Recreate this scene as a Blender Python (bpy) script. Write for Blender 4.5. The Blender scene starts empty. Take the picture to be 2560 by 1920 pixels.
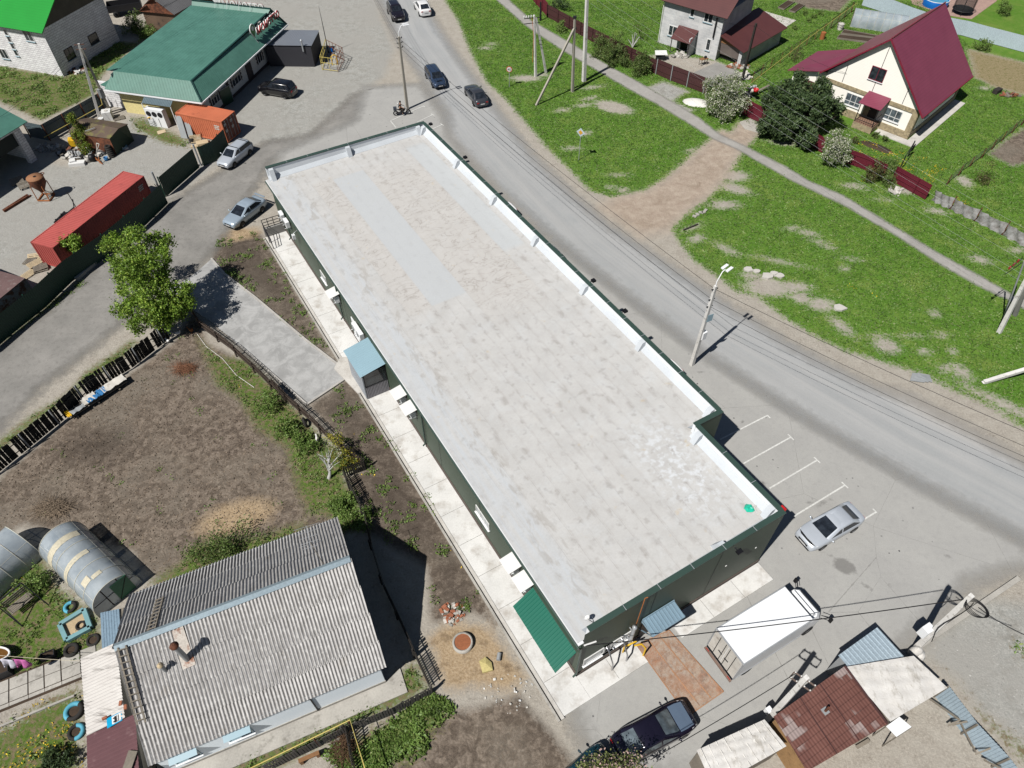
import bpy, bmesh, math, random
import numpy as np
from mathutils import Vector, Matrix
R=math.radians
rnd=random.Random(7)
SC=bpy.context.scene
COL=SC.collection
V=Vector
# ------------------------------------------------------------------ camera geometry (a survey of the site from the photo)
FPX=1750.0; PITCH=R(49.24); CAMH=42.0
CP,SP=math.cos(PITCH),math.sin(PITCH)
K=760/2212
OFF={'a':0,'b':600,'c':1200,'d':1800}
def Q(t,x,y):
    if t=='f': return x,y
    return OFF[t[0]]+x*K, int(t[1])*450+y*K
def ray(t,x,y):
    px,py=Q(t,x,y); a=(px-1280)/FPX; b=-(py-960)/FPX
    return V((a,CP+b*SP,-SP+b*CP))
def g(t,x,y,z=0.0):
    d=ray(t,x,y); k=(z-CAMH)/d.z
    return V((d.x*k,d.y*k,z))
def zat(t,x,y,P):
    d=ray(t,x,y); k=(d.x*P[0]+d.y*P[1])/(d.x*d.x+d.y*d.y)
    return CAMH+k*d.z
def hit(t,x,y,O,Nn):
    d=ray(t,x,y); o=V((0,0,CAMH)); k=(O-o).dot(Nn)/d.dot(Nn)
    return o+d*k
# ------------------------------------------------------------------ colours and node helpers
def s2l(c):
    c/=255.0
    return c/12.92 if c<=.04045 else ((c+.055)/1.055)**2.4
def C(r,g_,b,k=0.56):
    return (s2l(r)*k,s2l(g_)*k,s2l(b)*k,1)
def nd(nt,t,ins=None,**kw):
    x=nt.nodes.new('ShaderNode'+t)
    for k,v in kw.items(): setattr(x,k,v)
    for k,v in (ins or {}).items():
        if isinstance(v,bpy.types.NodeSocket): nt.links.new(v,x.inputs[k])
        else: x.inputs[k].default_value=v
    return x
class NM:
    def __init__(s,name,rough=.75,metal=0,spec=.3):
        m=bpy.data.materials.new(name); m.use_nodes=True; s.m=m; s.t=m.node_tree
        s.b=s.t.nodes['Principled BSDF']; s.o=s.t.nodes['Material Output']
        s.b.inputs['Roughness'].default_value=rough; s.b.inputs['Metallic'].default_value=metal
        s.b.inputs['Specular IOR Level'].default_value=spec
        s._tc=None
    def tc(s,k='Object'):
        if s._tc is None: s._tc=nd(s.t,'TexCoord')
        return s._tc.outputs[k]
    def attr(s,n): return nd(s.t,'Attribute',attribute_name=n).outputs['Fac']
    def noise(s,scale,detail=3,rough=.55,vec=None,dist=0):
        return nd(s.t,'TexNoise',{'Scale':scale,'Detail':detail,'Roughness':rough,'Distortion':dist,'Vector':vec or s.tc()}).outputs['Fac']
    def vor(s,scale,vec=None,feature='F1',out='Distance',rand=1):
        return nd(s.t,'TexVoronoi',{'Scale':scale,'Vector':vec or s.tc(),'Randomness':rand},feature=feature).outputs[out]
    def math(s,op,a,b=0.0,c=0.0,clamp=False):
        return nd(s.t,'Math',{0:a,1:b,2:c},operation=op,use_clamp=clamp).outputs[0]
    def rng(s,x,a,b,c=0.0,d=1.0):
        return nd(s.t,'MapRange',{0:x,1:a,2:b,3:c,4:d}).outputs[0]
    def mix(s,f,a,b,blend='MIX'):
        return nd(s.t,'Mix',{0:f,6:a,7:b},data_type='RGBA',blend_type=blend).outputs[2]
    def sep(s,v):
        x=nd(s.t,'SeparateXYZ',{0:v}); return x.outputs[0],x.outputs[1],x.outputs[2]
    def comb(s,x,y,z=0.0): return nd(s.t,'CombineXYZ',{0:x,1:y,2:z}).outputs[0]
    def map(s,sc,vec=None,rot=(0,0,0)):
        return nd(s.t,'Mapping',{'Vector':vec or s.tc(),'Scale':sc,'Rotation':rot}).outputs[0]
    def scale(s,col,f):   # colour times float socket
        return nd(s.t,'Mix',{0:1.0,6:col,7:s.comb(f,f,f)},data_type='RGBA',blend_type='MULTIPLY').outputs[2]
    def col(s,c): s.t.links.new(c,s.b.inputs['Base Color']); return s
    def setc(s,c): s.b.inputs['Base Color'].default_value=c; return s
    def rough(s,r): s.t.links.new(r,s.b.inputs['Roughness']); return s
    def bump(s,h,strength=.4,dist=.02):
        x=nd(s.t,'Bump',{'Height':h,'Strength':strength,'Distance':dist}); s.t.links.new(x.outputs[0],s.b.inputs['Normal']); return s
    def alpha(s,a): s.t.links.new(a,s.b.inputs['Alpha']); return s
MATS={}
def mk(name,col,rough=.7,metal=0,var=.5,vs=.5,fine=.35,fs=9,col2=None,c2=(.55,.7),c2s=1.5,bump=0,bs=40,spec=.3,coat=0,island=0):
    n=NM(name,rough,metal,spec); c=col
    a=n.noise(vs,4); b=n.noise(fs,3)
    f=n.math('ADD',1.0,n.math('ADD',n.math('MULTIPLY',n.math('SUBTRACT',a,.5),var*2),n.math('MULTIPLY',n.math('SUBTRACT',b,.5),fine*2)))
    if island:
        f=n.math('MULTIPLY',f,n.rng(nd(n.t,'NewGeometry').outputs['Random Per Island'],0,1,1-island,1+island))
    if col2 is not None:
        c=n.mix(n.rng(n.noise(c2s,6,.65),c2[0],c2[1]),col,col2)
        n.col(n.scale(c,f))
    else: n.col(n.scale(col,f))
    if bump: n.bump(n.noise(bs,3),bump,.01)
    if coat: n.b.inputs['Coat Weight'].default_value=coat; n.b.inputs['Coat Roughness'].default_value=.05
    MATS[name]=n.m
    return n.m
def paint(name,col,rough=.32,coat=.6,metal=0.0): return mk(name,col,rough,metal,var=.08,fine=.04,vs=1.5,coat=coat,spec=.5)
# ------------------------------------------------------------------ mesh builder
OFS={}
def tag(o,label=None,cat=None,group=None,kind=None):
    if label: o['label']=label
    if cat: o['category']=cat
    if group: o['group']=group
    if kind: o['kind']=kind
    return o
def thing(name,label,cat,loc=(0,0,0),group=None):
    o=bpy.data.objects.new(name,None); COL.objects.link(o); o.location=loc; o.empty_display_size=.2
    OFS[o.name]=V(loc); return tag(o,label,cat,group)
class MB:
    def __init__(s): s.v=[]; s.f=[]; s.mi=[]; s.sm=[]
    def add(s,vs,fs,m=0,smooth=False):
        b=len(s.v); s.v+= [tuple(x) for x in vs]
        for f in fs: s.f.append([b+i for i in f]); s.mi.append(m); s.sm.append(smooth)
        return s
    def poly(s,pts,m=0): return s.add(pts,[list(range(len(pts)))],m)
    def obox(s,o,a,b,c,m=0):
        o,a,b,c=V(o),V(a),V(b),V(c)
        p=[o,o+a,o+a+b,o+b,o+c,o+a+c,o+a+b+c,o+b+c]
        f=[(0,3,2,1),(4,5,6,7),(0,1,5,4),(1,2,6,5),(2,3,7,6),(3,0,4,7)]
        if a.cross(b).dot(c)<0: f=[x[::-1] for x in f]
        return s.add(p,f,m)
    def box(s,c,sz,yaw=0,m=0):   # c is the centre of the bottom face
        ca,sa=math.cos(yaw),math.sin(yaw); a=V((ca,sa,0))*sz[0]; b=V((-sa,ca,0))*sz[1]
        return s.obox(V(c)-a/2-b/2,a,b,(0,0,sz[2]),m)
    def prism(s,pts,dz,m=0,mt=None):
        pts=[V(p) for p in pts]; n=len(pts); dz=V((0,0,dz)) if not isinstance(dz,Vector) else dz
        ar=sum((pts[i].x*pts[(i+1)%n].y-pts[(i+1)%n].x*pts[i].y) for i in range(n))
        if ar<0: pts=pts[::-1]
        vs=pts+[p+dz for p in pts]
        s.add(vs,[tuple(range(n))[::-1]]+[(i,(i+1)%n,n+(i+1)%n,n+i) for i in range(n)],m)
        s.add([p+dz for p in pts],[tuple(range(n))],m if mt is None else mt)
        return s
    def slab(s,pts,t,m=0):  # thick sheet on arbitrary planar quad, thickness t downwards along normal
        pts=[V(p) for p in pts]; n=(pts[1]-pts[0]).cross(pts[2]-pts[0]).normalized()
        if n.z<0: pts=pts[::-1]; n=-n
        k=len(pts); q=[p-n*t for p in pts]
        return s.add(pts+q,[tuple(range(k)),tuple(range(k,2*k))[::-1]]+[(i,k+i,k+(i+1)%k,(i+1)%k) for i in range(k)],m)
    def tube(s,pts,r,n=6,m=0,cap=True):
        pts=[V(p) for p in pts]; k=len(pts); rs=r if isinstance(r,(list,tuple)) else [r]*k
        vs=[]; pu=None
        for i,p in enumerate(pts):
            d=(pts[min(i+1,k-1)]-pts[max(i-1,0)]).normalized()
            u=pu-d*pu.dot(d) if pu is not None else (V((0,0,1)).cross(d) if abs(d.z)<.95 else V((1,0,0)).cross(d))
            if u.length<1e-4: u=V((1,0,0)).cross(d)
            u.normalize(); w=d.cross(u); pu=u
            for j in range(n):
                a=2*math.pi*j/n; vs.append(p+(u*math.cos(a)+w*math.sin(a))*rs[i])
        fs=[(i*n+j,i*n+(j+1)%n,(i+1)*n+(j+1)%n,(i+1)*n+j) for i in range(k-1) for j in range(n)]
        s.add(vs,fs,m,True)
        if cap:
            s.add(vs[:n],[tuple(range(n))[::-1]],m); s.add(vs[-n:],[tuple(range(n))],m)
        return s
    def beam(s,a,b,w,h,m=0,up=(0,0,1)):
        a,b=V(a),V(b); d=(b-a); u=V(up)
        if abs(d.normalized().dot(u))>.95: u=V((1,0,0))
        x=d.cross(u).normalized(); y=x.cross(d).normalized()
        return s.obox(a-x*w/2-y*h/2,d,x*w,y*h,m)
    def taper(s,a,b,w0,w1,m=0,yaw=0):   # square pole
        a,b=V(a),V(b); x=V((math.cos(yaw),math.sin(yaw),0)); y=V((-math.sin(yaw),math.cos(yaw),0))
        vs=[]
        for p,w in ((a,w0),(b,w1)):
            vs+=[p-x*w/2-y*w/2,p+x*w/2-y*w/2,p+x*w/2+y*w/2,p-x*w/2+y*w/2]
        return s.add(vs,[(3,2,1,0),(4,5,6,7),(0,1,5,4),(1,2,6,5),(2,3,7,6),(3,0,4,7)],m)
    def lathe(s,c,prof,n=16,m=0,axis=(0,0,1),smooth=True):
        c=V(c); ax=V(axis).normalized(); u=ax.orthogonal().normalized(); w=ax.cross(u); vs=[]
        for r,z in prof:
            for j in range(n):
                a=2*math.pi*j/n; vs.append(c+ax*z+(u*math.cos(a)+w*math.sin(a))*r)
        k=len(prof)
        return s.add(vs,[(i*n+j,i*n+(j+1)%n,(i+1)*n+(j+1)%n,(i+1)*n+j) for i in range(k-1) for j in range(n)],m,smooth)
    def disc(s,c,r,n=16,m=0,axis=(0,0,1)):
        c=V(c); ax=V(axis).normalized(); u=ax.orthogonal().normalized(); w=ax.cross(u)
        return s.add([c+(u*math.cos(2*math.pi*j/n)+w*math.sin(2*math.pi*j/n))*r for j in range(n)],[tuple(range(n))],m)
    def cyl(s,c,r,h,n=14,m=0,axis=(0,0,1)):
        ax=V(axis).normalized(); s.lathe(c,[(r,0),(r,h)],n,m,axis); s.disc(V(c)+ax*h,r,n,m,axis); return s.disc(V(c),r,n,m,-ax)
    def ball(s,c,r,n=12,m=0,sz=(1,1,1)):
        c=V(c); vs=[]; k=n//2
        for i in range(k+1):
            t=math.pi*i/k
            for j in range(n):
                a=2*math.pi*j/n; vs.append(c+V((r*sz[0]*math.sin(t)*math.cos(a),r*sz[1]*math.sin(t)*math.sin(a),r*sz[2]*math.cos(t))))
        return s.add(vs,[((i+1)*n+j,(i+1)*n+(j+1)%n,i*n+(j+1)%n,i*n+j) for i in range(k) for j in range(n)],m,True)
    def torus(s,c,R_,r,n=20,k=8,m=0,axis=(0,0,1)):
        c=V(c); ax=V(axis).normalized(); u=ax.orthogonal().normalized(); w=ax.cross(u); vs=[]
        for i in range(n):
            a=2*math.pi*i/n; d=u*math.cos(a)+w*math.sin(a)
            for j in range(k):
                b=2*math.pi*j/k; vs.append(c+d*(R_+r*math.cos(b))+ax*r*math.sin(b))
        return s.add(vs,[(i*k+j,((i+1)%n)*k+j,((i+1)%n)*k+(j+1)%k,i*k+(j+1)%k) for i in range(n) for j in range(k)],m,True)
    def corr(s,p,A,B,pitch,amp,m=0,prof='sine',q=6,jit=0):
        p,A,B=V(p),V(A),V(B); n=A.cross(B).normalized()
        if n.z<-.01: n=-n
        L=A.length; a=A/L; w=max(1,int(round(L/pitch))); pitch=L/w; xs=[]
        for i in range(w):
            if prof=='sine':
                for j in range(q): xs.append((i*pitch+pitch*j/q,amp*math.cos(2*math.pi*j/q)))
            elif prof=='trap':
                for t,hh in ((0,0),(.55,0),(.65,1),(.9,1)): xs.append((i*pitch+t*pitch,amp*hh))
            else:
                for t,hh in ((0,0),(.4,0),(.5,1),(.9,1)): xs.append((i*pitch+t*pitch,amp*hh))
        xs.append((L,xs[0][1]))
        vs=[]
        for x,h in xs: vs.append(p+a*x+n*h); vs.append(p+a*x+n*h+B)
        fl=A.cross(B).dot(n)>0
        fs=[(2*i,2*i+2,2*i+3,2*i+1) if fl else (2*i,2*i+1,2*i+3,2*i+2) for i in range(len(xs)-1)]
        return s.add(vs,fs,m,prof=='sine')
    def build(s,name,mats,parent=None,uvf=None,kind=None):
        if not isinstance(mats,(list,tuple)): mats=[mats]
        if parent is None:
            a=np.array(s.v); o=V(((a[:,0].min()+a[:,0].max())/2,(a[:,1].min()+a[:,1].max())/2,a[:,2].min()))
            if kind=='structure': o=V((0,0,0))
        else: o=OFS[parent.name]
        me=bpy.data.meshes.new(name); me.from_pydata([(x[0]-o.x,x[1]-o.y,x[2]-o.z) for x in s.v],[],s.f)
        for mm in mats: me.materials.append(mm)
        me.polygons.foreach_set('material_index',s.mi); me.polygons.foreach_set('use_smooth',s.sm)
        uv=me.uv_layers.new(name='UVMap').data
        for p in me.polygons:
            n=p.normal
            if uvf is None:
                if abs(n.z)>.93: t=V((1,0,0)); w=V((0,1,0))
                else: t=V((0,0,1)).cross(n).normalized(); w=n.cross(t)
                for li in p.loop_indices:
                    c=V(s.v[me.loops[li].vertex_index]); uv[li].uv=(c.dot(t),c.dot(w))
            else:
                for li in p.loop_indices: uv[li].uv=uvf(V(s.v[me.loops[li].vertex_index]),n)
        ob=bpy.data.objects.new(name,me); COL.objects.link(ob)
        if parent is None: ob.location=o
        else: ob.parent=parent
        OFS[ob.name]=o
        if kind: ob['kind']=kind
        return ob
def npmesh(name,verts,faces_n,loops,mat,parent=None,ofs=None):
    me=bpy.data.meshes.new(name); nv=len(verts); o=np.array(ofs if ofs is not None else (OFS[parent.name] if parent else (0,0,0)))
    me.vertices.add(nv); me.vertices.foreach_set('co',(verts-o).astype(np.float32).ravel())
    nf=len(loops)//faces_n; me.loops.add(len(loops)); me.loops.foreach_set('vertex_index',loops.astype(np.int32))
    me.polygons.add(nf); me.polygons.foreach_set('loop_start',np.arange(0,nf*faces_n,faces_n,dtype=np.int32))
    me.update(calc_edges=True); me.validate()
    me.materials.append(mat); ob=bpy.data.objects.new(name,me); COL.objects.link(ob)
    if parent: ob.parent=parent
    else: ob.location=o
    OFS[ob.name]=V(o); return ob
def copy_tree(o,loc,yaw=None,label=None):
    c=o.copy(); COL.objects.link(c); c.location=loc
    if yaw is not None: c.rotation_euler=(0,0,yaw)
    if label: c['label']=label
    for ch in [x for x in bpy.data.objects if x.parent==o]:
        d=ch.copy(); COL.objects.link(d); d.parent=c
        for gc in [x for x in bpy.data.objects if x.parent==ch]:
            e=gc.copy(); COL.objects.link(e); e.parent=d
    return c
def wire(name,label,a,b,sag,r,mat,group,n=14,cat='cable'):
    a,b=V(a),V(b); m=MB()
    m.tube([a.lerp(b,i/n)-V((0,0,4*sag*(i/n)*(1-i/n))) for i in range(n+1)],r,5)
    return tag(m.build(name,mat),label,cat,group)
# ------------------------------------------------------------------ leaves
NRG=np.random.default_rng(11)
def leafmesh(name,P,size,mat,parent=None,up=.3,aspect=1.6,ofs=None):
    n=len(P); d=NRG.normal(size=(n,3)); d[:,2]+=up; d/=np.linalg.norm(d,axis=1)[:,None]
    t=NRG.normal(size=(n,3)); t-=d*(t*d).sum(1)[:,None]; t/=np.linalg.norm(t,axis=1)[:,None]; b=np.cross(d,t)
    s=(size*(.6+.8*NRG.random(n)))[:,None]
    v=np.stack([P-t*s*aspect/2,P+b*s*.5,P+t*s*aspect/2,P-b*s*.5],1).reshape(-1,3)
    return npmesh(name,v,4,np.arange(4*n),mat,parent,ofs)
def blob_pts(blobs,per,clump=.16,cl=24,shell=.55):
    out=[]
    for c,r in blobs:
        r=np.array(r if isinstance(r,(tuple,list)) else (r,r,r)); k=max(6,int(per*r.prod()**(2/3)))
        d=NRG.normal(size=(k,3)); d/=np.linalg.norm(d,axis=1)[:,None]
        q=np.array(c)+d*r*(shell+(1-shell)*NRG.random((k,1))**.5)*(1+.16*NRG.normal(size=(k,1)))
        out.append((q[:,None,:]+NRG.normal(size=(k,cl,3))*clump*(.6+.8*NRG.random((k,1,1)))).reshape(-1,3))
    return np.concatenate(out)
def leafmat(name,c1,c2,c3=None,p3=.85,trans=.25):
    n=NM(name,.55,0,.3); r=nd(n.t,'NewGeometry').outputs['Random Per Island']
    c=n.mix(r,c1,c2)
    if c3: c=n.mix(n.math('GREATER_THAN',n.math('FRACT',n.math('MULTIPLY',r,7.31)),p3),c,c3)
    n.col(n.scale(c,n.rng(n.noise(.8,3),.3,.7,.65,1.3)))
    tr=nd(n.t,'BsdfTranslucent',{'Color':c}); mx=nd(n.t,'MixShader',{0:trans,1:n.b.outputs[0],2:tr.outputs[0]})
    n.t.links.new(mx.outputs[0],n.o.inputs[0]); MATS[name]=n.m; return n.m
# ------------------------------------------------------------------ camera, sky, sun
cam=bpy.data.cameras.new('camera'); cob=bpy.data.objects.new('camera',cam); COL.objects.link(cob); SC.camera=cob
cam.sensor_fit='HORIZONTAL'; cam.sensor_width=36; cam.lens=36*FPX/2560; cam.clip_end=3000; cam.clip_start=.5
cob.location=(0,0,CAMH); cob.rotation_euler=(R(90)-PITCH,0,0)
SUN_EL=R(53.3)
w=bpy.data.worlds.new('World'); SC.world=w; w.use_nodes=True
sky=nd(w.node_tree,'TexSky',sky_type='NISHITA'); sky.sun_disc=False; sky.sun_elevation=SUN_EL; sky.sun_rotation=R(225); sky.altitude=300; sky.air_density=1; sky.dust_density=.6
bg=w.node_tree.nodes['Background']; w.node_tree.links.new(sky.outputs[0],bg.inputs[0]); bg.inputs[1].default_value=.036
sl=bpy.data.lights.new('sun','SUN'); so=bpy.data.objects.new('sun',sl); COL.objects.link(so)
sl.energy=5; sl.angle=R(.5); sl.color=(1,.965,.91)
_d=V((math.cos(R(45))*math.cos(SUN_EL),math.sin(R(45))*math.cos(SUN_EL),-math.sin(SUN_EL)))
so.rotation_euler=_d.to_track_quat('-Z','Y').to_euler(); so.location=(-60,-60,100)
SC.view_settings.view_transform='Standard'; SC.view_settings.look='None'; SC.view_settings.exposure=.5; SC.view_settings.gamma=1
SC.cycles.max_bounces=6; SC.cycles.transparent_max_bounces=12; SC.cycles.diffuse_bounces=3; SC.cycles.glossy_bounces=3; SC.cycles.caustics_reflective=False; SC.cycles.caustics_refractive=False
# ------------------------------------------------------------------ signed distance fields for ground cover
def pl(t,pts): return np.array([g(t,x,y)[:2] for x,y in pts])
def sd(P,poly):
    n=len(poly); d=np.full(len(P),1e9); ins=np.zeros(len(P),bool)
    for i in range(n):
        a=poly[i]; b=poly[(i+1)%n]; e=b-a; w_=P-a
        k=np.clip((w_@e)/max(e@e,1e-9),0,1); q=w_-k[:,None]*e; d=np.minimum(d,(q*q).sum(1))
        c1=(a[1]<=P[:,1])!=(b[1]<=P[:,1])
        xx=a[0]+(P[:,1]-a[1])/(b[1]-a[1]+1e-12)*(b[0]-a[0]); ins^=c1&(P[:,0]<xx)
    return np.where(ins,1,-1)*np.sqrt(d)
def ell(P,t,x,y,rx,ry,yaw=0):
    c=np.array(g(t,x,y)[:2]); q=P-c; ca,sa=math.cos(yaw),math.sin(yaw)
    u=(q[:,0]*ca+q[:,1]*sa)/rx; v=(-q[:,0]*sa+q[:,1]*ca)/ry
    return (1-np.sqrt(u*u+v*v))*min(rx,ry)
def union(P,ps): 
    r=np.full(len(P),-9.)
    for p in ps: r=np.maximum(r,sd(P,p))
    return r
def polyline(P,L):  # along / across coordinates relative to a line
    best=np.full(len(P),1e9); al=np.zeros(len(P)); ac=np.zeros(len(P)); s0=0
    for i in range(len(L)-1):
        a,b=L[i],L[i+1]; e=b-a; le=np.linalg.norm(e); e=e/le; w_=P-a; k=w_@e
        kc=np.clip(k,-1e3 if i==0 else 0,1e3 if i==len(L)-2 else le); q=w_-kc[:,None]*e; d=np.sqrt((q*q).sum(1))
        m=d<best; best[m]=d[m]; al[m]=s0+kc[m]; ac[m]=(np.sign(w_[:,0]*e[1]-w_[:,1]*e[0])*d)[m]; s0+=le
    return al,ac
def gridmesh(name,xs,ys,z,mat,fn,keep=None,kind='structure'):
    X,Y=np.meshgrid(xs,ys); P=np.stack([X.ravel(),Y.ravel()],1); nx,ny=len(xs),len(ys)
    A=fn(P); idx=np.arange(nx*ny).reshape(ny,nx)
    F=np.stack([idx[:-1,:-1],idx[:-1,1:],idx[1:,1:],idx[1:,:-1]],-1).reshape(-1,4)
    if keep is not None:
        k=keep(A); F=F[k[F].any(1)]; used=np.unique(F); re=np.full(nx*ny,-1); re[used]=np.arange(len(used)); F=re[F]; P=P[used]; A={n:a[used] for n,a in A.items()}
    zz=A.pop('z',np.zeros(len(P)))+z
    ob=npmesh(name,np.column_stack([P,zz]),4,F.ravel(),mat,ofs=(0,0,0))
    for n,a in A.items():
        t=ob.data.attributes.new(n,'FLOAT','POINT'); t.data.foreach_set('value',a.astype(np.float32))
    ob['kind']=kind; return ob
# ---- outlines (tile pixels of the photo turned into metres)
VERGE=pl('f',[(1112,0),(1146,51),(1170,113),(1184,144),(1218,206),(1262,245),(1320,312),(1372,373),(1423,422),(1475,476),(1530,493),(1681,572),(1695,600),(1736,652),(1801,695),(1842,728),(1893,740),(1965,796),(2040,840),(2109,875),(2212,905),(2308,935),(2384,975),(2487,1020),(2560,1070),(2760,1170),(3100,1000),(3000,-200),(1090,-200)])
TRACK=pl('f',[(1500,520),(1530,491),(1612,474),(1657,447),(1708,405),(1743,371),(1778,345),(1800,322),(1870,345),(1853,388),(1811,457),(1767,501),(1712,540),(1681,575),(1600,590)])
TRACK2=pl('c0',[(1780,1000),(1890,880),(2070,940),(1960,1060),(1900,1100)])
DRIVE_G=pl('c0',[(1210,640),(1330,590),(1530,665),(1450,700),(1410,740),(1560,800),(1500,830),(1380,740)])
YARD_GH=pl('c0',[(1230,400),(1400,400),(1720,440),(1840,500),(1930,560),(1640,600),(1500,520),(1260,420)])
BED1=pl('d0',[(510,0),(860,-80),(1000,-60),(870,85),(640,60)])
STRAW=pl('d0',[(1790,350),(2300,470),(2400,760),(2200,690),(2000,640),(1840,560)])
BED2=pl('d0',[(1950,1120),(2060,1030),(2212,930),(2500,900),(2500,1150),(2212,1190),(2130,1210)])
MEADOW=pl('a0',[(-300,420),(0,480),(465,560),(800,300),(1000,310),(1100,100),(1250,60),(1190,180),(790,500),(730,570),(690,690),(300,880),(0,740),(-300,600)])
YARDG=pl('a0',[(940,830),(1090,860),(1290,960),(1390,1010),(1390,1090),(1180,1060),(960,950)])
STRIPA=pl('a1',[(-200,1300),(0,1150),(300,930),(580,730),(650,750),(330,985),(0,1210),(-200,1370)])
STRIPB=pl('a1',[(1080,270),(1250,125),(1275,165),(1100,300)])
STRIPC=pl('a2',[(-200,760),(0,575),(250,385),(480,255),(640,70),(840,-60),(960,-150),(1010,-130),(870,10),(650,160),(480,310),(300,430),(0,660),(-200,800)])
YARDL=pl('a3',[(-300,420),(0,250),(300,100),(420,330),(720,560),(740,790),(580,890),(0,1050),(-300,1150)])
FLOW=pl('a3',[(620,1000),(300,1150),(0,1330),(-300,1480),(-300,1900),(640,1900),(640,1400)])
GARDG=pl('f',[(490,840),(540,890),(620,900),(680,960),(765,1050),(840,1130),(915,1160),(860,1190),(912,1290),(915,1320),(850,1340),(820,1290),(770,1280),(740,1220),(715,1120),(640,1070),(600,1000),(540,960)])
HOUSEG=pl('a2',[(1100,1610),(1300,1490),(1450,1330),(1800,1290),(1900,1270),(2212,1180),(2212,1300),(1150,1680)])
STRIPD=pl('b3',[(1290,870),(1340,1010),(1390,1085),(1100,1250),(830,1350),(190,1700),(-300,1800),(-300,1720),(0,1590),(830,1225),(1150,1085),(1130,990)])
BOTG=pl('b3',[(830,1370),(1000,1330),(1400,1130),(1540,1160),(1560,1300),(1400,1480),(1250,1700),(700,1700),(600,1560)])
BRG=pl('d3',[(1500,860),(1640,930),(1700,1050),(1800,1130),(1900,1350),(2212,1659),(2400,1900),(2600,1700),(2300,1500),(2000,1300),(1850,1150),(1720,1010)])
BRG2=pl('d3',[(2130,680),(2212,720),(2300,960),(2212,930),(2100,760)])
GARDEN=pl('f',[(-120,1290),(0,1195),(165,1055),(364,907),(440,850),(490,770),(520,860),(600,900),(690,980),(765,1050),(800,1120),(860,1230),(860,1300),(600,1400),(450,1440),(380,1450),(330,1380),(130,1330),(60,1310),(-120,1400)])
ISLAND=pl('f',[(528,640),(545,600),(590,577),(650,580),(720,690),(800,830),(862,922),(762,849),(640,750),(560,690)])
STRIPS=pl('f',[(768,1013),(868,946),(940,1027),(1047,1185),(1115,1316),(1201,1463),(1240,1560),(1180,1530),(1080,1560),(1070,1420),(920,1330),(905,1260),(860,1200),(915,1170)])
BOTS=pl('c3',[(-1500,1900),(-700,1150),(-350,1120),(50,1060),(300,950),(620,1300),(820,1560),(900,1900)])
SAND=pl('b3',[(1365,700),(1550,590),(1800,630),(1900,750),(2000,900),(2080,1010),(1950,1110),(1700,1060),(1600,1090),(1480,1070),(1440,930)])
LOT=pl('f',[(420,500),(560,400),(663,354),(772,344),(875,250),(960,190),(985,120),(950,40),(930,-100),(560,-100),(600,60),(690,170),(590,230),(560,320),(480,440),(430,480)])
YARD=pl('f',[(-100,370),(60,400),(190,420),(330,290),(400,345),(480,370),(440,470),(320,440),(100,610),(60,700),(-100,800)])
BRGRAV=pl('d3',[(1430,800),(1640,600),(1900,420),(2212,460),(2500,700),(2500,1600),(2150,1450),(1900,1250),(1730,1010),(1560,900)])
BARE=[('c0',970,780,2.4,1.3,-.5),('c0',820,635,1.1,.35,.3),('c0',755,765,.9,.4,.2),('c0',795,715,.8,.35,.4),('c0',600,800,.8,.4,.3),('c0',665,1080,.8,.35,0),('c0',770,970,.6,.4,.5),('c0',1000,1272,.7,.25,0),('c0',950,1362,.4,.3,0),('c0',1035,1382,.6,.4,0),('c0',335,570,1.9,.8,0),('c0',450,545,.8,.4,0),('c0',40,350,.8,.4,0),('c0',80,320,.6,.3,0),('c0',1540,1095,.6,.3,.4),('c0',640,1630,1.2,.3,.5),
('c1',1575,425,.75,.5,.6),('c1',1800,505,1.1,.4,-.7),('c1',2150,585,.7,.25,-.3),('c1',2090,760,1.8,1.0,-.2),('c1',1990,700,.7,.4,0),('c1',1545,345,.8,.25,.5),
('d1',340,790,2.0,1.0,-.2),('d1',240,700,1.0,.5,-.3),('d1',530,780,1.5,.7,0),('d1',590,860,.9,.7,-.5),('d1',735,905,1.1,.8,0),('d1',430,590,1.4,.25,-.35),('d1',640,385,.8,.4,-.3),('d1',720,450,.6,.25,-.3),('d1',785,487,.5,.25,-.3),('d1',530,352,.6,.3,.2),('d1',40,500,1.0,.4,-.8),('d1',885,1065,.5,1.2,.5),('d1',1210,1205,1.0,.8,-.5),('d1',1490,1250,.4,.3,0),('d1',1605,1125,.4,.25,0),('d1',1560,970,.4,.4,-.6),('d1',1690,1242,.3,.3,0),('d1',1640,1372,.5,.3,0),('d1',1755,1395,.6,.9,.5),('d1',905,645,.35,.25,.4),('d1',955,573,.5,.18,-.2),('d1',1890,580,.9,.5,-.4),('d1',1570,225,.9,.45,-.3),('d1',2160,510,.7,.35,0),('d1',990,55,.7,.3,-.3),('d1',1190,142,.5,.15,0),('d1',1400,1133,.5,.15,0),('d1',1150,1135,.4,.15,0),('d1',100,60,1.8,.8,-.5),('d1',30,180,1.5,.7,0),
('d2',2030,300,2.6,.45,-.65),('d2',2130,370,1.4,.4,-.6),('d2',1760,90,.8,.5,-.8),
('d0',960,1350,.9,.4,0),('d0',1780,1320,.7,1.0,0),('d0',100,1280,1.6,1.0,0),('d0',20,1200,1.4,.9,0),('d0',470,1040,1.6,.5,-.3),('d0',1930,640,.7,.4,0),('d0',1340,1390,1.0,.5,0)]
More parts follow.
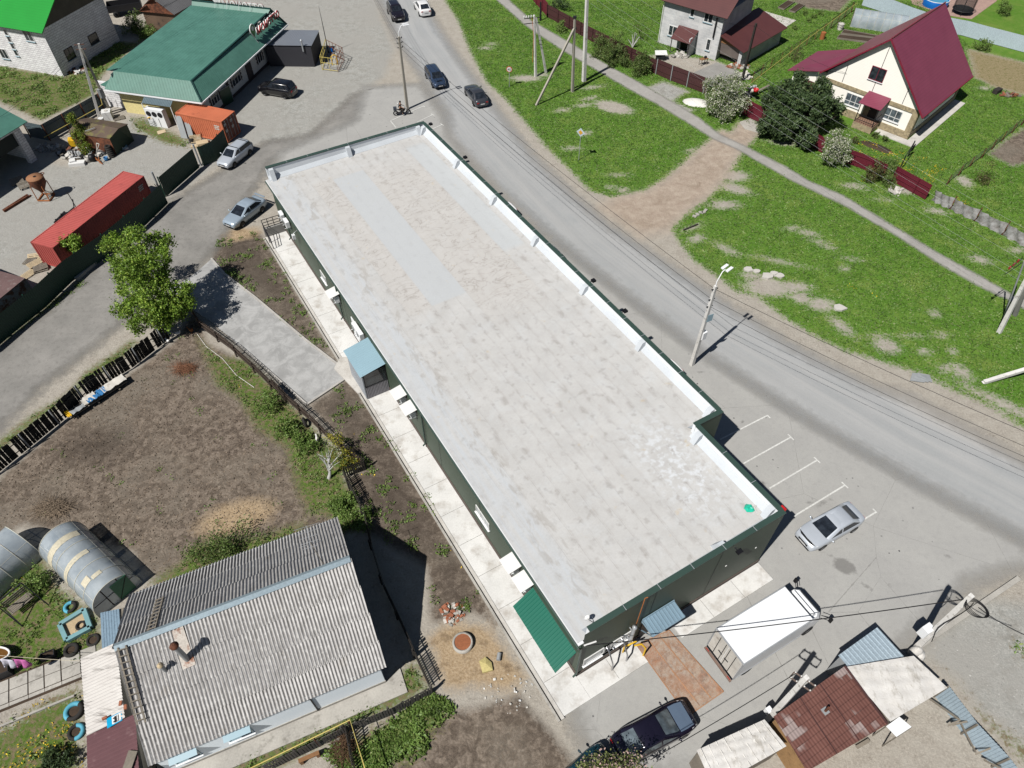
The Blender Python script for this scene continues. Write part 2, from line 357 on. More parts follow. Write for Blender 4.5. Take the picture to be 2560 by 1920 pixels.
def covers(P):
    gr=sd(P,VERGE)
    for p in (TRACK,TRACK2,DRIVE_G,YARD_GH,BED1,STRAW,BED2): gr=np.minimum(gr,-sd(P,p))
    for b in BARE: gr=np.minimum(gr,-ell(P,*b))
    g2=union(P,[MEADOW,YARDL,GARDG,HOUSEG,STRIPD,STRIPA,STRIPC])
    g3=union(P,[YARDG,STRIPB,FLOW,BOTG,BRG,BRG2])-.25
    so_=np.maximum(union(P,[GARDEN,ISLAND,STRIPS,BED1,BED2]),sd(P,BOTS)-1.1); sa=np.maximum(union(P,[SAND]),np.maximum(ell(P,'a2',1720,1150,4.2,2.2,.3)-.9,ell(P,'a1',1720,400,2.2,1.0,.3)))
    gv=union(P,[LOT,YARD,BRGRAV,DRIVE_G]); st=sd(P,STRAW)
    tr=np.maximum(sd(P,TRACK),sd(P,TRACK2)); dk=np.maximum(np.maximum(ell(P,'a2',700,620,3.2,1.8,0)-.3,union(P,[STRIPS,ISLAND])-.7),np.maximum(ell(P,'c3',420,1200,3,.8,-.9),ell(P,'c0',1860,1200,3.4,1.6,-.6)))
    return dict(grass=np.clip(gr,-4,4),rough_grass=np.clip(g2,-4,4),sparse=np.clip(g3,-4,4),soil=np.clip(so_,-4,4),sand=np.clip(sa,-4,4),gravel=np.clip(gv,-4,4),straw=np.clip(st,-4,4),track=np.clip(tr,-4,4),dark=np.clip(dk,-4,4))
n=NM('ground_cover',.95,0,.12)
f1=n.noise(1.1,6,.65); f2=n.noise(7,4,.6); f3=n.noise(.18,4); f4=n.noise(28,2,.6); f5=n.noise(3,5,.65)
def mask(a,amp=2.4,w_=.5,nz=None,off=0.0):
    e=n.math('ADD',n.attr(a),n.math('MULTIPLY',n.math('SUBTRACT',n.math('ADD',n.math('MULTIPLY',nz or f1,.6),n.math('MULTIPLY',f2,.4)),.5+off),amp))
    return n.rng(e,-w_/2,w_/2)
base=n.mix(n.rng(f1,.3,.7),C(168,160,149),C(194,188,177)); base=n.mix(n.rng(f2,.45,.7),base,C(200,193,181)); base=n.mix(n.math('MULTIPLY',n.rng(f5,.6,.7),.5),base,C(116,106,92))
so2=n.noise(1.7,5,.62,None,.7); soil=n.mix(n.rng(so2,.43,.57),C(104,93,83),C(164,150,136)); soil=n.mix(n.math('MULTIPLY',n.rng(f3,.5,.66),.6),soil,C(150,146,138)); soil=n.mix(n.rng(f2,.42,.66),soil,C(134,120,107)); soil=n.mix(n.math('MULTIPLY',n.rng(f4,.55,.75),.4),soil,C(170,156,138)); soil=n.mix(n.math('MULTIPLY',n.rng(f3,.4,.6),.35),soil,C(150,138,122))
clod=n.vor(5.5,n.map((1,1,1)),'SMOOTH_F1'); soil=n.scale(soil,n.rng(clod,.05,.4,1.08,.82))
soil=n.mix(n.math('MULTIPLY',mask('dark',4,1.8),.7),soil,C(84,75,67))
sandc=n.mix(n.rng(f2,.35,.65),C(172,148,116),C(202,180,150)); sandc=n.mix(n.rng(f1,.52,.68),sandc,C(140,120,96))
peb=n.vor(9,None,'F1','Color'); pv=n.sep(peb)[0]
grv=n.mix(pv,C(166,167,162),C(196,195,189)); grv=n.mix(n.math('MULTIPLY',n.rng(f1,.46,.66),.7),grv,C(150,146,138)); grv=n.mix(n.rng(f3,.35,.62),grv,C(178,176,170))
grv=n.scale(grv,n.rng(f4,.3,.7,.92,1.08))
strw=n.mix(n.rng(f2,.35,.65),C(176,160,128),C(140,128,92)); strw=n.mix(n.rng(f5,.5,.65),strw,C(120,118,70))
trk=n.mix(n.rng(f1,.35,.65),C(176,158,142),C(200,185,168)); trk=n.mix(n.math('MULTIPLY',n.rng(n.noise(.55,6,.7,None,.5),.48,.7),.6),trk,C(150,132,114)); trk=n.mix(n.math('MULTIPLY',n.rng(f2,.5,.7),.4),trk,C(206,194,180))
c=n.mix(mask('soil',1.6,.6),base,soil)
c=n.mix(mask('sand',2.2,.8),c,sandc); c=n.mix(mask('straw',4,1.8),c,strw); c=n.mix(mask('track',4.5,2.2),c,trk); c=n.mix(mask('gravel',2.6,1.2),c,grv)
ga=n.mix(n.rng(f2,.3,.7),C(92,132,46),C(108,148,56)); ga=n.mix(n.math('MULTIPLY',n.rng(f1,.42,.68),.7),ga,C(122,154,66)); ga=n.mix(n.math('MULTIPLY',n.rng(f3,.42,.62),.6),ga,C(86,132,40)); ga=n.mix(n.math('MULTIPLY',n.rng(n.noise(.4,5,.6),.5,.66),.5),ga,C(138,152,78)); ga=n.mix(n.math('MULTIPLY',n.rng(f5,.56,.72),.65),ga,C(144,144,98)); ga=n.scale(ga,n.rng(f4,.25,.75,.75,1.25))
gb=n.mix(n.rng(f2,.3,.7),C(76,104,40),C(112,136,60)); gb=n.mix(n.rng(f5,.45,.6),gb,C(138,124,98)); gb=n.scale(gb,n.rng(f4,.25,.75,.65,1.3))
c=n.mix(mask('sparse',5,.7,f5,.04),c,gb); c=n.mix(mask('rough_grass',3.2,.8,f5,.01),c,gb); c=n.mix(mask('grass',3.6,.7,n.noise(2.6,6,.72)),c,ga)
n.col(c); n.bump(n.math('ADD',n.math('MULTIPLY',n.math('ADD',f2,n.math('MULTIPLY',so2,1.2)),.6),n.math('MULTIPLY',f4,.4)),.7,.1)
gx=np.concatenate([[-1500,-600,-250,-140],np.arange(-100,100.1,.45),[140,250,600,1500]]); gy=np.concatenate([[-900,-300,-60,-10],np.arange(2,128,.45),[150,250,600,1500,2200]])
gridmesh('ground',gx,gy,0,n.m,covers)
# ------------------------------------------------------------------ paved sheets
CENTER=pl('f',[(990,-60),(1000,0),(1036,90),(1085,150),(1150,245),(1215,330),(1310,430),(1480,600),(1655,735),(1830,860),(2020,975),(2260,1115),(2500,1240),(2700,1345)])
ROADP=pl('f',[(925,-80),(944,0),(964,51),(995,113),(1057,206),(1108,285),(1115,344),(1240,480),(1340,570),(1447,656),(1557,742),(1740,880),(1900,985),(2040,1072),(2300,1220),(2700,1430),(2900,1300),(2560,1145),(2418,1059),(2281,984),(2178,956),(2075,905),(1972,853),(1869,781),(1853,778),(1767,719),(1629,627),(1526,561),(1440,486),(1337,386),(1251,275),(1150,140),(1095,54),(1062,0),(1040,-80)])
LOTP=pl('f',[(905,215),(1057,206),(1120,290),(1180,400),(1300,540),(1447,640),(1557,725),(1740,860),(1900,965),(2040,1052),(2300,1200),(2800,1480),(2560,1435),(2440,1470),(2284,1625),(2150,1750),(2000,1800),(1760,1960),(1480,1990),(1440,1850),(1400,1760),(1440,1600),(1300,1300),(1000,800),(700,470),(663,440),(690,380),(880,300)])
STREET=pl('f',[(-250,1050),(0,862),(172,725),(240,656),(344,580),(423,501),(550,425),(663,350),(772,335),(880,235),(960,215),(990,290),(900,320),(690,400),(663,440),(640,480),(600,545),(567,594),(529,646),(470,720),(423,725),(309,815),(206,900),(120,965),(0,1085),(-250,1280)])
DRIVEP=pl('f',[(424,722),(480,690),(529,648),(563,687),(640,746),(762,849),(861,925),(868,946),(768,1013),(600,866),(539,814),(470,765)])
PATHP=pl('f',[(1225,-60),(1240,0),(1313,65),(1406,127),(1495,179),(1564,220),(1640,261),(1708,302),(1784,350),(1836,371),(1972,450),(2109,515),(2233,587),(2350,663),(2453,721),(2521,752),(2640,820),(2670,790),(2530,735),(2453,690),(2350,634),(2233,563),(2109,488),(2020,450),(1960,413),(1870,368),(1800,335),(1750,295),(1681,254),(1595,203),(1530,168),(1437,113),(1330,51),(1274,0),(1262,-60)])
def sheetfn(poly,extra=None):
    def fn(P):
        a={'edge':np.clip(sd(P,poly),-3,3)}
        if extra: a.update(extra(P))
        return a
    return fn
def asphalt(name,ca,cb,cc,amp,dust,streets=False,stain=False,grit=.2,soft=.35):
    n=NM(name,.9,0,.2); a=n.noise(.35,5,.6); b=n.noise(2.5,5,.65); d=n.noise(40,2,.6)
    c=n.mix(n.rng(a,.3,.7),ca,cb); c=n.mix(n.math('MULTIPLY',n.rng(b,.5,.72),.5),c,cc)
    if streets:
        al,ac=n.attr('along'),n.attr('across')
        sv=n.comb(n.math('MULTIPLY',al,.035),n.math('MULTIPLY',ac,1.1)); s1=n.noise(1.0,5,.6,sv); s2=n.noise(3.2,4,.65,sv)
        c=n.mix(n.math('MULTIPLY',n.rng(s1,.4,.62),.8),c,dust); c=n.mix(n.math('MULTIPLY',n.rng(s2,.5,.68),.3),c,C(160,163,165))
        lane=n.math('ABSOLUTE',n.math('ADD',ac,n.math('MULTIPLY',n.math('SUBTRACT',n.noise(.06,2,.5,n.comb(al,0.0)),.5),1.2)))
        tr=n.math('PINGPONG',n.math('ADD',lane,-.95),.9); c=n.mix(n.math('MULTIPLY',n.rng(tr,.1,.8,1,0),n.rng(lane,3.9,3.3,0,.3)),c,C(164,166,167))
        c=n.mix(n.math('MULTIPLY',n.rng(lane,3.3,4.4),.75),c,n.mix(b,C(180,174,166),C(198,194,188)))
    if stain:
        c=n.mix(n.math('MULTIPLY',n.rng(n.math('ADD',n.attr('stain'),n.math('MULTIPLY',n.math('SUBTRACT',b,.5),.5)),-.05,.12),.6),c,C(108,106,103))
        sp=n.vor(1.1); c=n.mix(n.math('MULTIPLY',n.math('LESS_THAN',sp,.075),n.rng(a,.45,.6)),c,C(96,96,96))
        cr=n.vor(.16,n.map((1,1,1)),'DISTANCE_TO_EDGE'); c=n.mix(n.math('MULTIPLY',n.math('LESS_THAN',n.math('ADD',cr,n.math('MULTIPLY',n.math('SUBTRACT',b,.5),.012)),.0016),.45),c,C(120,118,115))
    c=n.scale(c,n.rng(d,.25,.75,1-grit,1+grit)); n.col(c)
    e=n.rng(n.math('ADD',n.attr('edge'),n.math('MULTIPLY',n.math('SUBTRACT',n.noise(1.3,6,.7),.5),amp)),-soft*.4,soft)
    n.alpha(e); n.bump(d,.25,.01); return n.m
def ext(poly,m): return poly[:,0].min()-m,poly[:,0].max()+m,poly[:,1].min()-m,poly[:,1].max()+m
def lay(name,poly,z,mat,res,extra=None,mrg=1.6):
    x0,x1,y0,y1=ext(poly,mrg); x0,x1,y0,y1=max(x0,-110),min(x1,110),max(y0,2),min(y1,135)
    return gridmesh(name,np.arange(x0,x1,res),np.arange(y0,y1,res),z,mat,sheetfn(poly,extra),keep=lambda A:A['edge']>-mrg*.8)
def roadx(P):
    al,ac=polyline(P,CENTER); return dict(along=al,across=ac)
STAINS=[('d3',905,190,.75,.55,-.5),('d3',1065,340,.45,.14,-.7),('d2',530,1170,.3,.12,-.8),('d2',305,900,.3,.2,-.8),('d2',160,450,.16,.09,0),('d2',750,1040,.8,.12,.4),('d2',680,1030,.6,.05,.2),('d3',1240,330,.18,.12,0),('d2',1660,1430,.2,.12,0),('c1',1600,1400,.2,.1,0),('d2',780,1410,.5,.08,-.6),('b0',840,800,.5,.2,.5),('b0',950,650,.5,.2,.5)]
def lotx(P):
    r=np.full(len(P),-2.)
    for s_ in STAINS: r=np.maximum(r,ell(P,*s_))
    return dict(stain=r)
lay('street',STREET,.006,asphalt('old_street',C(138,136,132),C(164,161,156),C(116,113,109),2.4,None,grit=.25,soft=1.2),.45)
lay('parking_lot',LOTP,.011,asphalt('lot_asphalt',C(176,175,172),C(186,185,181),C(166,165,163),1.6,None,stain=True,grit=.14,soft=1.4),.22,lotx)
lay('road',ROADP,.016,asphalt('road_asphalt',C(172,175,176),C(184,185,185),C(168,170,171),1.6,C(188,188,187),True,grit=.12,soft=1.5),.4,roadx)
lay('footpath',PATHP,.02,asphalt('path_asphalt',C(166,163,158),C(186,183,178),C(150,146,140),.5,None,grit=.2),.3)
n=NM('drive_concrete',.85,0,.25); a=n.noise(.5,5,.6); b=n.noise(.9,6,.68,None,.6); d=n.noise(45,2)
n.col(n.scale(n.mix(n.rng(b,.42,.62),n.mix(n.rng(a,.3,.7),C(160,160,159),C(178,178,177)),C(194,194,193)),n.rng(d,.25,.75,.85,1.15))); n.bump(d,.3,.01)
m=MB(); kp=[V((*p,.07)) for p in DRIVEP]; [m.beam(kp[i],kp[i+1],.16,.16) for i in (2,3,4,5,6,7,8)]; m.build('kerb',mk('kerb_concrete',C(196,192,186),.9,var=.3),kind='structure')
m=MB(); m.prism([V((p[0],p[1],0)) for p in DRIVEP],.03); m.build('driveway',n.m,kind='structure')
# ---- road markings
mk('marking_white',C(226,226,222),.7,var=.15,fine=.4,fs=6)
def strip(mb,a,b,w_,z=.028):
    a,b=V(a),V(b); d=(b-a).normalized(); x=V((-d.y,d.x,0))*w_/2; mb.add([(p.x,p.y,z) for p in (a-x,b-x,b+x,a+x)],[(0,1,2,3)])
BAYS=[('d2',(0,580),(345,405),(352,415),1),('d2',(170,755),(515,563),None,2),('d2',(360,935),(706,730),None,2),('d2',(535,1140),(908,912),None,2),('d2',(850,1275),(1135,1108),None,3),('b0',(1095,880),(1335,773),None,1),('b0',(1290,890),(1402,836),None,2),('b0',(1400,940),(1470,908),None,2)]
for t,p,q,_,k in BAYS:
    m=MB(); a,b=g(t,*p),g(t,*q); strip(m,a,b,.11); d=(b-a).normalized(); x=V((-d.y,d.x,0))
    strip(m,b+(x*.3 if k!=1 else x*.05),b-(x*.3 if k!=3 else x*.05),.1,.032)
    m.build('parking_line',MATS['marking_white'],kind='structure')
m=MB(); strip(m,g('b0',1095,880),g('b0',1135,930),.1,.028); m.build('parking_line',MATS['marking_white'],kind='structure')
# ------------------------------------------------------------------ common materials
mk('wall_green',C(70,86,70),.55,var=.2,fine=.06,vs=.3,spec=.4); mk('coping_green',C(62,84,76),.4,var=.15,fine=.05,spec=.5)
mk('white_metal',C(236,238,240,.7),.45,var=.08,fine=.05); mk('white_plain',C(228,228,226,.66),.6,var=.12,fine=.08); mk('white_dirty',C(214,210,202,.6),.75,var=.35,fine=.2,col2=C(170,160,148),c2=(.55,.75))
mk('parapet_white',C(240,244,248,.68),.7,var=.12,fine=.05); mk('cant_grey',C(214,220,226),.75,var=.15,fine=.08)
mk('galv',C(206,210,214),.38,metal=.4,var=.2,fine=.1); mk('galv_dull',C(176,180,182),.55,metal=.2,var=.25,fine=.12); mk('chrome',C(220,220,222),.22,metal=.9,var=.1,fine=.05)
mk('dark_metal',C(44,44,48),.5,var=.2,fine=.1); mk('black_plastic',C(24,24,28),.5,var=.1,fine=.05); mk('rubber',C(40,40,42),.85,var=.3,fine=.2); mk('black_cable',C(24,24,28),.6,var=.1,fine=0)
mk('concrete',C(190,186,178),.9,var=.4,fine=.25,col2=C(150,146,138),bump=.3); mk('concrete_white',C(216,212,205),.9,var=.25,fine=.14,vs=.8,col2=C(188,182,174),c2=(.5,.75),bump=.2,bs=30); mk('concrete_grey',C(160,158,154),.9,var=.35,fine=.25,bump=.3)
mk('pole_concrete',C(224,222,218,.62),.9,var=.3,fine=.15,col2=C(160,155,148),c2s=3); mk('pole_grey',C(178,172,160),.9,var=.3,fine=.2)
mk('rust',C(136,84,60),.85,var=.6,fine=.4,col2=C(92,58,44),c2=(.4,.6),c2s=3,bump=.3); mk('rust_orange',C(176,110,64),.85,var=.4,fine=.3); mk('yellow',C(238,190,40),.5,var=.15,fine=.1); mk('yellow_pale',C(214,196,110),.55,var=.2,fine=.1); mk('red',C(210,40,44),.5,var=.1,fine=.05); mk('orange',C(226,120,60),.6,var=.15,fine=.1)
mk('wood_grey',C(140,132,120),.9,var=.4,fine=.35,fs=14); mk('wood_dark',C(58,54,50),.9,var=.6,fine=.5,fs=10); mk('wood_pale',C(214,194,160),.85,var=.3,fine=.3,fs=12); mk('wood_brown',C(150,110,74),.85,var=.4,fine=.3)
mk('blue_pale',C(158,190,204),.4,var=.1,fine=.05,spec=.5); mk('blue_sheet',C(150,178,196),.4,metal=.2,var=.15,fine=.06); mk('green_sheet',C(16,112,92),.4,var=.12,fine=.05,spec=.4); mk('green_door',C(52,112,84),.5,var=.2)
def glassmat(name,c=(.02,.025,.03,1),r=.06,sp=.6):
    n=NM(name,r,0,sp); n.col(n.scale(c,n.rng(n.noise(2.5,2),.3,.7,.5,1.6))); MATS[name]=n.m; return n.m
glassmat('glass_dark'); glassmat('glass_mid',(.06,.075,.085,1),.08); glassmat('glass_pale',(.2,.22,.23,1),.15)
def G_(*k): return [MATS[x] for x in k]
class Wall:
    def __init__(s,O,U,N=None):
        s.O=V(O); s.U=V(U).normalized(); s.N=V(N) if N is not None else V((s.U.y,-s.U.x,0))
    def at(s,t,x,y,off=0):
        p=hit(t,x,y,s.O+s.N*off,s.N)-s.O; return p.dot(s.U),p.z
    def p(s,a,z,o=0): 
        q=s.O+s.U*a+s.N*o; return V((q.x,q.y,s.O.z*0+z))
    def rect(s,mb,a0,z0,a1,z1,o0,o1,m=0): mb.obox(s.p(a0,z0,o0),s.U*(a1-a0),s.N*(o1-o0),(0,0,z1-z0),m)
def window(par,w,a,z,wd,ht,frame='white_plain',glass='glass_dark',mull=1,sill=True,name='window',fr=.07,hb=0,label=None):
    m=MB(); a0,a1,z0,z1=a-wd/2,a+wd/2,z-ht/2,z+ht/2
    w.rect(m,a0,z0,a0+fr,z1,-.02,.05); w.rect(m,a1-fr,z0,a1,z1,-.02,.05); w.rect(m,a0+fr,z0,a1-fr,z0+fr,-.02,.05); w.rect(m,a0+fr,z1-fr,a1-fr,z1,-.02,.05)
    for i in range(mull):
        c=a0+wd*(i+1)/(mull+1); w.rect(m,c-fr*.4,z0+fr,c+fr*.4,z1-fr,-.02,.045)
    if hb: w.rect(m,a0+fr,z0+ht*hb-.03,a1-fr,z0+ht*hb+.03,-.02,.043)
    o=m.build(name,MATS[frame],par)
    if label: o['label']=label
    m=MB(); w.rect(m,a0+fr*.5,z0+fr*.5,a1-fr*.5,z1-fr*.5,.004,.02); m.build('pane',MATS[glass],o)
    if sill:
        m=MB(); w.rect(m,a0-.05,z0-.06,a1+.05,z0-.012,-.02,.14); m.build('sill',MATS['blue_pale' if sill=='blue' else 'white_metal'],o)
    return o
def door(par,w,a,z0,wd,ht,mat='dark_metal',label=None):
    m=MB(); w.rect(m,a-wd/2,z0,a+wd/2,z0+ht,-.02,.06); o=m.build('door',MATS[mat],par)
    if label: o['label']=label
    m=MB(); w.rect(m,a+wd*.3,z0+ht*.45,a+wd*.42,z0+ht*.49,.06,.12); m.build('handle',MATS['chrome'],o); return o
# ------------------------------------------------------------------ the long flat-roofed shop
BO=V((3.75,13.75,0)); BU=V((.862,.507,0)); BV=V((-.5216,.853,0))
def B(a,b,z=0): 
    p=BO+BU*a+BV*b; return V((p.x,p.y,z))
def rz(a): return 5.22+.30*a/16.1
store=thing('shop_building','long dark green shop building with a pale flat roof behind white parapets','building',B(8,25))
OUT=[(0,0),(14.1,0),(14.1,7.53),(16.15,7.53),(16.15,50.7),(0,50.7)]
m=MB()
for i in range(6):
    p,q=OUT[i],OUT[(i+1)%6]; zt=5.12 if i==5 else 6.28
    m.add([B(*p,.25),B(*q,.25),B(*q,zt),B(*p,zt)],[(0,1,2,3)])
for a in (4.7,9.4): m.obox(B(a,-.012,.45),BU*.03,-BV*.006,(0,0,5.7),1)
for b in np.arange(5.5,50,5.6): m.obox(B(-.018,b,.45),-BU*.004,BV*.03,(0,0,4.6),1)
m.build('wall',[MATS['wall_green'],MATS['dark_metal']],store)
m=MB()   # brown plinth
for i in range(6):
    p,q=V(OUT[i]),V(OUT[(i+1)%6]); d=(q-p).normalized(); nn=V((d.y,-d.x))*.04
    a,b,c_,e=B(*(p+nn)),B(*(q+nn)),B(*q),B(*p); m.prism([a,b,c_,e],.42)
m.build('plinth',mk('plinth_brown',C(104,92,86),.8,var=.3),store)
nm=NM('roof_membrane',.8,0,.25)
u,v_,_z=nm.sep(nm.tc('UV')); uv=nm.comb(u,v_)
big=nm.noise(.5,5,.6,uv); med=nm.noise(2.2,5,.65,uv); fin=nm.noise(9,3,.6,uv); lng=nm.noise(1.0,5,.6,nm.comb(nm.math('MULTIPLY',u,3.5),nm.math('MULTIPLY',v_,.22)))
c=nm.mix(nm.rng(big,.32,.68),C(204,203,201),C(216,215,213)); c=nm.mix(nm.math('MULTIPLY',nm.rng(med,.5,.7),.4),c,C(196,193,189)); c=nm.mix(nm.math('MULTIPLY',nm.rng(nm.noise(.8,5,.6,uv),.52,.66),.5),c,C(216,218,219))
blob=nm.noise(1.6,2,.5,uv); c=nm.mix(nm.math('MULTIPLY',nm.rng(blob,.6,.72),.5),c,C(172,168,162))
fr=nm.math('FRACT',nm.math('ADD',u,nm.math('MULTIPLY',nm.math('SUBTRACT',nm.noise(.7,2,.5,uv),.5),.12)))
seam=nm.math('LESS_THAN',fr,.04); c=nm.mix(nm.math('MULTIPLY',seam,nm.rng(nm.noise(1.2,4,.6,nm.comb(nm.math('MULTIPLY',u,.3),v_)),.35,.62,.06,.38)),c,C(158,153,147)); sp_=nm.noise(1.0,3,.6,nm.comb(nm.math('MULTIPLY',u,1.0),nm.math('MULTIPLY',v_,.9)),.3); c=nm.mix(nm.math('MULTIPLY',nm.math('MULTIPLY',nm.rng(nm.math('PINGPONG',nm.math('ADD',fr,.1),.5),.3,.0),nm.rng(sp_,.52,.64)),.5),c,C(160,154,148))
c=nm.mix(nm.math('MULTIPLY',nm.math('LESS_THAN',nm.math('FRACT',nm.math('ADD',u,.93)),.09),nm.rng(med,.35,.7,0,.35)),c,C(186,181,175))
st=nm.math('FLOOR',u); jl=nm.math('FRACT',nm.math('ADD',nm.math('MULTIPLY',v_,.1),nm.math('MULTIPLY',nm.math('SINE',nm.math('MULTIPLY',st,12.9)),3.7)))
c=nm.mix(nm.math('MULTIPLY',nm.math('LESS_THAN',jl,.003),.05),c,C(150,145,140))
def band(lo,hi,x,soft=.06): return nm.math('MULTIPLY',nm.rng(x,lo-soft,lo+soft),nm.rng(x,hi-soft,hi+soft,1,0))
coat=nm.math('MULTIPLY',band(5.0,8.0,u),band(27.2,47.2,v_,.1)); c=nm.mix(nm.math('MULTIPLY',coat,.8),c,C(204,208,211))
coat2=nm.math('MULTIPLY',band(13.0,15.0,u),band(30,48.5,v_,.3)); c=nm.mix(nm.math('MULTIPLY',coat2,.7),c,C(206,211,214))
wr=nm.noise(1.0,4,.6,nm.comb(nm.math('MULTIPLY',u,.4),nm.math('MULTIPLY',v_,.85)),1.0); wz=nm.math('MAXIMUM',nm.math('MULTIPLY',band(3.1,5.0,u),band(27,47.5,v_,.3)),nm.math('MULTIPLY',band(8,13,u),band(24,46,v_,2)))
rid=nm.math('ABSOLUTE',nm.math('SUBTRACT',wr,.5)); c=nm.mix(nm.math('MULTIPLY',wz,.45),c,C(210,205,199)); c=nm.mix(nm.math('MULTIPLY',wz,nm.rng(rid,.0,.022,.5,0)),c,C(160,153,146))
ev=band(-.4,1.9,u,.25); c=nm.mix(nm.math('MULTIPLY',ev,nm.rng(lng,.36,.64,.1,.7)),c,C(208,214,220))
pud=nm.noise(1.0,3,.6,nm.comb(nm.math('MULTIPLY',u,1.5),nm.math('MULTIPLY',v_,.62)),.3); c=nm.mix(nm.math('MULTIPLY',nm.math('MULTIPLY',band(.7,2.6,u,.3),nm.rng(pud,.54,.62)),.55),c,C(180,176,170))
wsh=nm.math('MULTIPLY',band(9.5,13.2,u,1),band(2.5,10,v_,2)); c=nm.mix(nm.math('MULTIPLY',wsh,nm.rng(med,.48,.6)),c,C(228,231,234))
rst=nm.math('MULTIPLY',nm.rng(nm.noise(.9,4,.6,uv),.66,.74),.5); c=nm.mix(rst,c,C(214,194,160))
nm.col(nm.scale(c,nm.rng(fin,.25,.75,.95,1.05))); nm.bump(nm.math('ADD',nm.math('MULTIPLY',med,.5),nm.math('MULTIPLY',seam,-.2)),.2,.03)
m=MB(); RP=[(-.28,.1),(.3,.1),(.3,.25),(13.85,.25),(13.85,7.75),(15.9,7.75),(15.9,50.45),(-.28,50.45)]
m.add([B(a,b,rz(a)) for a,b in RP],[tuple(range(8))])
m.build('roof',nm.m,store,uvf=lambda p,n_:(((p-BO).x*.853+(p-BO).y*.5216),((p-BO).y*.862-(p-BO).x*.507)))
ins=[(.3,0,14.1,0,0,1),(14.1,0,14.1,7.53,-1,0),(14.1,7.53,16.15,7.53,0,1),(16.15,7.53,16.15,50.7,-1,0),(16.15,50.7,.0,50.7,0,-1)]
m=MB(); mc=MB(); mp=MB(); ms=MB()
for k,(a0,b0,a1,b1,na,nb) in enumerate(ins):
    t=.24; q=[(a0,b0),(a1,b1),(a1+na*t,b1+nb*t),(a0+na*t,b0+nb*t)]
    if k==1: q=[(14.1,.24),(14.1,7.53),(13.86,7.53),(13.86,.24)]
    if k==2: q=[(13.86,7.53),(16.15,7.53),(16.15,7.77),(13.86,7.77)]
    if k==3: q=[(16.15,7.77),(16.15,50.46),(15.91,50.46),(15.91,7.77)]
    if k==4: q=[(16.15,50.7),(.02,50.7),(.02,50.46),(16.15,50.46)]
    m.prism([B(q[0][0]+na*.02,q[0][1]+nb*.02,5.1),B(q[1][0]+na*.02,q[1][1]+nb*.02,5.1),B(*q[2],5.1),B(*q[3],5.1)],1.19)
    cx=.05; off=[(q[0],-1),(q[1],-1),(q[2],1),(q[3],1)]
    mc.prism([B(x+na*s_*cx+(.06 if (k==1) else 0)*0,y+nb*s_*cx,6.292+.002*k) for (x,y),s_ in off],.07)
    # cant strip at the foot of the parapet
    i0,i1=q[3],q[2]; mp.add([B(i0[0]+na*.01,i0[1]+nb*.01,rz(i0[0])+.34),B(i1[0]+na*.01,i1[1]+nb*.01,rz(i1[0])+.34),B(i1[0]+na*.36,i1[1]+nb*.36,rz(i1[0]+na*.36)+.012),B(i0[0]+na*.36,i0[1]+nb*.36,rz(i0[0]+na*.36)+.012)],[(0,1,2,3)])
    L=math.hypot(a1-a0,b1-b0); nj=int(L/2.0)
    for j in range(1,nj):
        f=j/nj; x,y=a0+(a1-a0)*f,b0+(b1-b0)*f; ta,tb=abs(nb),abs(na); w0=V((na,nb))*-.06; w1=V((na,nb))*.3
        ms.prism([B(x+w0.x-ta*.015,y+w0.y-tb*.015,6.362),B(x+w1.x-ta*.015,y+w1.y-tb*.015,6.362),B(x+w1.x+ta*.015,y+w1.y+tb*.015,6.362),B(x+w0.x+ta*.015,y+w0.y+tb*.015,6.362)],.018)
par=m.build('parapet',MATS['parapet_white'],store); mp.build('cant_strip',MATS['cant_grey'],par); cop=mc.build('coping',MATS['coping_green'],store); ms.build('coping_seam',MATS['galv'],cop)
# buttresses on the inner side of the parapets
PB=[(16.15-.24,b,'E') for b in (50.0,43.0,36.2,29.4,22.4,15.4,8.2)]+[(13.86,b,'E') for b in (.7,7.0)]+[(a,50.46,'N') for a in (.4,7.9,15.3)]+[(9.6,.24,'S')]
for a,b,s_ in PB:
    m=MB(); d=V((-1,0)) if s_=='E' else (V((0,-1)) if s_=='N' else V((0,1))); l=V((-d.y,d.x))*.2; p=V((a,b)); z0=rz(a)
    lo=.62; hi=.3; pts=[(p-l,z0),(p+l,z0),(p+l+d*lo,z0),(p-l+d*lo,z0),(p-l,6.26),(p+l,6.26),(p+l+d*hi,6.2),(p-l+d*hi,6.2)]
    m.add([B(q.x,q.y,z) for q,z in pts],[(3,2,1,0),(4,5,6,7),(0,1,5,4),(1,2,6,5),(2,3,7,6),(3,0,4,7)]); m.build('buttress',MATS['cant_grey'],store)
# eave, gutter and downpipes on the west side
m=MB(); m.obox(B(-.30,-.02,5.07),BU*.34,BV*50.5,(0,0,.12)); m.build('eave_board',MATS['white_metal'],store)
m=MB(); m.tube([B(-.36,-.1,5.06),B(-.36,50.5,5.06)],.055,6); gut=m.build('gutter',MATS['coping_green'],store)
for b in (-.05,19.1,34.6,47.4):
    m=MB(); m.tube([B(-.36,b,5.02),B(-.34,b,4.85),B(-.1,b,4.5),B(-.1,b,.62),B(-.3,b,.42)],.06,7); m.build('downpipe',MATS['coping_green'],store)
WW=Wall(B(0,0),-BV,-BU); WS=Wall(B(0,0),BU,-BV)
for px,wd,ht,mu,lab in ((('b1',597,712),1.3,.8,2,None),(('b2',1757,1150),1.7,.8,2,None)):
    q=g(*px,2.2)-BO; a=q.x*.507-q.y*.862; window(store,WW,a,2.2,wd,ht,mull=mu,glass='glass_pale',label=lab)
q=g('b1',836,1110,1.3)-BO; a=q.x*.507-q.y*.862; door(store,WW,a,.4,1.1,2.2,'white_metal','white metal door on the long green wall')
a,_z=WW.at('b3',2130,700)
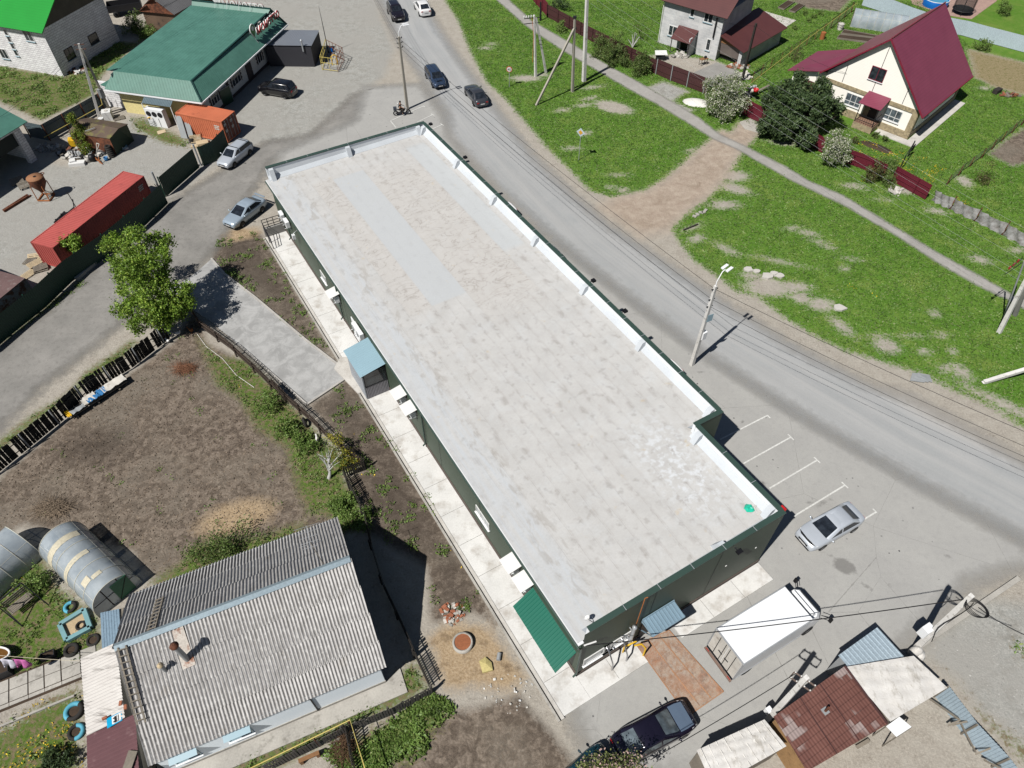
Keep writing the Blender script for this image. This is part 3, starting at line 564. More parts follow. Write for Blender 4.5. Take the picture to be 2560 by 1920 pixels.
for px,wd in ((('c3',865,785),2.0),(('c3',1005,690),1.9)):
    a,z=WS.at(*px); window(store,WS,a,1.7,wd,.95,mull=0,glass='glass_pale',fr=.12)
m=MB()
for px in (('c3',1775,170),('c3',1988,35)):
    a,z=WS.at(*px); m.cyl(WS.p(a,z,.0),.07,.03,10,0,WS.N)
m.build('vent_disc',MATS['white_plain'],store)
# apron, drain and kerb along the west and south sides
ap=MB(); A0=pl('b1',[(185,392),(370,720),(600,1120),(740,1300)]); A1=pl('b2',[(1000,360),(1300,820),(1500,1200),(1750,1640)]); A2=pl('c3',[(250,690),(600,1275),(645,1268)])
def bz(xy): 
    d=V((xy[0],xy[1],0))-BO; return d.x*.853+d.y*.5216,d.y*.862-d.x*.507
lw=[(bz(p)) for p in list(A0)+list(A1)+list(A2)[:2]]
aw=-1.9
m=MB(); m.prism([B(-.05,49.3),B(aw,49.3),B(aw,-1.5),B(-.05,-1.5)],.1)
for b in np.arange(.6,49,2.55): m.obox(B(-.1,b,.1),-BU*1.75,BV*.02,(0,0,.004),1)
apo=m.build('apron',[mk('apron_concrete',C(230,229,226,.6),.88,var=.22,fine=.14,vs=.6,col2=C(196,190,182),c2=(.5,.72),c2s=.9,bump=.2,bs=25),mk('joint_dark',C(120,117,112),.9)],kind='structure')
m=MB(); m.prism([B(aw,49.3),B(aw-.2,49.3),B(aw-.2,-1.6),B(aw,-1.6)],.14); m.build('apron_kerb',MATS['concrete_white'],kind='structure')
m=MB(); m.prism([B(aw-.2,49.3),B(aw-.28,49.3),B(aw-.28,-1.6),B(aw-.2,-1.6)],.05); m.prism([B(aw-.28,49.3),B(aw-.42,49.3),B(aw-.42,-1.6),B(aw-.28,-1.6)],.12,1); m.build('drain',[MATS['black_plastic'],MATS['concrete']],kind='structure')
m=MB(); m.prism([B(-.04,-.06),B(-.04,-1.5),B(4.04,-1.5),B(4.04,-.06)],.1); m.prism([B(6.7,-.06),B(6.7,-1.4),B(14.1,-1.42),B(14.1,-.06)],.1)
for a in (2.0,9.2,11.7): m.obox(B(a,-.1,.1),BU*.02,-BV*1.3,(0,0,.003),1)
m.build('south_apron',[MATS['apron_concrete'],MATS['joint_dark']],kind='structure')
# end wall and railing at the north end of the walkway
m=MB(); m.obox(B(-.06,49.32,0),-BU*1.95,BV*.28,(0,0,1.0)); tag(m.build('retaining_wall',MATS['concrete_grey']),'low grey concrete wall closing the far end of the walkway beside the silver saloon','wall')
rl=thing('steel_railing','dark steel railing on the low concrete wall at the far end of the walkway','railing',B(-1.0,49.4))
m=MB()
for a in (-.3,-.9,-1.45,-1.95): m.beam(B(a,49.46,1.0),B(a,49.46,1.95),.05,.05)
m.build('post',MATS['dark_metal'],rl)
m=MB()
for z in (1.3,1.62,1.95): m.beam(B(-.15,49.46,z),B(-1.98,49.46,z),.045,.045)
m.build('rail',MATS['dark_metal'],rl)
m=MB()
for z in (.55,.95,1.3): m.beam(B(-1.98,49.4,z+.6),B(-1.98,47.2,z-.05),.045,.045)
for b in (47.2,48.3): m.beam(B(-1.98,b,.1),B(-1.98,b,1.3+.5*(b-47.2)/2.2),.05,.05)
m.build('stair_rail',MATS['dark_metal'],rl)
# ------------------------------------------------------------------ fittings on the shop walls
def ac_unit(t,x,y,cover,label,sc=1.0):
    z=2.9; q=g(t,x,y,z)-BO; a=q.x*.507-q.y*.862; o=thing('air_conditioner',label,'air conditioner',WW.p(a,z),'air conditioners on the long green wall')
    m=MB(); WW.rect(m,a-.42*sc,z-.3*sc,a+.42*sc,z+.3*sc,.12,.45); m.build('casing',MATS['white_metal'],o)
    m=MB(); m.lathe(WW.p(a-.1,z,.455),[(.24*sc,0),(.24*sc,.02),(.05,.02)],16,0,WW.N); m.build('fan_grille',MATS['galv_dull'],o)
    m=MB()
    for s_ in (-.3,.3):
        m.beam(WW.p(a+s_,z-.33*sc,.0),WW.p(a+s_,z-.33*sc,.62),.04,.04); m.beam(WW.p(a+s_,z-.7*sc,.0),WW.p(a+s_,z-.33*sc,.5),.03,.03)
    m.build('bracket',MATS['white_metal'],o)
    if cover:
        m=MB(); m.slab([WW.p(a-.55,z+.62,.02),WW.p(a+.55,z+.62,.02),WW.p(a+.55,z+.45,.92),WW.p(a-.55,z+.45,.92)],.015)
        for s_ in (-.5,.5): m.beam(WW.p(a+s_,z-.3,.5),WW.p(a+s_,z+.46,.85),.03,.03)
        m.build('rain_cover',MATS['white_plain'],o)
ac_unit('b1',292,262,0,'white air conditioner nearest the far end railing'); ac_unit('b1',345,310,0,'white air conditioner second from the far end railing')
ac_unit('b1',690,850,1,'large air conditioner under a white cover beside the upper downpipe',1.1)
ac_unit('b1',848,1072,0,'small air conditioner above the white metal door'); ac_unit('b1',890,1115,0,'small air conditioner right beside the blue porch roof')
ac_unit('b2',1180,262,1,'covered air conditioner closest below the blue roofed porch'); ac_unit('b2',1250,372,1,'covered air conditioner second below the blue roofed porch')
ac_unit('b2',1996,1490,1,'covered air conditioner farther from the dark green canopy'); ac_unit('b2',2085,1620,1,'covered air conditioner touching the dark green canopy')
z=2.9; q=g('b1',410,405,z)-BO; a=q.x*.507-q.y*.862; o=thing('wall_speaker','white box on a bent tube bracket on the long green wall','speaker',WW.p(a,z))
m=MB(); WW.rect(m,a-.15,z-.25,a+.15,z+.2,.3,.55); m.build('casing',MATS['white_metal'],o); m=MB(); m.tube([WW.p(a+.1,z+.6,0),WW.p(a+.3,z+.5,.5),WW.p(a+.4,z-.2,.55),WW.p(a,z-.2,.4)],.025,6); m.build('bracket',MATS['galv'],o)
# dark green canopy at the south-west corner
o=thing('green_canopy','dark green corrugated canopy over the side entrance at the near corner','canopy',B(-1.2,2,2.8))
(a0,z0),(a1,z1)=WW.at('c3',395,345),WW.at('c3',705,810); zi=(z0+z1)/2; print('canopy z',z0,z1,a0,a1)
zi=min(max(zi,2.9),3.8); pi0,pi1=WW.p(a0,zi,.02),WW.p(a1,zi,.02); po0,po1=g('c3',245,490,zi-.45),g('c3',540,960,zi-.45)
m=MB(); m.corr(pi0,pi1-pi0,((po0-pi0)+(po1-pi1))/2,.2,.025,0,'trap'); m.build('roof_sheet',MATS['green_sheet'],o)
m=MB()
for f in (.1,.5,.9):
    p=pi0.lerp(pi1,f); q=po0.lerp(po1,f); m.beam(p-V((0,0,.06)),q-V((0,0,.06)),.05,.05); m.beam(p-V((0,0,.9)),q.lerp(p,.2)-V((0,0,.06)),.04,.04)
m.build('frame',MATS['dark_metal'],o)
# glazed porch with a light blue roof
Pq=[('b1',780,1275),('b1',945,1155),('b1',1080,1345),('b1',900,1445)]
o=thing('entrance_porch','grey entrance porch with a light blue ribbed roof on the long green wall','porch',g('b1',930,1400))
zb=3.0; q=[g(*p,zb) for p in Pq]; b0,b1=bz(q[1])[1],bz(q[2])[1]; aout=-1.95
b_hi,b_lo=max(b0,b1),min(b0,b1)
m=MB(); m.corr(B(.02,b_lo,3.25),BV*(b_hi-b_lo),B(aout-.15,b_lo,2.85)-B(.02,b_lo,3.25),.22,.02,0,'trap'); m.build('roof_sheet',MATS['blue_pale'],o)
m=MB(); zt=2.9
m.obox(B(aout,b_lo+.15,.0),BU*.08,BV*(b_hi-b_lo-.3),(0,0,zt-.06)); m.obox(B(aout+.08,b_hi-.25,.0),BU*(-aout-.1),BV*.08,(0,0,zt))
m.build('wall',mk('porch_grey',C(176,182,190),.5,var=.12),o)
m=MB(); m.corr(B(aout+.1,b_lo+.12,.05),BU*(-aout-.15),(0,0,1.35),.12,.015,0,'trap'); m.build('corrugated_panel',mk('panel_grey',C(150,148,154),.5,var=.1),o)
m=MB()
for a in (aout+.1,-.12,): m.obox(B(a,b_lo+.1,1.4),BU*.06,BV*.06,(0,0,1.5))
m.obox(B(aout+.1,b_lo+.1,2.85),BU*(-aout-.2),BV*.06,(0,0,.06)); m.obox(B(aout+.1,b_lo+.1,1.4),BU*(-aout-.2),BV*.06,(0,0,.06)); m.build('window_frame',MATS['dark_metal'],o)
m=MB(); m.obox(B(aout+.16,b_lo+.14,1.46),BU*(-aout-.3),BV*.02,(0,0,1.38)); m.build('pane',MATS['glass_dark'],o)
m=MB(); m.prism([B(-.06,b_hi+1.0),B(-2.0,b_hi+2.1),B(-2.9,b_hi+1.2),B(-2.3,b_lo+1),B(-.06,b_lo+1)],.16); m.build('porch_step',MATS['concrete_white'],kind='structure')
# metal bay with a light blue corrugated roof on the south wall
o=thing('blue_canopy','light blue corrugated canopy over the loading door above the rusty plate','canopy',g('c3',1310,640))
(a0,z0),(a1,z1)=WS.at('c3',1165,570),WS.at('c3',1385,415); print('bc',a0,z0,a1,z1)
zc=2.9; q=[g('c3',x,y,zc) for x,y in ((1165,570),(1385,415),(1460,560),(1235,715))]; a0=bz(q[0])[0]; a1=bz(q[1])[0]; bo=min(bz(q[2])[1],bz(q[3])[1])
m=MB(); m.corr(B(a0,-.1,zc+.12),BU*(a1-a0),B(a0,bo,zc-.06)-B(a0,-.1,zc+.12),.24,.035,0,'trap'); m.build('roof_sheet',MATS['blue_sheet'],o)
m=MB(); m.obox(B(a0,-.04,zc-.4),BU*(a1-a0),-BV*.06,(0,0,.62)); m.beam(B(a0,bo,zc-.1),B(a1,bo,zc-.1),.07,.07); m.beam(B(a0,-.1,zc-.08),B(a0,bo,zc-.1),.06,.06); m.beam(B(a1,-.1,zc-.08),B(a1,bo,zc-.1),.06,.06)
m.beam(B(a0,-.03,zc-1.2),B(a0,bo,zc-.14),.05,.05); m.beam(B(a1,-.03,zc-1.2),B(a1,bo,zc-.14),.05,.05); m.build('frame',MATS['blue_sheet'],o)
door(store,WS,(a0+a1)/2,.05,2.0,2.35,'dark_metal','grey loading door under the light blue canopy')
# flue, gas pipe, rods, handrails, floodlights
a,z=WS.at('c3',1112,625,.3); o=thing('steel_flue','shiny insulated steel flue standing up the green end wall','chimney',WS.p(a,0,.3))
a2,z2=WS.at('c3',1150,500,.3); m=MB(); z2=min(z2,3.6); m.cyl(WS.p(a+.1,1.1,.32),.11,z2-1.1,12); m.build('pipe',MATS['galv'],o); m=MB(); m.lathe(WS.p(a+.1,z2,.32),[(.14,-.05),(.14,.06),(.02,.13)],12); m.build('cap',MATS['galv'],o)
m=MB(); m.beam(WS.p(a+.1,1.6,0),WS.p(a+.1,1.6,.3),.06,.06); m.beam(WS.p(a+.1,2.9,0),WS.p(a+.1,2.9,.3),.06,.06); m.build('bracket',MATS['galv'],o)
m=MB(); a0,_=WS.at('c3',1075,705,.4); m.tube([WS.p(a0,.4,.35),WS.p(a0,1.2,.35),WS.p(a0+.25,1.5,.45),WS.p(a0+.7,1.5,.5)],.055,8); m.tube([WS.p(a0+.5,1.3,.6),WS.p(a0+.9,1.35,.75),WS.p(a0+1.05,1.1,1.0),WS.p(a0+1.0,.05,1.05)],.055,8); tag(m.build('gas_pipe',MATS['yellow']),'bent yellow gas pipe at the foot of the green end wall','pipe')
a,_=WS.at('c3',1175,490,.15); m=MB(); m.tube([WS.p(a,3.0,.12),WS.p(a,6.7,.12),WS.p(a+.1,6.85,.2)],.03,6); tag(m.build('gas_riser',MATS['rust_orange']),'thin orange vent pipe rising up the green end wall past the roof edge','pipe')
for px,lab in ((('c3',975,775),'shiny steel handrail on the left of the end wall window pair'),(('c3',1078,720),'shiny steel handrail on the right of the end wall window pair')):
    a,_=WS.at(*px,.5); m=MB(); m.tube([WS.p(a-.1,2.1,.02),WS.p(a-.1,2.1,.3),WS.p(a,.9,.75),WS.p(a,.05,.8)],.05,8); m.disc(WS.p(a,.056,.8),.12,10); tag(m.build('handrail',MATS['chrome']),lab,'handrail','handrails by the end wall windows')
for b,lab in ((43.1,'black floodlight on the roof edge near the two parked white cars'),(22.6,'black floodlight on the middle of the road side roof edge'),(18.6,'black floodlight beside the white car behind the roof edge'),(50.2,'dark round floodlight at the far corner of the roof edge')):
    p=B(16.3,b,6.15); o=thing('floodlight',lab,'floodlight',p,'floodlights on the road side of the shop')
    m=MB(); m.beam(p-BU*.15,p+BU*.25,.05,.05); m.build('arm',MATS['dark_metal'],o); m=MB(); m.obox(p+BU*.2-BV*.16-V((0,0,.06)),BU*.3,BV*.32,(0,0,.16)); m.build('lamp_head',MATS['black_plastic'],o)
for a,lab in ((10.2,'black floodlight at the top of the green end wall'),):
    p=WS.p(a,6.0,.1); o=thing('floodlight',lab,'floodlight',p); m=MB(); m.beam(p,p+WS.N*.3,.05,.05); m.build('arm',MATS['dark_metal'],o); m=MB(); m.obox(p+WS.N*.22-BU*.18,BU*.36,WS.N*.26,(0,0,.14)); m.build('lamp_head',MATS['black_plastic'],o)
# things lying on the roof
p=B(13.0,1.55,rz(13)); m=MB(); pts=[]
for i in range(14):
    an=2*math.pi*i/14; rr=.26+.12*rnd.random(); pts.append((math.cos(an)*rr,math.sin(an)*rr))
m.add([p+V((x,y,.03)) for x,y in pts]+[p+V((x*.55,y*.55,.16+.1*rnd.random())) for x,y in pts]+[p+V((0,0,.2))],[(i,(i+1)%14,14+(i+1)%14,14+i) for i in range(14)]+[(14+i,14+(i+1)%14,28) for i in range(14)])
tag(m.build('plastic_bag',mk('bag_teal',C(40,200,168),.4,var=.4)),'crumpled turquoise plastic bag on the flat roof','bag')
p=B(13.45,1.15,rz(13.4)+.03); m=MB(); m.torus(p,.36,.014,24,5); m.torus(p+V((.08,.05,.03)),.3,.014,24,5); m.tube([p+BU*.3,p+BU*.55+V((0,0,.03)),p+BU*.3-BV*.4,p-BV*.7-BU*.4],.014,5); tag(m.build('cable_coil',MATS['white_dirty']),'loose coil of pale cable beside the turquoise bag','cable')
p=B(.75,.75,rz(.8)); o=thing('antenna_dish','small white dish antenna at the near corner of the roof','antenna',p); m=MB(); m.tube([p+BU*.35-BV*.2,p+V((0,0,.6))],.02,6); m.build('mast',MATS['dark_metal'],o); m=MB(); m.lathe(p+V((0,0,.62)),[(.02,0),(.1,.02),(.17,.07)],14,0,(-.5,.2,.6)); m.build('dish',MATS['white_plain'],o)
p=B(14.12,.0,6.1); m=MB(); m.obox(p+BU*.02+BV*.1,BU*.12,BV*.35,(0,0,.3)); tag(m.build('small_sign',MATS['red']),'small red sign box at the near road side corner of the shop','sign')
# rusty steel plate in front of the end wall
n=NM('rusty_plate',.85,.1,.3); a_=n.noise(1.4,6,.7); b_=n.noise(5,5,.7); c=n.mix(n.rng(a_,.36,.6),C(166,126,100),C(188,168,150)); c=n.mix(n.math('MULTIPLY',n.rng(n.noise(1.1,6,.72),.5,.64),.75),c,C(122,112,106)); c=n.mix(n.math('MULTIPLY',n.rng(b_,.45,.66),.75),c,C(190,182,172)); c=n.mix(n.math('MULTIPLY',n.rng(n.noise(.6,5,.7),.5,.62),.5),c,C(182,122,84)); n.col(n.scale(c,n.rng(n.noise(30,2),.3,.7,.8,1.2))); n.bump(b_,.4,.01)
PQ=[g('c3',x,y) for x,y in ((1135,765),(1375,660),(1770,1105),(1510,1285))]
o=thing('steel_plate','large rusty steel plate with welded seams lying on the concrete yard','metal plate',g('c3',1450,960)); m=MB(); m.prism(PQ,.06); m.build('plate',n.m,o)
m=MB(); e=lambda f,h:(PQ[0].lerp(PQ[1],f).lerp(PQ[3].lerp(PQ[2],f),h))+V((0,0,.065))
for f in (.36,.68): m.beam(e(f,.02),e(f,.98),.06,.02)
for f in (.0,1): m.beam(e(f,.0),e(f,1),.05,.03)
for h in (0,1): m.beam(e(0,h),e(1,h),.05,.03)
m.build('weld_seam',mk('seam_rust',C(186,140,106),.85,var=.4,fine=.3,col2=C(150,130,118)),o)
# ------------------------------------------------------------------ fences
def fence(name,label,pts,h,mat,style='picket',pitch=.13,pw=.09,post=2.6,pmat=None,rails=(.35,.8),lean=0,group=None,cat='fence',pr=.045,rmat=None,railoff=.05,seed=1):
    r_=random.Random(seed); pts=[V(p) for p in pts]; o=thing(name,label,cat,pts[0],group); m=MB(); mr=MB(); posts=[]; rem=0
    for i in range(len(pts)-1):
        a,b=pts[i],pts[i+1]; L=(b-a).length; d=(b-a).normalized(); nn=V((-d.y,d.x,0)); up=V((0,0,h))
        if style=='picket':
            k=int(L/pitch)
            for j in range(k):
                hh=h*(.95+.1*r_.random()); p=a+d*(j*pitch+.02); tl=d*(r_.random()-.5)*.06+nn*lean
                m.obox(p+V((0,0,.08)),d*pw*(.9+.2*r_.random()),nn*.022,V((0,0,hh-.08))+tl)
        elif style in('sheet','box'):
            m.corr(a+V((0,0,.06)),d*L,(0,0,h),pitch,.022,0,'box')
        for f in rails:
            if style!='mesh': mr.beam(a-nn*railoff+V((0,0,h*f)),b-nn*railoff+V((0,0,h*f)),.04,.06)
        s_=-rem
        while s_<L:
            if s_>=0: posts.append(a+d*s_-nn*railoff*2)
            s_+=post
        rem=L-(s_-post)
        if style=='mesh':
            for f in rails: mr.beam(a+V((0,0,h*f)),b+V((0,0,h*f)),.03,.03)
            k=int(L/.16)
            for j in range(k): m.beam(a+d*(j*.16)+V((0,0,.05)),a+d*min(j*.16+h*.9,L)+V((0,0,h*.95)),.006,.006); m.beam(a+d*(j*.16)+V((0,0,h*.95)),a+d*min(j*.16+h*.9,L)+V((0,0,.05)),.006,.006)
    if m.v: m.build('pickets' if style=='picket' else ('mesh_panel' if style=='mesh' else 'panel'),mat,o)
    if mr.v: mr.build('rail',rmat or mat,o)
    for p in posts:
        q=MB(); q.box(p,(pr*2,pr*2,h*1.04)); q.build('post',pmat or mat,o)
    return o
def gs(t,pts): return [g(t,*p) for p in pts]
fence('picket_fence','black picket fence with pale posts between the dug garden and the lane',gs('a2',[(-260,1000),(0,820),(160,690),(480,430),(640,268),(800,160),(965,62)])+gs('a1',[(1150,1228),(1250,1150)]),1.7,mk('paint_black',C(38,38,36),.8,var=.5,fine=.3),pitch=.26,pw=.24,post=2.5,pmat=MATS['galv_dull'],rails=(.3,.75),pr=.04)
fence('picket_fence','weathered brown picket fence beside the sloping concrete driveway',gs('a1',[(1385,950),(1480,1090),(1680,1235),(1900,1435),(2090,1630)])+gs('b2',[(250,205),(380,335),(520,455),(640,575),(780,690),(905,790)]),1.2,mk('picket_brown',C(84,72,64),.9,var=.6,fine=.5),pitch=.12,pw=.07,seed=2)
fence('picket_fence','old grey picket fence with a jog running down past the slate roofed house',gs('b2',[(920,800),(765,855),(870,1060),(925,1180)])+gs('b3',[(965,60),(1060,370),(1180,620),(1290,870),(1390,1085)]),1.25,MATS['wood_dark'],pitch=.14,pw=.085,seed=3)
fence('picket_fence','old grey picket fence in front of the slate roofed house by the yellow pipe',gs('b3',[(1405,1115),(1130,1265),(830,1385),(600,1495),(190,1690)]),1.2,mk('wood_fence_grey',C(96,92,88),.9,var=.5,fine=.4),pitch=.15,pw=.11,seed=4)
fence('picket_fence','short dark picket fence under the yellow gas pipe at the bottom edge',gs('b3',[(795,1400),(850,1690)]),1.5,MATS['wood_dark'],pitch=.16,pw=.08,seed=5)
# ------------------------------------------------------------------ slate-roofed house
NE,NW_,BE,BW=g('b3',1065,925,2.5),g('a3',1080,1650,2.5),g('b2',710,1140,2.5),g('a3',945,395,2.5); RE,RW=g('b2',800,1440,6.35),g('a3',830,780,6.35)
hs=thing('slate_house','low house with a big wavy grey slate roof and pale blue cladding','house',(NE+NW_+BE+BW)/4-V((0,0,2.5)))
n=NM('slate',.9,0,.15); a_=n.noise(.5,5,.65); b_=n.noise(4,5,.65); st=n.noise(1.0,4,.6,n.map((1.2,1.2,.5))); ss=n.noise(2.2,5,.7,n.map((1.6,.5,.5),rot=(0,0,R(24))))
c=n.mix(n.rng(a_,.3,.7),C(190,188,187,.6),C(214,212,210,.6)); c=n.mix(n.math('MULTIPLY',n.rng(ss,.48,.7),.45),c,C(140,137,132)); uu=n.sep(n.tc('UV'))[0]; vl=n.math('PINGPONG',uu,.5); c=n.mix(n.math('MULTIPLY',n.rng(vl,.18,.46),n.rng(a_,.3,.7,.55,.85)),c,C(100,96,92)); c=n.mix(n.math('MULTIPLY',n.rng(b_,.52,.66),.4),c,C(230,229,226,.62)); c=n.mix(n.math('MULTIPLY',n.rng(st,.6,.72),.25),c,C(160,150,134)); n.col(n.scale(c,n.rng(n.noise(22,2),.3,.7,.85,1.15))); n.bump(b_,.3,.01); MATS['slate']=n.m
def slope(par,name,e0,e1,r0,r1,mat,rows,pitch=.19,amp=.042):
    m=MB()
    for k in range(rows):
        f0,f1=k/rows-(.03 if k else 0),(k+1)/rows; lift=V((0,0,.025*(k)))
        p=r0.lerp(e0,1-f0)+V((0,0,.018*(1 if 1 else 0))); q=r1.lerp(e1,1-f0); p2=r0.lerp(e0,1-f1); q2=r1.lerp(e1,1-f1)
        m.corr(p+V((0,0,.03)) if k else p,q-p,(p2-p)+(V((0,0,-.03)) if k else V((0,0,0))),pitch,amp,0,'sine',6)
    e_=(r1-r0).normalized(); s_=(e0-r0).normalized(); W_=max(1,int(round((r1-r0).length/pitch)))/(r1-r0).length
    return m.build(name,mat,par,uvf=lambda c,n_:((c-r0).dot(e_)*W_,(c-r0).dot(s_)))
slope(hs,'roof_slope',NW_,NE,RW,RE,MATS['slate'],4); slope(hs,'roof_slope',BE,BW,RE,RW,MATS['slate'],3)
d=(NE-NW_).normalized(); pn=V((d.y,-d.x,0)); 
m=MB(); up=V((0,0,1))
m.slab([RW+pn*.22-up*.06,RE+pn*.22-up*.06,RE+up*.09,RW+up*.09],.012); m.slab([RW-pn*.22-up*.06,RE-pn*.22-up*.06,RE+up*.09,RW+up*.09],.012); m.build('ridge_cap',mk('galv_blue',C(168,186,196),.4,metal=.3,var=.15),hs)
n=NM('cladding_pale',.5,0,.3); zz=n.sep(n.tc('UV'))[1]; n.col(n.scale(n.mix(n.noise(.6,3),C(226,236,244,.95),C(232,240,246,.95)),n.rng(n.math('FRACT',n.math('MULTIPLY',zz,5)),.0,.14,.78,1.0))); MATS['cladding_pale']=n.m
m=MB(); ii=.14
w0,w1,w2,w3=[V((p.x,p.y,0)) for p in (NW_+pn*-ii+d*.3,NE-pn*ii-d*.35,BE+pn*ii-d*.35,BW+pn*ii+d*.3)]
for p,q in ((w0,w1),(w2,w3)): m.add([p+up*.3,q+up*.3,q+up*2.62,p+up*2.62],[(0,1,2,3)])
rr=RE-d*.35; rl_=RW+d*.3
m.add([w1+up*.3,w2+up*.3,w2+up*2.62,V((rr.x,rr.y,6.2)),w1+up*2.62],[(0,1,2,3,4)]); m.add([w3+up*.3,w0+up*.3,w0+up*2.62,V((rl_.x,rl_.y,6.2)),w3+up*2.62],[(0,1,2,3,4)])
m.build('wall',MATS['cladding_pale'],hs)
m=MB(); m.prism([w0+pn*.04,w1+pn*.04+d*.04,w2-pn*.04+d*.04,w3-pn*.04],.3); m.build('plinth',MATS['concrete'],hs)
m=MB(); m.prism([w0+pn*1.05-d*3,w1+pn*1.05+d*1.0,w1+d*1.0-pn*.4,w1+pn*.05,w0+pn*.05-d*3],.1); m.build('house_pavement',MATS['concrete'],kind='structure')
WH=Wall(w0,d,pn)
for px in (('a3',1740,1410),('a3',1350,1570)):
    a,z=WH.at(*px); o=window(hs,WH,a,1.45,1.3,1.0,'blue_pale','glass_dark',1,True); m=MB(); m.slab([WH.p(a-.7,2.08,.02),WH.p(a+.7,2.08,.02),WH.p(a+.7,1.98,.35),WH.p(a-.7,1.98,.35)],.015); m.build('awning',MATS['blue_pale'],o)
m=MB()
for px in (('b3',550,1210),): 
    a,z=WH.at(*px); m.tube([WH.p(a,2.5,.05),WH.p(a,.2,.05)],.04,6)
m.build('downpipe',MATS['dark_metal'],hs)
Nn=(NE-NW_).cross(RW-NW_).normalized(); Nb=(BW-BE).cross(RE-BE).normalized()
def onroof(x,y,t='a3',lift=.05): return hit(t,x,y,NW_+Nn*lift,Nn)
def ladder(label,p,q,wd,mat,nr,group='wooden ladders on the slate roof'):
    o=thing('ladder',label,'ladder',p,group); dd=(q-p).normalized(); s_=dd.cross(V((0,0,1))).normalized()*wd/2
    m=MB(); m.beam(p-s_,q-s_,.07,.05); m.beam(p+s_,q+s_,.07,.05); m.build('stile',mat,o); m=MB()
    for i in range(nr):
        c_=p.lerp(q,(i+.5)/nr)+V((0,0,.05)); m.beam(c_-s_*1.35,c_+s_*1.35,.05,.05)
    m.build('rung',mat,o)
ladder('long wooden ladder lying down the near slope of the slate roof',onroof(885,775,lift=.12),onroof(1030,1335,lift=.12),.38,MATS['wood_grey'],12)
ladder('short wooden ladder on the far slope of the slate roof',hit('a3',1165,420,BE+Nb*.12,Nb),hit('a3',1100,660,BE+Nb*.12,Nb),.34,MATS['wood_grey'],9)
b_=onroof(1360,865); tp=zat('a3',1270,765,b_); print('chim',tp,b_.z)
o=thing('chimney_pipe','tall stove pipe with a rusty cap standing on a rusty flashing sheet','chimney',b_); m=MB(); m.cyl(b_-up*.4,.14,tp-b_.z+.3,12); m.build('pipe',MATS['galv_dull'],o); m=MB(); m.lathe(V((b_.x,b_.y,tp)),[(.22,-.08),(.23,.0),(.05,.14)],14); m.disc(V((b_.x,b_.y,tp+.12)),.08,10); m.build('cap',MATS['rust'],o)
m=MB(); m.slab([onroof(*p,lift=.07) for p in ((1250,665),(1330,625),(1425,905),(1330,945))],.012); tag(m.build('flashing_sheet',mk('rust_white',C(214,206,196),.7,var=.3,col2=C(150,92,62),c2=(.5,.62),c2s=1.6)),'rust stained pale flashing sheet laid on the slate roof','sheet')
b_=onroof(1200,945); o=thing('vent_pipe','short pale vent pipe on the slate roof left of the stove pipe','vent',b_); m=MB(); m.cyl(b_-up*.3,.1,.95,10); m.build('pipe',MATS['galv_dull'],o); m=MB(); m.lathe(b_+up*.65,[(.15,-.05),(.16,.03),(.02,.12)],12); m.build('cap',MATS['wood_pale'],o)
b_=hit('b2',610,1490,BE+Nb*.03,Nb); o=thing('tv_antenna','spindly metal television antenna by the ridge of the slate roof','antenna',b_); m=MB(); t_=b_+V((-.5,.5,1.9)); m.tube([b_,t_],.022,5); m.build('mast',MATS['wood_grey'],o); m=MB(); dx=V((.35,-.94,0))
m.beam(t_-dx*.9,t_+dx*.6,.025,.025); e=V((.94,.35,0))
for i,l in enumerate((.9,.8,.7,.62,.55)): m.beam(t_+dx*(-.85+.33*i)-e*l/1.3,t_+dx*(-.85+.33*i)+e*l/1.3,.016,.016)
m.beam(t_-up*.45-e*.6,t_-up*.45+e*.6,.02,.02); m.build('element',MATS['galv'],o)
# lean-to roofs on the west side
LQ=[g('a3',*p,2.3) for p in ((585,865),(630,1425),(975,1290),(820,780))]
lt=thing('lean_to','lean-to with a stained white slate roof against the slate roofed house','shed',(LQ[0]+LQ[2])/2-up*2.3)
n=NM('slate_white',.85,0,.15); a_=n.noise(.9,5,.65); ln=n.noise(1.2,5,.7,n.map((.35,2.4,1),rot=(0,0,R(-24)))); c=n.mix(n.rng(a_,.3,.7),C(214,209,204),C(228,224,219)); c=n.mix(n.math('MULTIPLY',n.rng(ln,.54,.66),.7),c,C(120,114,108)); n.col(c)
zr=.35; m=MB(); q0,q1,q2,q3=LQ; m.corr(q1,q0-q1,((q2-q1)+(q3-q0))/2+up*zr,.18,.025,0,'sine',6); m.build('roof',n.m,lt)
m=MB(); m.prism([V((p.x,p.y,0))*1 for p in [q.lerp((LQ[0]+LQ[2])/2,.1) for q in LQ]],2.15); m.build('wall',MATS['wood_grey'],lt)
q4,q5=g('a3',1065,1720,2.3),g('a3',640,1900,2.3); lb=thing('lean_to','lean-to with a dark plum ribbed metal roof by the bus stop sign','shed',(q1+q4)/2-up*2.3)
m=MB(); m.corr(q5-up*.01,q1-q5,((q4-q5)+(q2-q1))/2+up*zr,.22,.02,0,'trap'); m.build('roof',mk('plum_sheet',C(112,76,80),.45,var=.3,fine=.12,col2=C(150,120,120),c2=(.6,.75)),lb); m=MB(); m.prism([V((p.x,p.y,0)) for p in [q.lerp((q1+q4)/2,.1) for q in (q1,q2,q4,q5)]],2.1); m.build('wall',MATS['wood_grey'],lb)
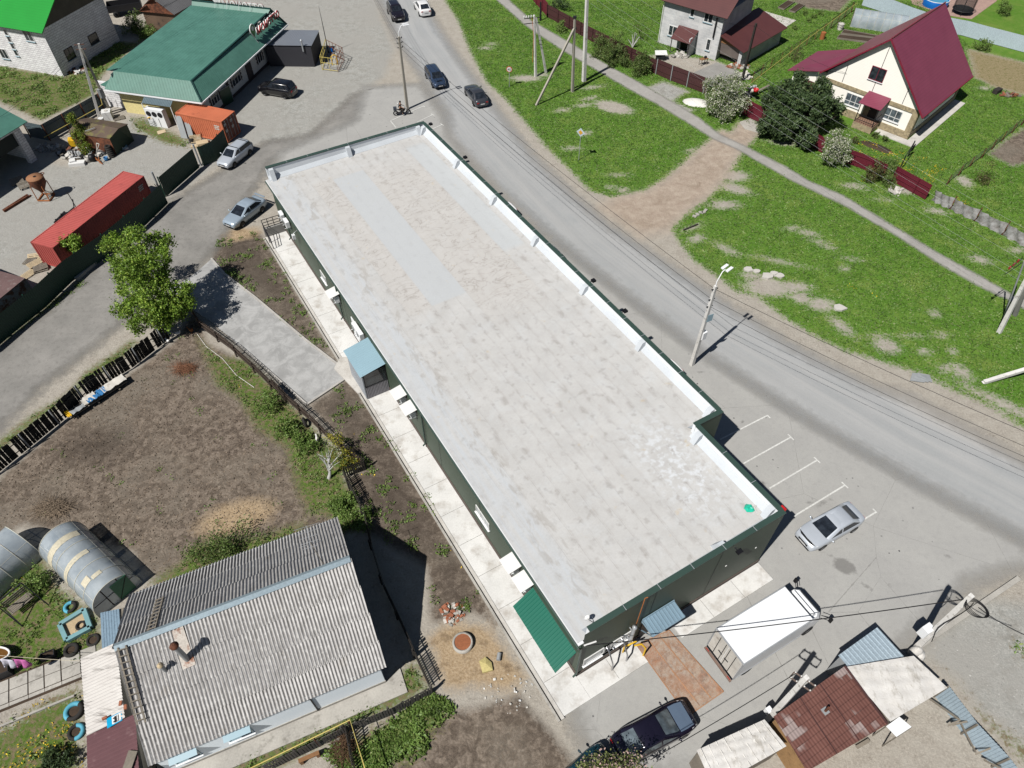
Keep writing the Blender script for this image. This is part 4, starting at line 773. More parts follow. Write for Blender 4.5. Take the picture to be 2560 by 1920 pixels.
q=[g('a3',*p,2.2) for p in ((730,530),(910,462),(840,800),(742,790))]; o=thing('lean_to','small lean-to with a blue ribbed roof behind the sandbox','shed',(q[0]+q[2])/2-up*2.2); m=MB(); m.corr(q[3],q[2]-q[3]+(q[1]-q[0]-q[2]+q[3])*.5,q[0]-q[3],.16,.018,0,'trap'); m.build('roof',mk('blue_grey_sheet',C(136,160,178),.5,var=.15),o); m=MB(); m.prism([V((p.x,p.y,0)) for p in [x.lerp((q[0]+q[2])/2,.12) for x in q]],2.1); m.build('wall',MATS['wood_grey'],o)
# things on the lean-to roofs
zl=2.62
def onlean(x,y,z=zl): return g('a3',x,y,z)
o=thing('bus_stop_sign','blue and white bus stop road sign lying on the lean-to roof','road sign',onlean(840,1305)); m=MB(); S=[onlean(*p) for p in ((775,1300),(885,1245),(905,1310),(780,1372))]; S=[S[0],S[1],S[1]+(S[3]-S[0])*.92,S[3]]; m.slab(S,.02); m.build('board',mk('sign_blue',C(0,176,226),.4,var=.05),o)
def sp(a,b,h=.012): return S[0].lerp(S[1],a).lerp(S[3].lerp(S[2],a),b)+V((0,0,h))
m=MB(); m.poly([sp(.34,.9),sp(.93,.9),sp(.93,.1),sp(.34,.1)]); m.build('white_field',MATS['white_plain'],o)
m=MB(); z=.02; m.poly([sp(.5,.86,z),sp(.66,.86,z),sp(.66,.2,z),sp(.5,.2,z)]); m.poly([sp(.66,.86,z),sp(.78,.84,z),sp(.78,.78,z),sp(.66,.78,z)]); m.poly([sp(.66,.24,z),sp(.78,.24,z),sp(.78,.2,z),sp(.66,.2,z)])
for b in (.4,.55,.7): m.poly([sp(.66,b+.02,z),sp(.78,b+.02,z),sp(.78,b-.02,z),sp(.66,b-.02,z)])
m.poly([sp(.76,.86,z),sp(.8,.84,z),sp(.8,.22,z),sp(.76,.2,z)])
for b in (.34,.7): m.add([sp(.46+.055*math.cos(a),b+.075*math.sin(a),z+.002) for a in np.linspace(0,2*math.pi,11)[:-1]],[tuple(range(10))])
m.build('bus_symbol',MATS['black_plastic'],o)
mk('brick_red',C(172,108,80),.85,var=.3,fine=.2)
for x,y,l in ((765,1298,'brick at the corner of the bus stop sign'),(880,1190,'brick uppermost on the white lean-to roof'),(915,1218,'pale brick right of the upper brick on the lean-to')):
    m=MB(); m.box(onlean(x,y),(.24,.13,.12),rnd.random()*3); tag(m.build('brick',MATS['brick_red']),l,'brick','bricks on the lean-to roofs')
m=MB(); pb=[g('a3',*p,2.75) for p in ((935,1530),(1000,1535),(950,1680),(885,1680))]; m.slab(pb,.04); tag(m.build('wooden_board',MATS['wood_grey']),'grey wooden board lying on the plum metal roof','board')
# ------------------------------------------------------------------ polytunnel greenhouses
n=NM('polycarbonate',.18,0,.6); n.col(n.mix(n.noise(.9,4),C(166,184,200),C(214,220,222))); tb=nd(n.t,'BsdfTransparent',{'Color':(.86,.9,.92,1)}); bb=n.noise(.9,5,.6); mx=nd(n.t,'MixShader',{0:n.rng(bb,.35,.65,.6,.8),1:tb.outputs[0],2:n.b.outputs[0]}); n.t.links.new(mx.outputs[0],n.o.inputs[0]); n.bump(n.noise(1.2,3),.3,.05); PC=n.m
def greenhouse(label,L0,ax,wx,Ln,wd,ht,doorend=True,tape=False):
    o=thing('greenhouse',label,'greenhouse',L0+ax*Ln/2+wx*wd/2,'polycarbonate greenhouses'); k=18
    def arc(s,t,r=1.0):
        a=math.pi*t; return L0+ax*s+wx*(wd/2-wd/2*r*math.cos(a)*(1+.06*math.sin(a)))+V((0,0,ht*r*math.sin(a)**.8))
    m=MB(); ns=12; vs=[arc(Ln*i/ns,j/k) for i in range(ns+1) for j in range(k+1)]
    m.add(vs,[(i*(k+1)+j,i*(k+1)+j+1,(i+1)*(k+1)+j+1,(i+1)*(k+1)+j) for i in range(ns) for j in range(k)],0,True); m.build('cover',PC,o)
    m=MB()
    for i in range(int(Ln)+1): m.tube([arc(Ln*i/int(Ln),j/k,1.005) for j in range(k+1)],.025,5)
    for t in (.0,.25,.5,.75,1): m.tube([arc(0,t,.99),arc(Ln,t,.99)],.02,5)
    m.build('hoop',mk('hoop_pale',C(206,204,190),.6) if 'hoop_pale' not in MATS else MATS['hoop_pale'],o)
    for s in (0,Ln):
        m=MB(); m.add([arc(s,j/k,.995) for j in range(k+1)],[tuple(range(k+1))]); e=m.build('end_panel',PC,o)
        m=MB(); a,b=L0+ax*s,L0+ax*s+wx*wd
        for f in (.34,.68): m.beam(a.lerp(b,f),a.lerp(b,f)+up*ht*.94,.05,.05)
        m.beam(a.lerp(b,.06)+up*ht*.5,a.lerp(b,.94)+up*ht*.5,.04,.04); m.build('end_frame',MATS['wood_dark'],e)
    if doorend:
        m=MB(); a=L0+ax*(Ln+.03)+wx*wd*.5; m.obox(a+up*.05,wx*wd*.36,ax*.04,(0,0,ht*.8)); dd=m.build('door',MATS['green_door'],o)
        m=MB(); m.beam(a+ax*.05+up*.1,a+ax*.05+wx*wd*.36+up*ht*.8,.03,.03); m.build('brace',MATS['wood_dark'],dd)
    if tape:
        for (s,t0,t1,wv) in ((2.9,.1,.62,.35),(4.6,.3,.42,.5),(4.9,.44,.56,.3),(1.0,.05,.7,.5)):
            m=MB(); q=[arc(s,t0+(t1-t0)*j/8,1.012) for j in range(9)]+[arc(s+wv,t0+(t1-t0)*j/8,1.012) for j in range(9)]; m.add(q,[(j,j+1,9+j+1,9+j) for j in range(8)],0,True); m.build('patch_tape',mk('tape',C(216,208,184),.6,var=.2) if 'tape' not in MATS else MATS['tape'],o)
P0,P1=g('a2',330,1460),g('a3',725,565); ax=(P1-P0).normalized(); wx=(g('a3',1060,310)-P1); wx=(wx-ax*wx.dot(ax)).normalized()
greenhouse('patched clear greenhouse with a green door beside the slate roofed house',P1-ax*6.1,ax,wx,6.1,2.95,2.15,True,True)
P0,P1=g('a2',320,1425),g('a2',0,1725); ax=(P1-P0).normalized(); wx=g('a2',150,1240)-P0; wx=(wx-ax*wx.dot(ax)).normalized()
greenhouse('clear greenhouse cut by the left edge of the photo',P0,ax,wx,6.0,2.95,2.1,False)
# ------------------------------------------------------------------ garden furniture, tyres, sandbox, bath, laundry
mk('paint_turq',C(128,172,178),.6,var=.2,fine=.1); mk('tyre_blue',C(96,182,208),.7,var=.3,fine=.2); mk('tyre_black',C(52,50,48),.9,var=.4,fine=.2); mk('sand',C(200,178,144),.95,var=.3,fine=.25); mk('soil_dark',C(74,60,48),.95,var=.5,fine=.4)
sc=g('a3',558,630); q=[g('a3',*p) for p in ((447,625),(622,515),(668,645),(497,738))]
o=thing('sandbox','turquoise wooden sandbox with a tyre and pale sand inside','sandbox',sc); m=MB()
for i in range(4): m.beam(q[i]+up*.15,q[(i+1)%4]+up*.15,.26,.3)
m.build('frame',MATS['paint_turq'],o); m=MB(); m.poly([x+up*.1 for x in q]); m.build('sand',MATS['sand'],o)
def tyre(label,p,R_=.3,r=.1,tilt=(0,0,1),mat='tyre_black',fill=None,group='old tyres in the garden',half=None):
    o=thing('tyre',label,'tyre',p,group); m=MB(); m.torus(p+up*(r*.9 if tilt[2]>.8 else R_*.8),R_,r,22,8,0,tilt); t=m.build('tread',MATS[mat],o)
    if fill: m=MB(); m.disc(p+up*r*.9,R_*.8,16); m.build('soil',MATS[fill],o)
    if half: 
        m=MB(); c=p+up*r*.9; vs=[]; k=8; nn_=12
        for i in range(nn_+1):
            a=half+math.pi*i/nn_; dd=V((math.cos(a),math.sin(a),0))
            for j in range(k): b=2*math.pi*j/k; vs.append(c+dd*(R_+(r+.012)*math.cos(b))+up*(r+.012)*math.sin(b))
        m.add(vs,[(i*k+j,(i+1)*k+j,(i+1)*k+(j+1)%k,i*k+(j+1)%k) for i in range(nn_) for j in range(k)],0,True); m.build('painted_half',MATS['tyre_blue'],o)
tyre('black tyre inside the turquoise sandbox',g('a3',590,625,.12),.24,.07,group=None)
tyre('half blue painted tyre on the grass above the sandbox',g('a3',515,492),.3,.1,half=1.6)
tyre('plain tyre sunk in the grass right of the sandbox',g('a3',682,732,-.05),.32,.09,fill='soil_dark')
tyre('dark tyre flower bed filled with soil by the slab path',g('a3',525,805),.34,.12,fill='soil_dark')
tyre('blue painted tyre bed nearest the slab path in the dandelion plot',g('a3',545,1250),.42,.13,fill='soil_dark',half=1.2)
tyre('blue painted tyre bed lower in the dandelion plot',g('a3',560,1400),.36,.11,fill='soil_dark',half=-1.3)
tyre('tyre leaning against the brown picket fence',g('b2',478,470),.33,.1,(.9,.4,.15),group=None)
# bathtub with brown water
b0=g('a3',40,850); o=thing('bathtub','white bathtub full of brown water on the lawn','bathtub',b0); ring=[]; m=MB()
def bt(a,s,z): 
    x=math.cos(a); y=math.sin(a); return b0+V((-.45,0,0))+V((x*(.95 if x>0 else .75)*s-.1*0,y*.42*s,z))
N_=20; lv=[(.7,.05),(.92,.5),(1.0,.55),(1.06,.55),(1.06,.5),(.8,.02)]
vs=[bt(2*math.pi*j/N_,s,z) for s,z in lv for j in range(N_)]; m.add(vs,[(i*N_+j,i*N_+(j+1)%N_,(i+1)*N_+(j+1)%N_,(i+1)*N_+j) for i in range(5) for j in range(N_)],0,True); m.add([bt(2*math.pi*j/N_,.72,.06) for j in range(N_)],[tuple(range(N_))]); m.build('tub',MATS['white_plain'],o)
m=MB(); m.add([bt(2*math.pi*j/N_,.88,.4) for j in range(N_)],[tuple(range(N_))]); m.build('water',mk('brown_water',C(120,84,40),.08,var=.2,spec=.5),o)
for t_,x,y,w_,l_,h_,lab in (('a3',20,965,1.2,.9,.7,'dark open planter box of soil below the bathtub'),('a3',365,848,.75,.4,.4,'small dark crate on the lawn beside the slab path')):
    p=g(t_,x,y); o=thing('planter_box',lab,'planter',p); m=MB(); yaw=.45
    ca,sa=V((math.cos(yaw),math.sin(yaw),0)),V((-math.sin(yaw),math.cos(yaw),0)); A=p-ca*w_/2-sa*l_/2
    for s_ in (0,1): m.obox(A+sa*(l_-.04)*s_,ca*w_,sa*.04,(0,0,h_)); m.obox(A+ca*(w_-.04)*s_+sa*.045,ca*.04,sa*(l_-.09),(0,0,h_))
    m.build('side',MATS['dark_metal'],o); m=MB(); m.box(p+up*.03,(w_-.1,l_-.1,h_*.7),yaw); m.build('soil',MATS['soil_dark'],o)
# laundry line
la,lb_=g('a3',585,880,2.3),g('a3',-60,835,2.0); wire('washing_line','washing line stretched from the white lean-to over the lawn',la,lb_,.08,.014,mk('rope',C(214,204,180),.8),None)
for x,y,cc,l in ((40,895,(214,212,226),'pale sheet hanging on the washing line'),(135,895,(206,110,176),'pink cloth hanging on the washing line')):
    p=g('a3',x,y-25,1.9); e=(lb_-la).normalized(); m=MB(); nn_=8; vs=[]
    for i in range(nn_+1):
        for j in range(5): vs.append(p+e*(i/nn_-.5)*.8+V((.12*math.sin(i*1.7)*j/4,.16*math.cos(i*1.3)*j/4-.1*j/4,-.75*j/4)))
    m.add(vs,[(i*5+j,(i+1)*5+j,(i+1)*5+j+1,i*5+j+1) for i in range(nn_) for j in range(4)],0,True); ob=m.build('laundry',mk('cloth_'+l[:4],C(*cc),.85,var=.2)); tag(ob,l,'laundry')
    sol=ob.modifiers.new('s','SOLIDIFY'); sol.thickness=.01
# swing bench
o=thing('garden_swing','dark metal garden swing with a grey wooden bench on the lawn','swing',g('a3',170,480)); F=[g('a3',15,490),g('a3',190,345),g('a3',355,475),g('a3',165,630)]; t0,t1=(F[0]+F[3])/2+up*1.9,(F[1]+F[2])/2+up*1.9
m=MB()
for p,t_ in ((F[0],t0),(F[3],t0),(F[1],t1),(F[2],t1)): m.beam(p,t_,.06,.06)
m.beam(t0,t1,.07,.07); m.beam(F[0],F[3],.05,.05); m.beam(F[1],F[2],.05,.05); m.build('frame',MATS['dark_metal'],o)
e=(t1-t0).normalized(); s_=V((-e.y,e.x,0)); c0=(t0+t1)/2-up*1.4; m=MB()
for i in range(5): m.obox(c0-e*.7+s_*(-.3+.13*i),e*1.4,s_*.11,(0,0,.03))
for i in range(3): m.obox(c0-e*.7+s_*(.36+.03*i)+up*(.15+.15*i),e*1.4,s_*.03,(0,0,.12))
m.build('bench',MATS['wood_grey'],o); m=MB()
for x in (-.6,.6):
    for y in (-.28,.34): m.beam(c0+e*x+s_*y,(t0+t1)/2+e*x,.015,.015)
m.build('chain',MATS['dark_metal'],o)
# slab path
pa,pb=g('a3',-60,1165),g('a3',600,900); e=(pb-pa).normalized(); s_=V((-e.y,e.x,0)); L=(pb-pa).length; m=MB(); r_=random.Random(3)
m.prism([pa-s_*.95,pb-s_*.95,pb+s_*1.0,pa+s_*1.0],.012,1)
x=0
while x<L:
    l=.85+.25*r_.random()
    for y0,y1 in ((-.55,.12),(.16,.85)): m.obox(pa+e*(x+.03)+s_*y0,e*(l-.07),s_*(y1-y0),(0,0,.045+.01*r_.random()))
    m.obox(pa+e*(x+.02)+s_*-.8,e*(l-.03),s_*.2,(0,0,.05)); x+=l
m.build('slab_path',[MATS['concrete'],MATS['soil_dark']],kind='structure')
m=MB(); m.beam(g('a3',0,1362)+up*.05,g('a3',545,1135)+up*.05,.12,.16); tag(m.build('garden_kerb',MATS['concrete']),'low concrete kerb edging the dandelion plot','kerb')
# lumber stack with sheets by the black fence
st0,st1=g('a2',500,430,.1),g('a2',935,150,.1); e=(st1-st0).normalized(); s_=V((-e.y,e.x,0)); L=(st1-st0).length
o=thing('lumber_stack','long stack of boards covered with white and blue sheets along the black fence','timber stack',(st0+st1)/2); m=MB()
for i in range(7): m.obox(st0+e*(.2*r_.random())+s_*(.1*i-.2)+up*(.12+.1*(i%3)),e*(L*(.8+.2*r_.random())),s_*.1,(0,0,.07))
for f in (.1,.45,.8): m.obox(st0+e*L*f-s_*.4-up*.1,e*.12,s_*1.1,(0,0,.2))
m.build('board',MATS['wood_grey'],o)
def sheetp(f0,f1,y0,y1,mat,z=.5,nm='sheet'):
    m=MB(); vs=[]; k=8
    for i in range(k+1):
        for j in range(4): vs.append(st0+e*L*(f0+(f1-f0)*i/k)+s_*(y0+(y1-y0)*j/3)+up*(z+.05*math.sin(i*2.1+j)+.04*r_.random()))
    m.add(vs,[(i*4+j,(i+1)*4+j,(i+1)*4+j+1,i*4+j+1) for i in range(k) for j in range(3)],0,True); m.build(nm,MATS[mat],o)
mk('tarp_blue',C(64,132,190),.5,var=.2)
sheetp(.28,.5,-.3,.55,'white_dirty',.52,'white_sheet'); sheetp(.34,.52,-.35,.1,'tarp_blue',.56,'blue_sheet'); sheetp(.52,.66,-.3,.45,'tarp_blue',.5,'blue_sheet'); sheetp(.6,.98,-.3,.5,'white_dirty',.5,'white_sheet'); sheetp(.0,.28,-.35,.1,'galv_dull',.45,'corrugated_sheet'); sheetp(.0,.07,-.4,.5,'yellow',.5,'yellow_end')
# brush piles
def brush(label,t,x,y,rx,ry,h,mat,nb,seed):
    r_=random.Random(seed); c=g(t,x,y); m=MB()
    for i in range(nb):
        a=r_.random()*6.28; rr=math.sqrt(r_.random())*.7; p=c+V((math.cos(a)*rx*rr,math.sin(a)*ry*rr,h*(1-rr)*r_.random()+.04)); b=r_.random()*6.28; l=.4+.6*r_.random()
        q=p+V((math.cos(b)*l,math.sin(b)*l,(r_.random()-.35)*.25)); m.tube([p,(p+q)/2+V((0,0,.06*r_.random())),q],[.014,.01,.005],4,0,False)
    tag(m.build('brush_pile',mat),label,'brush pile')
brush('reddish pile of cut twigs on the dug garden','a2',1345,70,1.1,.7,.45,mk('twig_red',C(150,106,80),.9,var=.4),260,5)
brush('grey pile of brushwood above the greenhouses','a2',385,1085,1.7,.9,.5,mk('twig_grey',C(160,142,122),.9,var=.5),420,6)
brush('heap of dry brown stems in the fence corner at the bottom','b3',760,1520,.6,1.0,.6,mk('twig_brown',C(110,84,62),.9,var=.4),240,8)
# yellow gas line on posts, manhole, rubbish
PZ=1.7; gp=[g('b3',-300,1850,PZ),g('b3',80,1659,PZ),g('b3',800,1308,PZ),g('b3',915,1680,PZ),g('b3',960,1850,PZ)]
o=thing('gas_pipe','thin yellow gas pipe on posts bending in front of the slate roofed house','pipe',V((gp[2].x,gp[2].y,0))); m=MB(); m.tube(gp,.035,7); m.build('pipe',MATS['yellow_pale'],o)
for f,k in ((.62,1),(.01,1)):
    p=gp[1].lerp(gp[2],f) if f>.02 else gp[2].lerp(gp[1],.02); m=MB(); m.cyl(V((p.x,p.y,0)),.05,p.z-.02,8); m.build('post',MATS['rust'],o)
p=g('b3',1622,755); o=thing('manhole','round manhole with a rusty ribbed lid in the sandy patch','manhole',p); m=MB(); m.lathe(p,[(.62,0),(.62,.3),(.5,.32),(.5,.26)],24); m.build('ring',MATS['concrete'],o); m=MB(); m.disc(p+up*.28,.5,24)
for i in range(-4,5):
    l=math.sqrt(max(.02,.44**2-(i*.1)**2)); m.beam(p+V((-l,i*.1,.29)),p+V((l,i*.1,.29)),.035,.02)
m.build('lid',mk('lid_rust',C(166,104,70),.8,var=.4,fine=.3),o)
p=g('b3',1795,905); m=MB(); q=[g('b3',*x,.16) for x in ((1740,880),(1785,850),(1830,890),(1840,945),(1765,965))]; c=sum(q,V())/5+up*.12; m.add(q+[x-up*.16 for x in q]+[c],[(i,(i+1)%5,10) for i in range(5)]+[(i,5+i,5+(i+1)%5,(i+1)%5) for i in range(5)]); tag(m.build('sack',mk('sack_yellow',C(206,192,130),.85,var=.3,bump=.5,bs=6)),'flat pale yellow sack on the sand by the manhole','sack')
p=g('b3',1880,850,.14); m=MB(); m.cyl(p-V((0,.2,0)),.13,.42,12,0,(.15,1,0)); tag(m.build('metal_can',MATS['galv_dull']),'small grey metal can lying near the yellow sack','can')
def rubble(label,t,x,y,rx,ry,nb,mats,seed,s0=.06,s1=.2,cat='rubble',name='rubble_pile'):
    r_=random.Random(seed); c=g(t,x,y); m=MB()
    for i in range(nb):
        a=r_.random()*6.28; rr=math.sqrt(r_.random()); s=s0+(s1-s0)*r_.random(); q=c+V((math.cos(a)*rx*rr,math.sin(a)*ry*rr,(1-rr)*.15))
        yaw=r_.random()*3; ca,sa=math.cos(yaw),math.sin(yaw); m.obox(q,V((ca,sa,(r_.random()-.5)*.8))*s*1.5,V((-sa,ca,(r_.random()-.5)*.8))*s,(0,0,s*.5),r_.randrange(len(mats)))
    return tag(m.build(name,mats),label,cat)
rubble('pile of broken plaster and brick among weeds by the walkway','b3',1555,540,.75,.7,80,G_('white_dirty','concrete','brick_red'),3)
rubble('scatter of white plaster crumbs on the bare ground near the walkway','c3',220,1120,1.5,1.1,40,G_('white_plain','white_dirty'),4,.03,.09)
m=MB(); m.tube([g('a1',x,y,.05) for x,y in ((1435,1120),(1500,1210),(1620,1300),(1720,1420),(1850,1510))],.03,5); tag(m.build('garden_hose',MATS['white_dirty']),'pale garden hose lying across the weeds by the brown picket fence','hose')
for x,y,t in ((430,1600,'b3'),):
    p0,p1=g(t,425,1610,.5),g(t,575,1545,.5); m=MB(); m.beam(p0,p1,.22,.06); 
    for f in (.1,.9): q=p0.lerp(p1,f); m.box(V((q.x,q.y,0)),(.18,.2,.47),.4)
    tag(m.build('bench_plank',MATS['wood_brown']),'rough plank bench behind the fence at the bottom edge','bench')
# ------------------------------------------------------------------ cars
glassmat('car_glass',(.012,.015,.02,1),.04,.5); mk('headlight',C(235,236,240),.12,var=.1,fine=0,coat=1); mk('taillight',C(190,26,30),.2,var=.1,fine=0,coat=.5); mk('plate_white',C(226,226,226),.5,var=.05); mk('rim_silver',C(196,198,202),.3,metal=.7,var=.2); mk('grille_black',C(16,16,18),.4)
# profile rows: x (front +), height of bonnet/boot line, half width factor
SPEC={
 'sedan':dict(L=4.8,W=1.8,H=1.46,wb=2.78,hood=.96,belt=.98,trunk=1.05,ws=(1.15,.2),rw=(-1.1,-1.82),nose=.74,tail=.84),
 'wagon':dict(L=4.6,W=1.74,H=1.5,wb=2.65,hood=.98,belt=1.0,trunk=1.02,ws=(1.15,.38),rw=(-1.84,-2.16),nose=.72,tail=.9),
 'suv':dict(L=4.7,W=1.88,H=1.72,wb=2.75,hood=1.12,belt=1.14,trunk=1.14,ws=(1.05,.4),rw=(-1.85,-2.2),nose=.88,tail=1.02),
 'coupe_suv':dict(L=4.4,W=1.82,H=1.56,wb=2.65,hood=1.04,belt=1.06,trunk=1.12,ws=(1.0,.35),rw=(-1.15,-1.85),nose=.82,tail=.98),
}
def car(name,label,kind,col,fw,rw_,side,group=None,cat='car',coat=.7,metal=.0,rough=.3,roofbars=False,roofrail=False,scoop=False,deflector=False,sc=1.0,pos=None,hd=None,tint='car_glass',hood_sheen=None,rimcol='rim_silver',bigrear=False):
    s=SPEC[kind]; L,W,H=s['L'],s['W'],s['H']
    pm=paint('paint_'+label.replace(' ','_')[:20],col,rough,coat,metal)
    if pos is None:
        a,b=g('f',*fw),g('f',*rw_); h=(a-b).normalized(); left=V((-h.y,h.x,0)); pos=(a+b)/2-left*side*(W/2-.1)
    else: h=hd
    o=thing(name,label,cat,(0,0,0),group)
    # hull
    xs=[L/2,L/2-.05,L/2-.28,L/2-.75,s['ws'][0]+.08,s['ws'][0]-.3,.0,-.9,s['rw'][1]+.25,s['rw'][1]-.05,-L/2+.22,-L/2+.05,-L/2]
    def top(x):
        if x>L/2-.02: return s['nose']-.14
        if x>L/2-.1: return s['nose']
        if x>L/2-.3: return s['nose']+.08
        if x>s['ws'][0]: 
            f=(L/2-.28-x)/(L/2-.28-s['ws'][0]); return s['nose']+.08+(s['hood']-s['nose']-.08)*f**.8
        if x>s['rw'][1]-.1: return s['belt']
        if x>-L/2+.2: return s['trunk']
        if x>-L/2+.02: return s['tail']
        return s['tail']-.12
    def hw(x):
        e=abs(x)/(L/2); return W/2*(1-.20*max(0,(e-.55)/.45)**2.6)
    secs=[]
    for x in xs:
        w_=hw(x); t=top(x); end=abs(x)>L/2-.01; bz_=.3 if abs(x)>L/2-.3 else .2
        k=.86 if end else 1
        secs.append([(x,-w_*.9*k,bz_),(x,-w_*k,.42),(x,-w_*1.0*k,t*.72),(x,-w_*.965*k,t-.07),(x,-w_*.86*k,t),(x,-w_*.4*k,t+.035),(x,w_*.4*k,t+.035),(x,w_*.86*k,t),(x,w_*.965*k,t-.07),(x,w_*k,t*.72),(x,w_*k,.42),(x,w_*.9*k,bz_)])
    m=MB(); nS=12; vs=[p for q in secs for p in q]; fs=[]
    for i in range(len(xs)-1):
        for j in range(nS-1): fs.append((i*nS+j,i*nS+j+1,(i+1)*nS+j+1,(i+1)*nS+j))
        fs.append((i*nS+nS-1,i*nS,(i+1)*nS,(i+1)*nS+nS-1))
    m.add(vs,fs,0,True); m.add(secs[0],[tuple(range(nS))],0); m.add(secs[-1],[tuple(range(nS))[::-1]],0)
    # cabin shell: belt -> roof, flush with hull
    w0,w1=s['ws']; r0,r1=s['rw']; bw=W/2*.93; rw2=W/2*.74
    def ring(z,f,xf,xr,wd): # outline points
        return [(xf,wd*.80,z-.0),(xf-.08,wd*.97,z),( -.1,wd,z),(xr+.1,wd*.96,z),(xr,wd*.8,z),(xr,-wd*.8,z),(xr+.1,-wd*.96,z),(-.1,-wd,z),(xf-.08,-wd*.97,z),(xf,-wd*.8,z)]
    A=ring(s['belt']-.03,0,w0,r1,bw); Bm=ring(H-.07,1,w1+.06,r0-.05,rw2*1.05); Cc=ring(H-.015,1,w1-.06,r0+.08,rw2*.93); D=ring(H+.012,1,w1-.4,r0+.45,rw2*.6)
    vs=A+Bm+Cc+D; fs=[]
    for k in range(3): fs+=[(k*10+j,(k+1)*10+j,(k+1)*10+(j+1)%10,k*10+(j+1)%10) for j in range(10)]
    fs.append(tuple(range(30,40))[::-1]); m.add(vs,fs,0,True)
    body=m.build('body',pm,o)
    # windows inset over shell
    def quad(nm,p,lift,mat='car_glass'):
        p=[V(x) for x in p]; nn_=(p[1]-p[0]).cross(p[2]-p[0]).normalized(); c=sum(p,V())/len(p)
        if nn_.dot(c-V((c.x*.3,0,.6)))<0: nn_=-nn_
        q=MB(); q.poly([x+nn_*lift for x in p]); return q.build(nm,MATS[mat],o)
    lr=lambda a,b,f: tuple(V(a).lerp(V(b),f))
    def rect(a,b,c_,d,i0,i1,j0,j1): # a,b bottom; d,c top
        P=lambda u,v_: V(a).lerp(V(b),u).lerp(V(d).lerp(V(c_),u),v_)
        return [P(i0,j0),P(i1,j0),P(i1,j1),P(i0,j1)]
    cv=lambda P: P
    quad('windshield',[(w0+.01,bw*.76,s['belt']),(w0+.01,-bw*.76,s['belt']),(w1+.05,-rw2*.80,H-.055),(w1+.05,rw2*.80,H-.055)],.022,tint)
    quad('rear_window',[(r1-.01,bw*.72,s['belt']+.02),(r1-.01,-bw*.72,s['belt']+.02),(r0-.04,-rw2*.78,H-.06),(r0-.04,rw2*.78,H-.06)],.022,tint)
    for sg in (1,-1):
        fr_=(A[1][0]-.12,Bm[1][0]-.1); re_=(A[3][0]+.05,Bm[3][0]+.02); mid=(.02,.0)
        y0,y1=bw*1.0*sg,rw2*1.065*sg
        for (xa,xb) in ((fr_,(-.02,-.02)),((-.12,-.12),re_)):
            q=MB(); pts=[V((xa[0],y0*.99,s['belt']+.03)),V((xb[0],y0*.99,s['belt']+.03)),V((xb[1],y1,H-.09)),V((xa[1],y1,H-.09))]
            nn_=V((0,sg*.9,.35)).normalized(); q.poly([x+nn_*.014 for x in pts]); q.build('side_window',MATS[tint],o)
        q=MB(); q.ball((w0-.18,sg*(W/2+.12),s['belt']+.06),.11,8,0,(.6,1,.65)); q.beam((w0-.14,sg*(W/2-.08),s['belt']),(w0-.16,sg*(W/2+.1),s['belt']+.04),.05,.04); q.build('mirror',pm,o)
        q=MB(); x=L/2-.1; pts=[(x-.38,sg*hw(x-.38)*.93,s['nose']+.055),(x-.02,sg*hw(x)*.90,s['nose']-.02),(x-.0,sg*hw(x)*.55,s['nose']-.02),(x-.12,sg*hw(x)*.52,s['nose']+.06)]
        q.add([V(p)+V((0,0,.035)) for p in pts]+[V(p)+V((.03,sg*.04,-.14)) for p in pts],[(0,1,2,3),(0,4,5,1),(1,5,6,2)]); q.build('headlight',MATS['headlight'],o)
        q=MB(); x=-L/2+.03; z=s['tail']; q.obox((x-.03,sg*hw(x)*.55,z-.2),(0.1,0,0),(0,sg*hw(x)*.36,0),(0,0,.16)); q.obox((x-.0,sg*hw(x)*.9,z-.2),(0.3,0,0),(0,sg*.03,0),(0,0,.14)); q.build('taillight',MATS['taillight'],o)
        for xw in (s['wb']/2,-s['wb']/2):
            q=MB(); wr=.335 if s['H']>1.6 else .31; yc=sg*(W/2-.11); q.lathe((xw,yc-.1*sg,wr),[(wr-.09,0),(wr-.02,0),(wr,.04),(wr,.17),(wr-.02,.225),(wr-.1,.225)],20,0,(0,sg,0)); wo=q.build('wheel',MATS['rubber'],o)
            q=MB(); ax=(0,sg,0); c=V((xw,yc+.118*sg,wr)); q.lathe(c,[(wr-.1,0),(wr-.12,-.03)],18,0,ax); q.disc(c-V((0,sg*.035,0)),.07,10,0,ax)
            for k in range(5):
                a=2*math.pi*k/5; dd=V((math.cos(a),0,math.sin(a))); q.beam(c-V((0,sg*.03,0)),c-V((0,sg*.02,0))+dd*(wr-.11),.07,.03,0,(0,1,0))
            q.build('rim',MATS[rimcol],wo)
            q=MB(); q.add([V((xw+(wr+.05)*math.cos(a),sg*(hw(xw)+.004),max(.2,wr+(wr+.06)*math.sin(a)))) for a in np.linspace(0,math.pi,11)]+[V((xw-(wr+.05),sg*(hw(xw)+.004),.2)),V((xw+(wr+.05),sg*(hw(xw)+.004),.2))],[tuple(range(13))]); q.build('wheel_arch',MATS['grille_black'],o)
    q=MB(); x=L/2+.005; q.obox((x-.03,-W*.22,s['nose']-.2),(0.04,0,0),(0,W*.44,0),(0,0,.13)); q.obox((x-.05,-W*.34,.3),(0.06,0,0),(0,W*.68,0),(0,0,.12)); q.build('grille',MATS['grille_black'],o)
    for x,z in ((L/2+.02,.45),(-L/2-.03,s['tail']-.32)):
        q=MB(); q.obox((x-.01,-.26,z),(.02,0,0),(0,.52,0),(0,0,.11)); q.build('number_plate',MATS['plate_white'],o)
